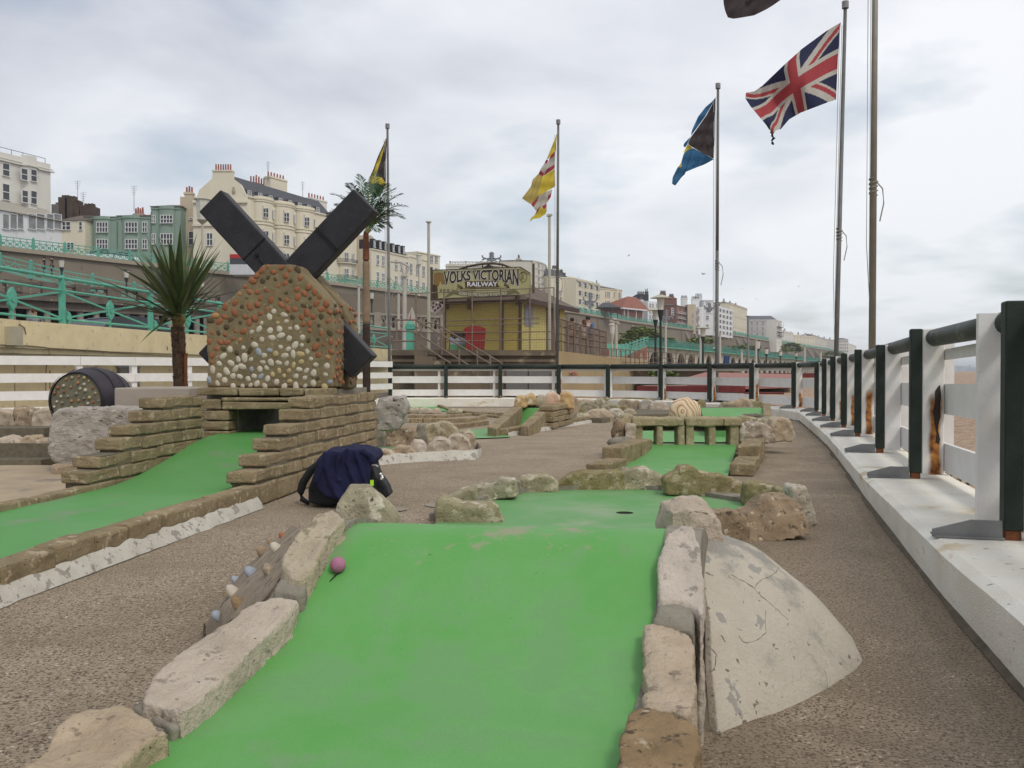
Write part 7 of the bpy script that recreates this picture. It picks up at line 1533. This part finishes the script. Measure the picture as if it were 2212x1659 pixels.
b = MB(); b.poly([sp_(*q, .007) for q in ((312, 545), (400, 535), (480, 530), (450, 560), (400, 610), (318, 625))]); on_board(b, 'painted_carriage', plain('sign_cream_paint', (.42, .38, .20))); b = MB()
for x in (325, 362, 402): b.poly([sp_(*q, .010) for q in ((x, 558), (x + 26, 555), (x + 26, 592), (x, 598))])
b.tube([sp_(*q, .008) for q in ((1185, 400), (1205, 375), (1240, 372), (1262, 395), (1268, 430), (1250, 470), (1215, 485))], .014, 4); b.tube([sp_(*q, .008) for q in ((1190, 400), (1186, 430), (1196, 460), (1215, 485))], .010, 4); b.tube([sp_(*q, .008) for q in ((1200, 415), (1212, 412))], .012, 4)
on_board(b, 'painted_lines', OLV_)
b = MB()
for cx_, cy_ in ((580, 500), (984, 494)): b.cyl(sp_(cx_, cy_, .0), sp_(cx_, cy_, .02), .13, .13, 16)
on_board(b, 'painted_medallion', plain('sign_light_olive', (.40, .38, .18)))
b = MB()
def sb(x0, y0, x1, y1, r_=.05, o2=.06): b.tube([sp_(x0, y0, o2), sp_(x1, y1, o2)], r_, 6)
sb(236, 320, 240, 680, .055); sb(240, 668, 1180, 624, .035); sb(245, 352, 1195, 318, .02); sb(1338, 280, 1338, 600, .05); b.tube([sp_(x, y, -.4) for x, y in ((540, 342), (620, 315), (700, 298), (790, 285), (900, 280), (1000, 290), (1090, 325))], .05, 6)
for x in (620, 790, 1000): b.tube([sp_(x, 285 if x == 790 else 300, -.4), sp_(x, 340, -.4)], .03, 5)
b.tube([sp_(1195, 318, .05), sp_(1302, 385, .05)], .025, 5); K.part(b, 'sign_frame', plain('dark_steel_frame', (.085, .06, .045)))
b = MB(); g0 = sp_(760, 342, -1.6); g1 = sp_(850, 290, -1.6); g2 = sp_(930, 340, -1.6); b.prism([g0, g1, g2], (0, 1.5, 0)); K.part(b, 'roof_gable', plain('dark_gable', (.05, .04, .035)))
for q in ((405, 690), (662, 690), (1180, 640)): b = MB(); p = K.l(*R5(*q), .1); b.bx((p[0] - .06, -.4, p[1] - .35), (p[0] + .06, -.05, p[1] + .1)); K.part(b, 'bracket', BRN_)
# wire crest standing on the promenade behind the kiosk roof, and its twin further right
def crest(x, y0, y1, d, label, wdt):
    e = empty('light_ornament', P(x, y1, d), label, 'light ornament'); b = MB(); h = (y1 - y0)
    def t(pl_, r=.05): b.tube([P(x + a_ * wdt, y0 + c_ * h, d) for a_, c_ in pl_], r * d / 60, 4)
    for k in range(3): c_ = .08 + .14 * k; t([(0, c_ - .08), (.22, c_), (0, c_ + .08), (-.22, c_), (0, c_ - .08)])
    for s_ in (-1, 1): t([(0, .45), (s_ * .5, .55), (s_ * .9, .42)]); t([(0, .75), (s_ * .6, .5), (s_ * .95, .66)]); t([(s_ * .9, .42), (s_ * .9, .25)]); t([(0, .45), (s_ * .45, .75), (0, .95)])
    t([(0, .0), (0, 1)], .07); b.build('frame', plain('grey_lamp_frame', (.27, .28, .30)), e)
crest(1062, 545, 571, 70, 'wire light ornament shaped like a crest above the kiosk roof', 22)
crest(1275, 632, 668, 60, 'wire light ornament on the pole behind the three people', 16)
crest(1439, 670, 698, 90, 'wire light ornament beside the twin lamp head', 16)
crest(1533, 655, 675, 120, 'small dark wire ornament in front of the beige house', 12)
# things on the platform
bn = empty('wheelie_bin', P(1025, 760, 38.3), 'red wheeled bin against the yellow kiosk wall', 'bin')
RB = plain('red_plastic', (.33, .022, .02), .45); b = MB(); b.add([P(*q, dd) for dd in (38.0, 38.75) for q in ((1008, 760), (1046, 760), (1049, 716), (1004, 716))], [(0, 1, 2, 3), (7, 6, 5, 4), (0, 4, 5, 1), (1, 5, 6, 2), (2, 6, 7, 3), (3, 7, 4, 0)]); b.build('body', RB, bn)
b = MB(); b.prism([P(*q, 37.95) for q in ((1002, 718), (1001, 712), (1006, 707), (1020, 704), (1038, 705), (1048, 709), (1050, 718))], (0, .9, 0)); b.build('lid', RB, bn)
b = MB(); b.cyl(P(1012, 760, 37.95), P(1012, 760, 38.1), .1, .1, 10); b.cyl(P(1042, 760, 37.95), P(1042, 760, 38.1), .1, .1, 10); b.build('wheel', plain('black_rubber', (.02, .02, .02)), bn)
pb = empty('poster_board', P(985, 762, 38.6), 'leaning advertising board with green, pale blue and dark picture beside the red bin', 'sign'); b = MB(); b.prism([P(*q, 38.6) for q in ((968, 763), (1006, 763), (1007, 715), (974, 715))], (0, .06, 0)); b.build('frame', plain('board_dark', (.05, .04, .035)), pb)
b = MB(); b.poly([P(*q, 38.58) for q in ((970, 762), (1005, 762), (1006, 744), (972, 744))]); b.build('green_print', plain('print_green', (.12, .33, .17)), pb); b = MB(); b.poly([P(*q, 38.58) for q in ((972, 744), (1006, 744), (1006, 730), (990, 728), (982, 733), (973, 727))]); b.build('blue_print', plain('print_blue', (.36, .42, .50)), pb)
tb = empty('bollard_pillar', P(886, 757, 37), 'turquoise cast iron pillar with a domed cap at the top of the steps', 'bollard'); b = MB(); p = P(886, 757, 37); b.box((p.x, p.y, p.z + .52), (.30, .30, 1.05)); b.build('shaft', TURQ, tb); b = MB(); b.box((p.x, p.y, p.z + .90), (.40, .40, .10)); b.box((p.x, p.y, p.z + 1.0), (.34, .34, .08)); b.cyl((p.x, p.y, p.z + 1.03), (p.x, p.y, p.z + 1.22), .17, .03, 10); b.build('cap', TURQ, tb)
pr = empty('parasol', P(888, 702, 44), 'closed red and white parasol behind the turquoise pillar', 'parasol'); b = MB(); b.cyl(P(888, 706, 44), P(890, 664, 44), .38, .02, 8); b.build('canopy', FW, pr); b = MB(); b.poly([P(*q, 43.55) for q in ((881, 704), (886, 704), (889.5, 668), (887, 680))]); b.poly([P(*q, 43.55) for q in ((890, 704), (892, 700), (891, 690))]); b.build('red_stripe', FR, pr); b = MB(); b.cyl(P(888, 757, 44), P(888, 704, 44), .03, None, 6); b.build('pole', METAL, pr)
hs = MB(); hp = [(931, 663), (944, 651), (957, 658), (956, 664), (940, 679), (929, 671)]; hs.prism([P(*q, 37.5) for q in hp], (0, .1, 0), 0)
for x, y in ((936, 655), (943, 657), (950, 657), (936, 663), (946, 665), (952, 661), (940, 670)): hs.cyl(P(x, y, 37.5), P(x, y, 37.44), .045, .045, 8, 1)
o = hs.build('hanging_sign', [plain('pink_white_print', (.48, .38, .36)), plain('print_black', (.05, .03, .04))]); tag(o, 'tilted pink and white board with black dots hanging left of the kiosk', 'sign')
mf = empty('mesh_fence', P(1100, 757, 36.8), 'tall rusty tube and mesh fence along the front edge of the platform', 'fence'); b = MB()
for x, y0 in ((70, 605), (370, 590), (675, 575), (985, 560), (1300, 552), (1560, 540)): b.cyl(P(*R5(x, y0), 36.8), P(*R5(x, 1232), 36.8), .032, None, 6)
b.build('post', RRM, mf)
for (xa, ya, xb, yb_) in ((0, 605, 1560, 540), (400, 898, 1400, 870), (400, 950, 1400, 925), (120, 1030, 1550, 1015), (400, 1118, 1550, 1100), (1000, 1225, 1600, 1240)): b = MB(); b.tube([P(*R5(xa, ya), 36.8), P(*R5(xb, yb_), 36.8)], .02, 5); b.build('rail', RRM, mf)
b = MB()
for k in range(70): x = lerp(370, 1560, k / 69); b.cyl(P(*R5(x, lerp(590, 540, k / 69)), 36.84), P(*R5(x, 1230), 36.84), .004, None, 3)
for k in range(24): y = lerp(590, 1225, k / 23); b.tube([P(*R5(370, y + 12), 36.84), P(*R5(1560, y - 12), 36.84)], .004, 3)
b.build('wire_mesh', RRM, mf)
mf2 = empty('mesh_fence', P(1260, 767, 38.5), 'lower brown mesh fence on the right wing of the platform where people lean', 'fence'); b = MB()
for k in range(8): x = lerp(1640, 2125, k / 7); yy = lerp(880, 1015, k / 7); b.cyl(P(*R5(x, yy), lerp(37, 39, k / 7)), P(*R5(x, lerp(1235, 1285, k / 7)), lerp(37, 39, k / 7)), .03, None, 5)
b.build('post', RRM, mf2); b = MB()
for t_ in (0, .22, .45, .68, 1): b.tube([P(*R5(1600, lerp(870, 1230, t_)), 37), P(*R5(2125, lerp(1015, 1285, t_)), 39)], .025, 4)
for k in range(60): x = k / 59; b.cyl(P(*R5(lerp(1600, 2125, x), lerp(870, 1015, x)), lerp(37, 39, x) + .02), P(*R5(lerp(1600, 2125, x), lerp(1230, 1285, x)), lerp(37, 39, x) + .02), .012, None, 3)
b.build('wire_mesh', RRM, mf2)

# ---------------- people ----------------
def skin_chain(name, nodes, edges, m, parent, sub=2):
    me = bpy.data.meshes.new(name); Mi = wmat(parent).inverted() if parent is not None else Matrix.Identity(4)
    me.from_pydata([tuple(Mi @ Vector(p)) for p, r in nodes], edges, []); me.materials.append(m); o = bpy.data.objects.new(name, me); col.objects.link(o)
    if parent is not None: o.parent = parent; WM[o.name] = wmat(parent)
    o.modifiers.new('skin', 'SKIN'); sv = me.skin_vertices[0].data
    for i, (p, r) in enumerate(nodes): sv[i].radius = (r, r * .8); sv[i].use_root = (i == 0)
    q = o.modifiers.new('sub', 'SUBSURF'); q.levels = sub; q.render_levels = sub
    return o
def person(base, h, face, label, top, trousers, hair, pose='stand', long_hair=False, glasses=False):
    """face: direction angle the person looks towards"""
    e = empty('person', base, label, 'person'); s = h / 1.75; F = Vector((math.cos(face), math.sin(face), 0)); S = Vector((F.y, -F.x, 0)); B0 = Vector(base)
    def p(f, r, z): return B0 + (F * f + S * r + Vector((0, 0, z))) * s
    ln = .14 if pose == 'lean' else 0
    J = {'pel': p(0, 0, .95), 'wa': p(ln * .3, 0, 1.12), 'ch': p(ln, 0, 1.34), 'nk': p(ln * 1.2, 0, 1.49), 'hd': p(ln * 1.3 + .01, 0, 1.60), 'tp': p(ln * 1.3, 0, 1.70)}
    arms = {}
    for sg_, k in ((-1, 'L'), (1, 'R')):
        sh = p(ln, .18 * sg_, 1.41)
        if pose == 'lean': el, ha = p(ln + .18, .26 * sg_, 1.14), p(ln + .42, .20 * sg_, 1.12)
        elif pose == 'head': el, ha = p(ln + .16, .28 * sg_, 1.38), p(ln + .10, .13 * sg_, 1.62)
        else: el, ha = p(-.02, .24 * sg_, 1.13), p(.06, .25 * sg_, .88)
        hp_, kn, an, to = p(0, .09 * sg_, .90), p(.03, .10 * sg_, .50), p(-.02, .10 * sg_, .08), p(.14, .11 * sg_, .03); arms[k] = (sh, el, ha, hp_, kn, an, to)
    nodes = [(J['pel'], .13 * s), (J['wa'], .115 * s), (J['ch'], .145 * s), (J['nk'], .055 * s), (J['hd'], .088 * s), (J['tp'], .075 * s)]; edges = [(0, 1), (1, 2), (2, 3), (3, 4), (4, 5)]
    for k in 'LR':
        sh, el, ha, hp_, kn, an, to = arms[k]; i = len(nodes); nodes += [(sh, .055 * s), (el, .042 * s), (ha, .032 * s), (ha + (ha - el).normalized() * .08 * s, .03 * s), (hp_, .085 * s), (kn, .055 * s), (an, .04 * s), (to, .035 * s)]
        edges += [(2, i), (i, i + 1), (i + 1, i + 2), (i + 2, i + 3), (0, i + 4), (i + 4, i + 5), (i + 5, i + 6), (i + 6, i + 7)]
    skin_chain('body', nodes, edges, SKIN, e)
    nd = [(J['wa'], .135 * s), (J['ch'], .165 * s), (J['ch'].lerp(J['nk'], .6), .075 * s), (J['pel'], .14 * s)]; ed = [(0, 1), (1, 2), (0, 3)]
    for k in 'LR': sh, el, ha = arms[k][:3]; i = len(nd); nd += [(sh, .07 * s), (el, .056 * s), (el.lerp(ha, .85), .045 * s)]; ed += [(1, i), (i, i + 1), (i + 1, i + 2)]
    skin_chain('jacket', nd, ed, top, e)
    nd = [(J['pel'], .145 * s)]; ed = []
    for k in 'LR': hp_, kn, an = arms[k][3:6]; i = len(nd); nd += [(hp_, .10 * s), (kn, .07 * s), (an, .055 * s)]; ed += [(0, i), (i, i + 1), (i + 1, i + 2)]
    skin_chain('trousers', nd, ed, trousers, e)
    b = MB(); hc = J['hd'] + Vector((0, 0, .045 * s)) - F * .022 * s; b.ball(hc, .105 * s, 14, 0, (1, 1, 1))
    if long_hair: b.ball(hc - F * .05 * s - Vector((0, 0, .13 * s)), .10 * s, 12, 0, (1, 1, 1.5))
    b.build('hair', hair, e, smooth=True); b = MB(); fc = J['hd'] + F * .088 * s; b.ball(fc + F * .012 * s - Vector((0, 0, .01)), .016 * s, 6, 0, (1, 1, 1.5)); b.build('nose', SKIN, e)
    b = MB(); b.bar(fc - S * .03 * s - Vector((0, 0, .05 * s)) + F * .003, fc + S * .03 * s - Vector((0, 0, .05 * s)) + F * .003, .012, .012 * s); b.build('mouth', plain('lip', (.35, .14, .12)), e); b = MB()
    if glasses: b.bar(fc - S * .075 * s + Vector((0, 0, .03 * s)) + F * .006, fc + S * .075 * s + Vector((0, 0, .03 * s)) + F * .006, .02, .04 * s); b.build('sunglasses', VOID, e)
    else:
        for sg_ in (-1, 1): b.ball(fc + S * .032 * s * sg_ + Vector((0, 0, .028 * s)) - F * .004, .012 * s, 6)
        b.build('eyes', VOID, e)
    return e
CL = {n: plain('cloth_' + n, c_) for n, c_ in (('blue', (.06, .13, .30)), ('olive', (.14, .12, .08)), ('white', (.55, .50, .48)), ('jeans', (.05, .06, .10)), ('dark', (.022, .022, .026)), ('teal', (.02, .06, .07)), ('grey', (.22, .23, .25)), ('khaki', (.2, .16, .11)))}
p = P(1236, 700, 40.2); person((p.x, p.y, 1.60), 1.62, R(60), 'person with dark hair seen from behind in an olive top, leftmost on the platform wing', CL['olive'], CL['khaki'], HAIRD)
p = P(1262, 700, 40.2); person((p.x, p.y, 1.52), 1.62, R(100), 'person with long auburn hair and pale sleeves raising both arms on the platform wing', CL['white'], CL['khaki'], HAIRB, 'head', True)
p = P(1271, 690, 41.6); person((p.x, p.y, 1.52), 1.84, R(-100), 'person in a blue jacket and sunglasses facing the camera on the platform wing', CL['blue'], CL['jeans'], HAIRD, 'lean', glasses=True)
for x, y, d, hgt, lab, c1_, c2_ in ((95, 553, 73.6, 1.75, 'left person of the pair in dark clothes walking down the left ramp', 'dark', 'teal'), (112, 552, 74, 1.8, 'right person of the pair in dark clothes walking down the left ramp', 'dark', 'teal')):
    p = P(x, y, d); person((p.x, p.y, p.z - hgt), hgt, R(-150), lab, CL[c1_], CL[c2_], HAIRD)
p = P(75, 664, 29); person((p.x, p.y, p.z - 1.68), 1.68, R(-60), 'person with reddish hair in a grey top behind the near turquoise railing', CL['grey'], CL['jeans'], HAIRB)

# ---------------- cars, shelter ----------------
def car(x, y, d, ang, label, m, L=4.2, z=None):
    c = P(x, y, d); e = empty('parked_car', (c.x, c.y, z if z is not None else c.z - 1.45), label, 'car', None, ang); z0 = 0
    def q(pts, w_): return [(a_, -w_ / 2, c_) for a_, c_ in pts]
    body = [(-2.1, .35), (-2.05, .8), (-1.5, .92), (1.2, .98), (2.0, .85), (2.1, .5), (2.05, .3), (-2.0, .3)]; cab = [(-1.55, .92), (-.95, 1.40), (-.2, 1.47), (.75, 1.42), (1.45, .97)]
    b = MB(); b.prism(q(body, 1.7), (0, 1.7, 0)); o = b.build('body', m, e, local=True); v = o.modifiers.new('bev', 'BEVEL'); v.width = .08; v.segments = 3
    b = MB(); b.prism(q([(-1.0, 1.38), (-.95, 1.42), (-.2, 1.49), (.75, 1.44), (.8, 1.40)], 1.35), (0, 1.35, 0)); b.build('roof', m, e, local=True)
    b = MB(); b.prism(q(cab, 1.5), (0, 1.5, 0)); b.build('windows', PANE, e, local=True)
    for wx in (-1.3, 1.3):
        for wy in (-.82, .82): b = MB(); b.cyl((wx, wy - .1, .32), (wx, wy + .1, .32), .32, .32, 16); b.build('wheel', plain('tyre', (.02, .02, .02)), e, local=True)
    for wy in (-.6, .6): b = MB(); b.box((-2.08, wy, .72), (.06, .25, .12)); b.build('headlight', plain('lamp_glass', (.6, .6, .58), .2), e, local=True); b = MB(); b.box((2.06, wy, .75), (.06, .25, .14)); b.build('tail_light', plain('red_lamp', (.5, .02, .02), .3), e, local=True)
    return e
WC, GC = plain('white_car_paint', (.70, .71, .72), .3, 0, .5), plain('dark_car_paint', (.05, .05, .065), .3, 0, .5)
car(218, 535, 112, R(25), 'white parked car behind the upper railing in front of the green houses', WC, z=13.95); car(262, 540, 114, R(25), 'second white parked car to the right behind the upper railing', WC, z=13.95)
car(222, 697, 33, R(60), 'light grey car roof just showing over the cream wall', plain('silver_car_paint', (.35, .37, .38), .3), z=1.25); car(272, 700, 31.5, R(58), 'dark blue grey car roof showing over the cream wall, with a red tail lamp', GC, z=1.25)
car(1328, 664, 236, R(60), 'white car parked beside the promenade shelter', WC, z=14.0); car(1570, 714, 338, R(60), 'white car parked on the upper road right of the third flagpole', WC, z=14.2); car(1583, 716, 345, R(60), 'second white car right of the third flagpole', WC, z=14.2)
sh = empty('shelter', P(1312, 668, 222), 'dark roofed promenade shelter with slim posts on the upper road', 'shelter'); b = MB(); p0, p1 = P(1288, 668, 222), P(1338, 668, 222); zr_ = P(1288, 665, 222).z; zc_ = P(1310, 653, 222).z; x0, x1 = p0.x, p1.x
b.add([(x0, 220, zr_), (x1, 220, zr_), (x1, 226, zr_), (x0, 226, zr_), (lerp(x0, x1, .3), 223, zc_), (lerp(x0, x1, .55), 223, zc_)], [(0, 1, 5, 4), (1, 2, 5), (2, 3, 4, 5), (3, 0, 4), (0, 3, 2, 1)]); b.build('roof', SLATE, sh)
for t_ in (.1, .36, .62, .9): b = MB(); x = lerp(x0, x1, t_); b.cyl((x, 221, zr_ - 2.6), (x, 221, zr_), .12, None, 6); b.build('post', IRON, sh)
# red bus glimpsed behind the left sail
bus = empty('bus', P(520, 572, 118), 'red and white bus glimpsed between the spiky leaves and the left sail', 'bus'); b = MB(); p0, p1 = P(496, 549, 118), P(535, 549, 118); zt_ = p0.z; b.bx((p0.x, 118, zt_ - .5), (p1.x + 3, 120.5, zt_)); b.build('roof', plain('bus_red', (.45, .03, .03), .4), bus); b = MB(); b.bx((p0.x, 118.05, zt_ - 1.3), (p1.x + 3, 120.4, zt_ - .5)); b.build('windows', PANE, bus); b = MB(); b.bx((p0.x, 118, zt_ - 2.6), (p1.x + 3, 120.5, zt_ - 1.3)); b.build('body', plain('bus_white', (.6, .6, .62), .4), bus)

# ---------------- lamps and poles ----------------
LG = plain('lantern_glass', (.62, .60, .52), .3); WP = plain('white_pole_paint', (.50, .47, .41)); DG = plain('dark_green_iron', (.03, .04, .035)); CR = plain('cream_lamp_paint', (.48, .45, .36))
def lamp(x, ytop, ybase, d, label, m=DG, r=.05, dish=True, lantern=(.30, .42), group='street lamps'):
    tp = P(x, ytop, d); bs_ = P(x, ybase, d); e = empty('street_lamp', bs_, label, 'street lamp', group); hh = lantern[1]; ww = lantern[0]
    b = MB(); b.cyl(bs_, tp - Vector((0, 0, hh + .25)), r * 1.25, r * .8, 8); b.cyl(tp - Vector((0, 0, hh + .35)), tp - Vector((0, 0, hh)), r, ww * .42, 8); b.build('post', m, e)
    b = MB(); b.cyl(tp - Vector((0, 0, hh)), tp - Vector((0, 0, .06)), ww * .36, ww * .5, 8); b.build('lantern', LG, e)
    b = MB(); b.cyl(tp - Vector((0, 0, .06)), tp + Vector((0, 0, .05)), ww * (1.4 if dish else .6), ww * .3, 12); b.build('cap', CR if dish else m, e)
    return e
lamp(1427, 640, 880, 30, 'nearest dark green lamp post with a flat dished cap, just behind the fence', r=.045, lantern=(.25, .44))
lamp(1416, 668, 800, 44, 'second dark lamp post directly behind the nearest one', r=.05, lantern=(.3, .5))
lamp(1518.5, 707, 786, 60, 'dark lamp post in front of the arcade left of the third flagpole', r=.06, lantern=(.38, .6))
lamp(1637, 735, 788, 88, 'dark lamp post with a pale lantern right of the third flagpole', r=.08, dish=False, lantern=(.5, .8)); lamp(1655.5, 752, 788, 110, 'fourth lamp post along the arcade, shorter', r=.08, dish=False, lantern=(.5, .7)); lamp(1686, 758, 790, 130, 'fifth lamp post along the arcade', r=.08, dish=False, lantern=(.5, .7)); lamp(1720, 762, 790, 150, 'farthest small lamp post along the arcade', r=.08, dish=False, lantern=(.5, .6))
lamp(1322, 700, 788, 48, 'cream lamp post with a bluish lantern right of the platform', CR, .055, False, (.32, .5))
lamp(437, 430, 620, 84, 'cream lamp standard with a big glass lantern behind the left sail tip', CR, .13, False, (1.25, 1.9)); lamp(133, 560, 602, 69, 'iron lamp post on the brown ramp at the far left', IRON, .07, False, (.42, .6)); lamp(273, 583, 632, 71, 'iron lamp post on the ramp behind the spiky leaves', IRON, .07, False, (.42, .6)); lamp(803, 630, 700, 64, 'iron lantern in front of the dark arches right of the palm', IRON, .05, False, (.3, .5)); lamp(905, 551, 640, 120, 'slim cream lamp standard in front of the plain parapet house', CR, .10, False, (.7, 1.2)); lamp(1212, 628, 700, 110, 'cream lamp post against the retaining wall right of the kiosk', CR, .07, False, (.5, .8))
def pole(x, y0, y1, d, r, label, m=WP, tbar=None):
    e = empty('pole', P(x, y1, d), label, 'pole', 'thin poles on the promenade'); b = MB(); b.cyl(P(x, y1, d), P(x, y0, d), r, r * .8, 8); b.build('shaft', m, e)
    b = MB(); t_ = P(x, y0, d); b.cyl(t_, t_ + Vector((0, 0, .06)), r * 1.6, r * 1.6, 8)
    if tbar: b.bar(P(x + tbar[0], y0 + tbar[1], d), P(x + tbar[2], y0 + tbar[3], d), .18, .08)
    b.build('top', m, e); return e
pole(926, 481, 757, 46, .085, 'tall cream pole just left of the station sign', CR); pole(1187, 466, 757, 38.5, .07, 'tall thin cream pole right of the kiosk with a flat cap', CR, (-6, 0, 6, -2))
pole(775, 618, 720, 45, .075, 'short white pole beside the palm trunk'); pole(861, 632, 712, 45, .075, 'short white pole right of the first flagpole')
e = pole(874, 598, 757, 40, .105, 'white pole with a forked head and long flat panel left of the kiosk', WP); b = MB(); b.tube([P(874, 600, 40), P(867, 570, 40)], .06, 6); b.tube([P(874, 600, 40), P(884, 575, 40)], .06, 6); b.tube([P(844, 565, 40), P(868, 567, 40), P(885, 577, 40)], .055, 6); b.build('forked_head', WP, e)
pole(1331, 697, 788, 44, .08, 'white pole with a slanting bar where a gull perches', WP, (-14, -5, 7, 2))
for x, y0, d, lab in ((1438, 700, 52, 'white pole just right of the nearest dark lamp'), (1513, 725, 64, 'white pole left of the dark lamp before the arcade'), (1555.5, 720, 80, 'white pole just right of the third flagpole'), (1602, 757, 100, 'short white pole in the middle of the arcade'), (1633.5, 735, 84, 'white pole beside the pale lantern lamp'), (1738, 748, 150, 'distant white pole near the end of the arcade'), (1773, 759, 190, 'farthest white pole above the far fence corner')): pole(x, y0, 790, d, .0026 * d * .5, lab)
pole(1616, 684, 790, 60, .085, 'dark slim pole in front of the grey white block', METAL)
# ---------------- gulls ----------------
def gull(x, y, d, span, roll, label, perched=False, dark=False):
    c = P(x, y, d); e = empty('seagull', c, label, 'seagull'); m = plain('gull_grey', (.13, .13, .14)) if dark else plain('gull_white', (.62, .62, .62)); b = MB(); b.ball(c, span * .16, 10, 0, (1.3, .5, .45)); b.ball(c + Vector((span * .2, 0, span * .05)), span * .06, 8); b.cyl(c + Vector((span * .25, 0, span * .045)), c + Vector((span * .33, 0, span * .03)), span * .02, .002, 5); b.build('body', m, e, smooth=True)
    if perched: b = MB(); b.add([c + Vector((-.25 * span, 0, .03 * span)), c + Vector((.1 * span, -.02, .06 * span)), c + Vector((0, -.04, -.07 * span))], [(0, 1, 2)]); b.build('wing', plain('gull_back', (.3, .31, .33)), e); return
    for s_ in (-1, 1):
        b = MB(); rt_ = [c + Vector((-.08 * span, .02 * s_, .02)), c + Vector((.09 * span, .02 * s_, .02))]; mid = c + Vector((s_ * span * .25, s_ * span * .05, span * (.13 + roll * s_))); tp = c + Vector((s_ * span * .52, s_ * span * .1, span * (.03 + 1.7 * roll * s_)))
        b.add([rt_[0], rt_[1], mid + Vector((.06 * span, 0, 0)), tp, mid - Vector((.07 * span, 0, .01))], [(0, 1, 2, 4), (4, 2, 3)]); b.build('wing', m, e)
gull(1519, 592, 45, .34, -.04, 'flying gull with spread wings left of the third flagpole', dark=True); gull(1358, 552, 70, .3, .25, 'tiny tilted gull high above the red roofed house', dark=True); gull(1603, 624, 110, .25, .1, 'speck of a gull right of the third flagpole', dark=True); gull(1634, 646, 110, .3, .05, 'lower speck of a gull right of the third flagpole', dark=True); gull(1725, 619, 110, .3, .3, 'tilted gull speck left of the leaning flagpole', dark=True)
gull(1328, 689, 44, .42, 0, 'gull perched on the slanting bar of a white pole', True)

# ---------------- beyond the fence ----------------
RED = mat('red_painted_timber', (.18, .03, .028), (.11, .02, .018), 3, .7, .2, 20); PNK = plain('faded_red_coping', (.34, .15, .12))
def redwall(x0, x1, y0, y1, d, label, m=RED, th=.5, d1=None):
    b = MB(); d1 = d1 or d; a_, c_, e2, g2 = P(x0, y1, d), P(x1, y1, d1), P(x1, y0, d1), P(x0, y0, d); b.prism([a_, c_, e2, g2], (0, th, 0)); o = b.build('low_wall', m); tag(o, label, 'wall', 'low red walls behind the fence')
redwall(1378, 1610, 834, 848, 33, 'long low dark red wall seen through the middle of the far fence'); redwall(1406, 1600, 848, 866, 32.4, 'dark base below the long red wall', plain('dark_base', (.06, .045, .04)))
redwall(1614, 1694, 848, 856, 31, 'short red kerb on the pebbles near the fence corner'); redwall(1600, 1860, 806, 816, 60, 'distant red wall at the back of the beach', RED)
b = MB(); b.prism([P(1484, 815, 34), P(1524, 804, 40), P(1712, 808, 46), P(1712, 817, 34), P(1600, 820, 33)], (0, 0, -.35)); o = b.build('ramp', PNK); tag(o, 'faded red ramp top rising behind the far fence', 'ramp')
rr_ = empty('railing', P(1370, 787, 42), 'rusty low railing between the platform and the arcade', 'railing')
for k in range(20): b = MB(); x = lerp(1312, 1500, k / 19); b.cyl(P(x, 788, 42), P(x, 752 + 14 * k / 19, 42), .025, None, 5); b.build('post', RRM, rr_)
for t_ in (0, .5, .9): b = MB(); b.tube([P(1312, lerp(753, 786, t_), 42), P(1500, lerp(766, 786, t_), 42)], .016, 5); b.build('rail', RRM, rr_)
pw = MB(); pw.prism([P(1310, 786, 43), P(1600, 787, 47), P(1600, 792, 47), P(1310, 792, 43)], (0, 6, 0)); o = pw.build('low_wall', plain('pale_kerb_stone', (.42, .40, .36))); tag(o, 'pale low kerb wall under the rusty railing right of the platform', 'wall')
b = MB(); b.prism([P(1300, 792, 44), P(1600, 792, 48), P(1600, 820, 48), P(1300, 820, 44)], (0, 1, 0)); o = b.build('low_wall', PLM); tag(o, 'dark stained stone wall seen through the far fence below the railing', 'wall')
tk = MB(); p = P(1400, 700, 100)
hutt = empty('shop', P(1600, 788, 70), 'white canopy stall with dark opening on the lower promenade', 'kiosk'); b = MB(); b.prism([P(1468, 758, 150), P(1550, 750, 150), P(1550, 752, 150), P(1468, 760, 150)], (0, 3, 0)); b.build('canopy', S_BRIGHT, hutt)
bx_ = MB(); bx_.prism([P(1566, 768, 75), P(1576, 768, 75), P(1576, 792, 75), P(1566, 792, 75)], (0, .5, 0)); o = bx_.build('banner_sign', plain('navy_banner', (.03, .06, .16))); tag(o, 'small navy upright sign beside the third flagpole base', 'sign')
# ---------------- sea haze ----------------
hz_m = bpy.data.materials.new('sea_haze'); hz_m.use_nodes = True; N = hz_m.node_tree.nodes; N.remove(N['Principled BSDF'])
pv = N.new('ShaderNodeVolumePrincipled'); pv.inputs['Color'].default_value = (.93, .96, 1, 1); pv.inputs['Density'].default_value = .00035; pv.inputs['Anisotropy'].default_value = .2
hz_m.node_tree.links.new(pv.outputs[0], N['Material Output'].inputs['Volume'])
b = MB(); b.bx((-3100, -420, -2.0), (5300, 6100, 48)); o = b.build('haze', hz_m); o['kind'] = 'stuff'; o['label'] = 'thin sea haze over the distant seafront'
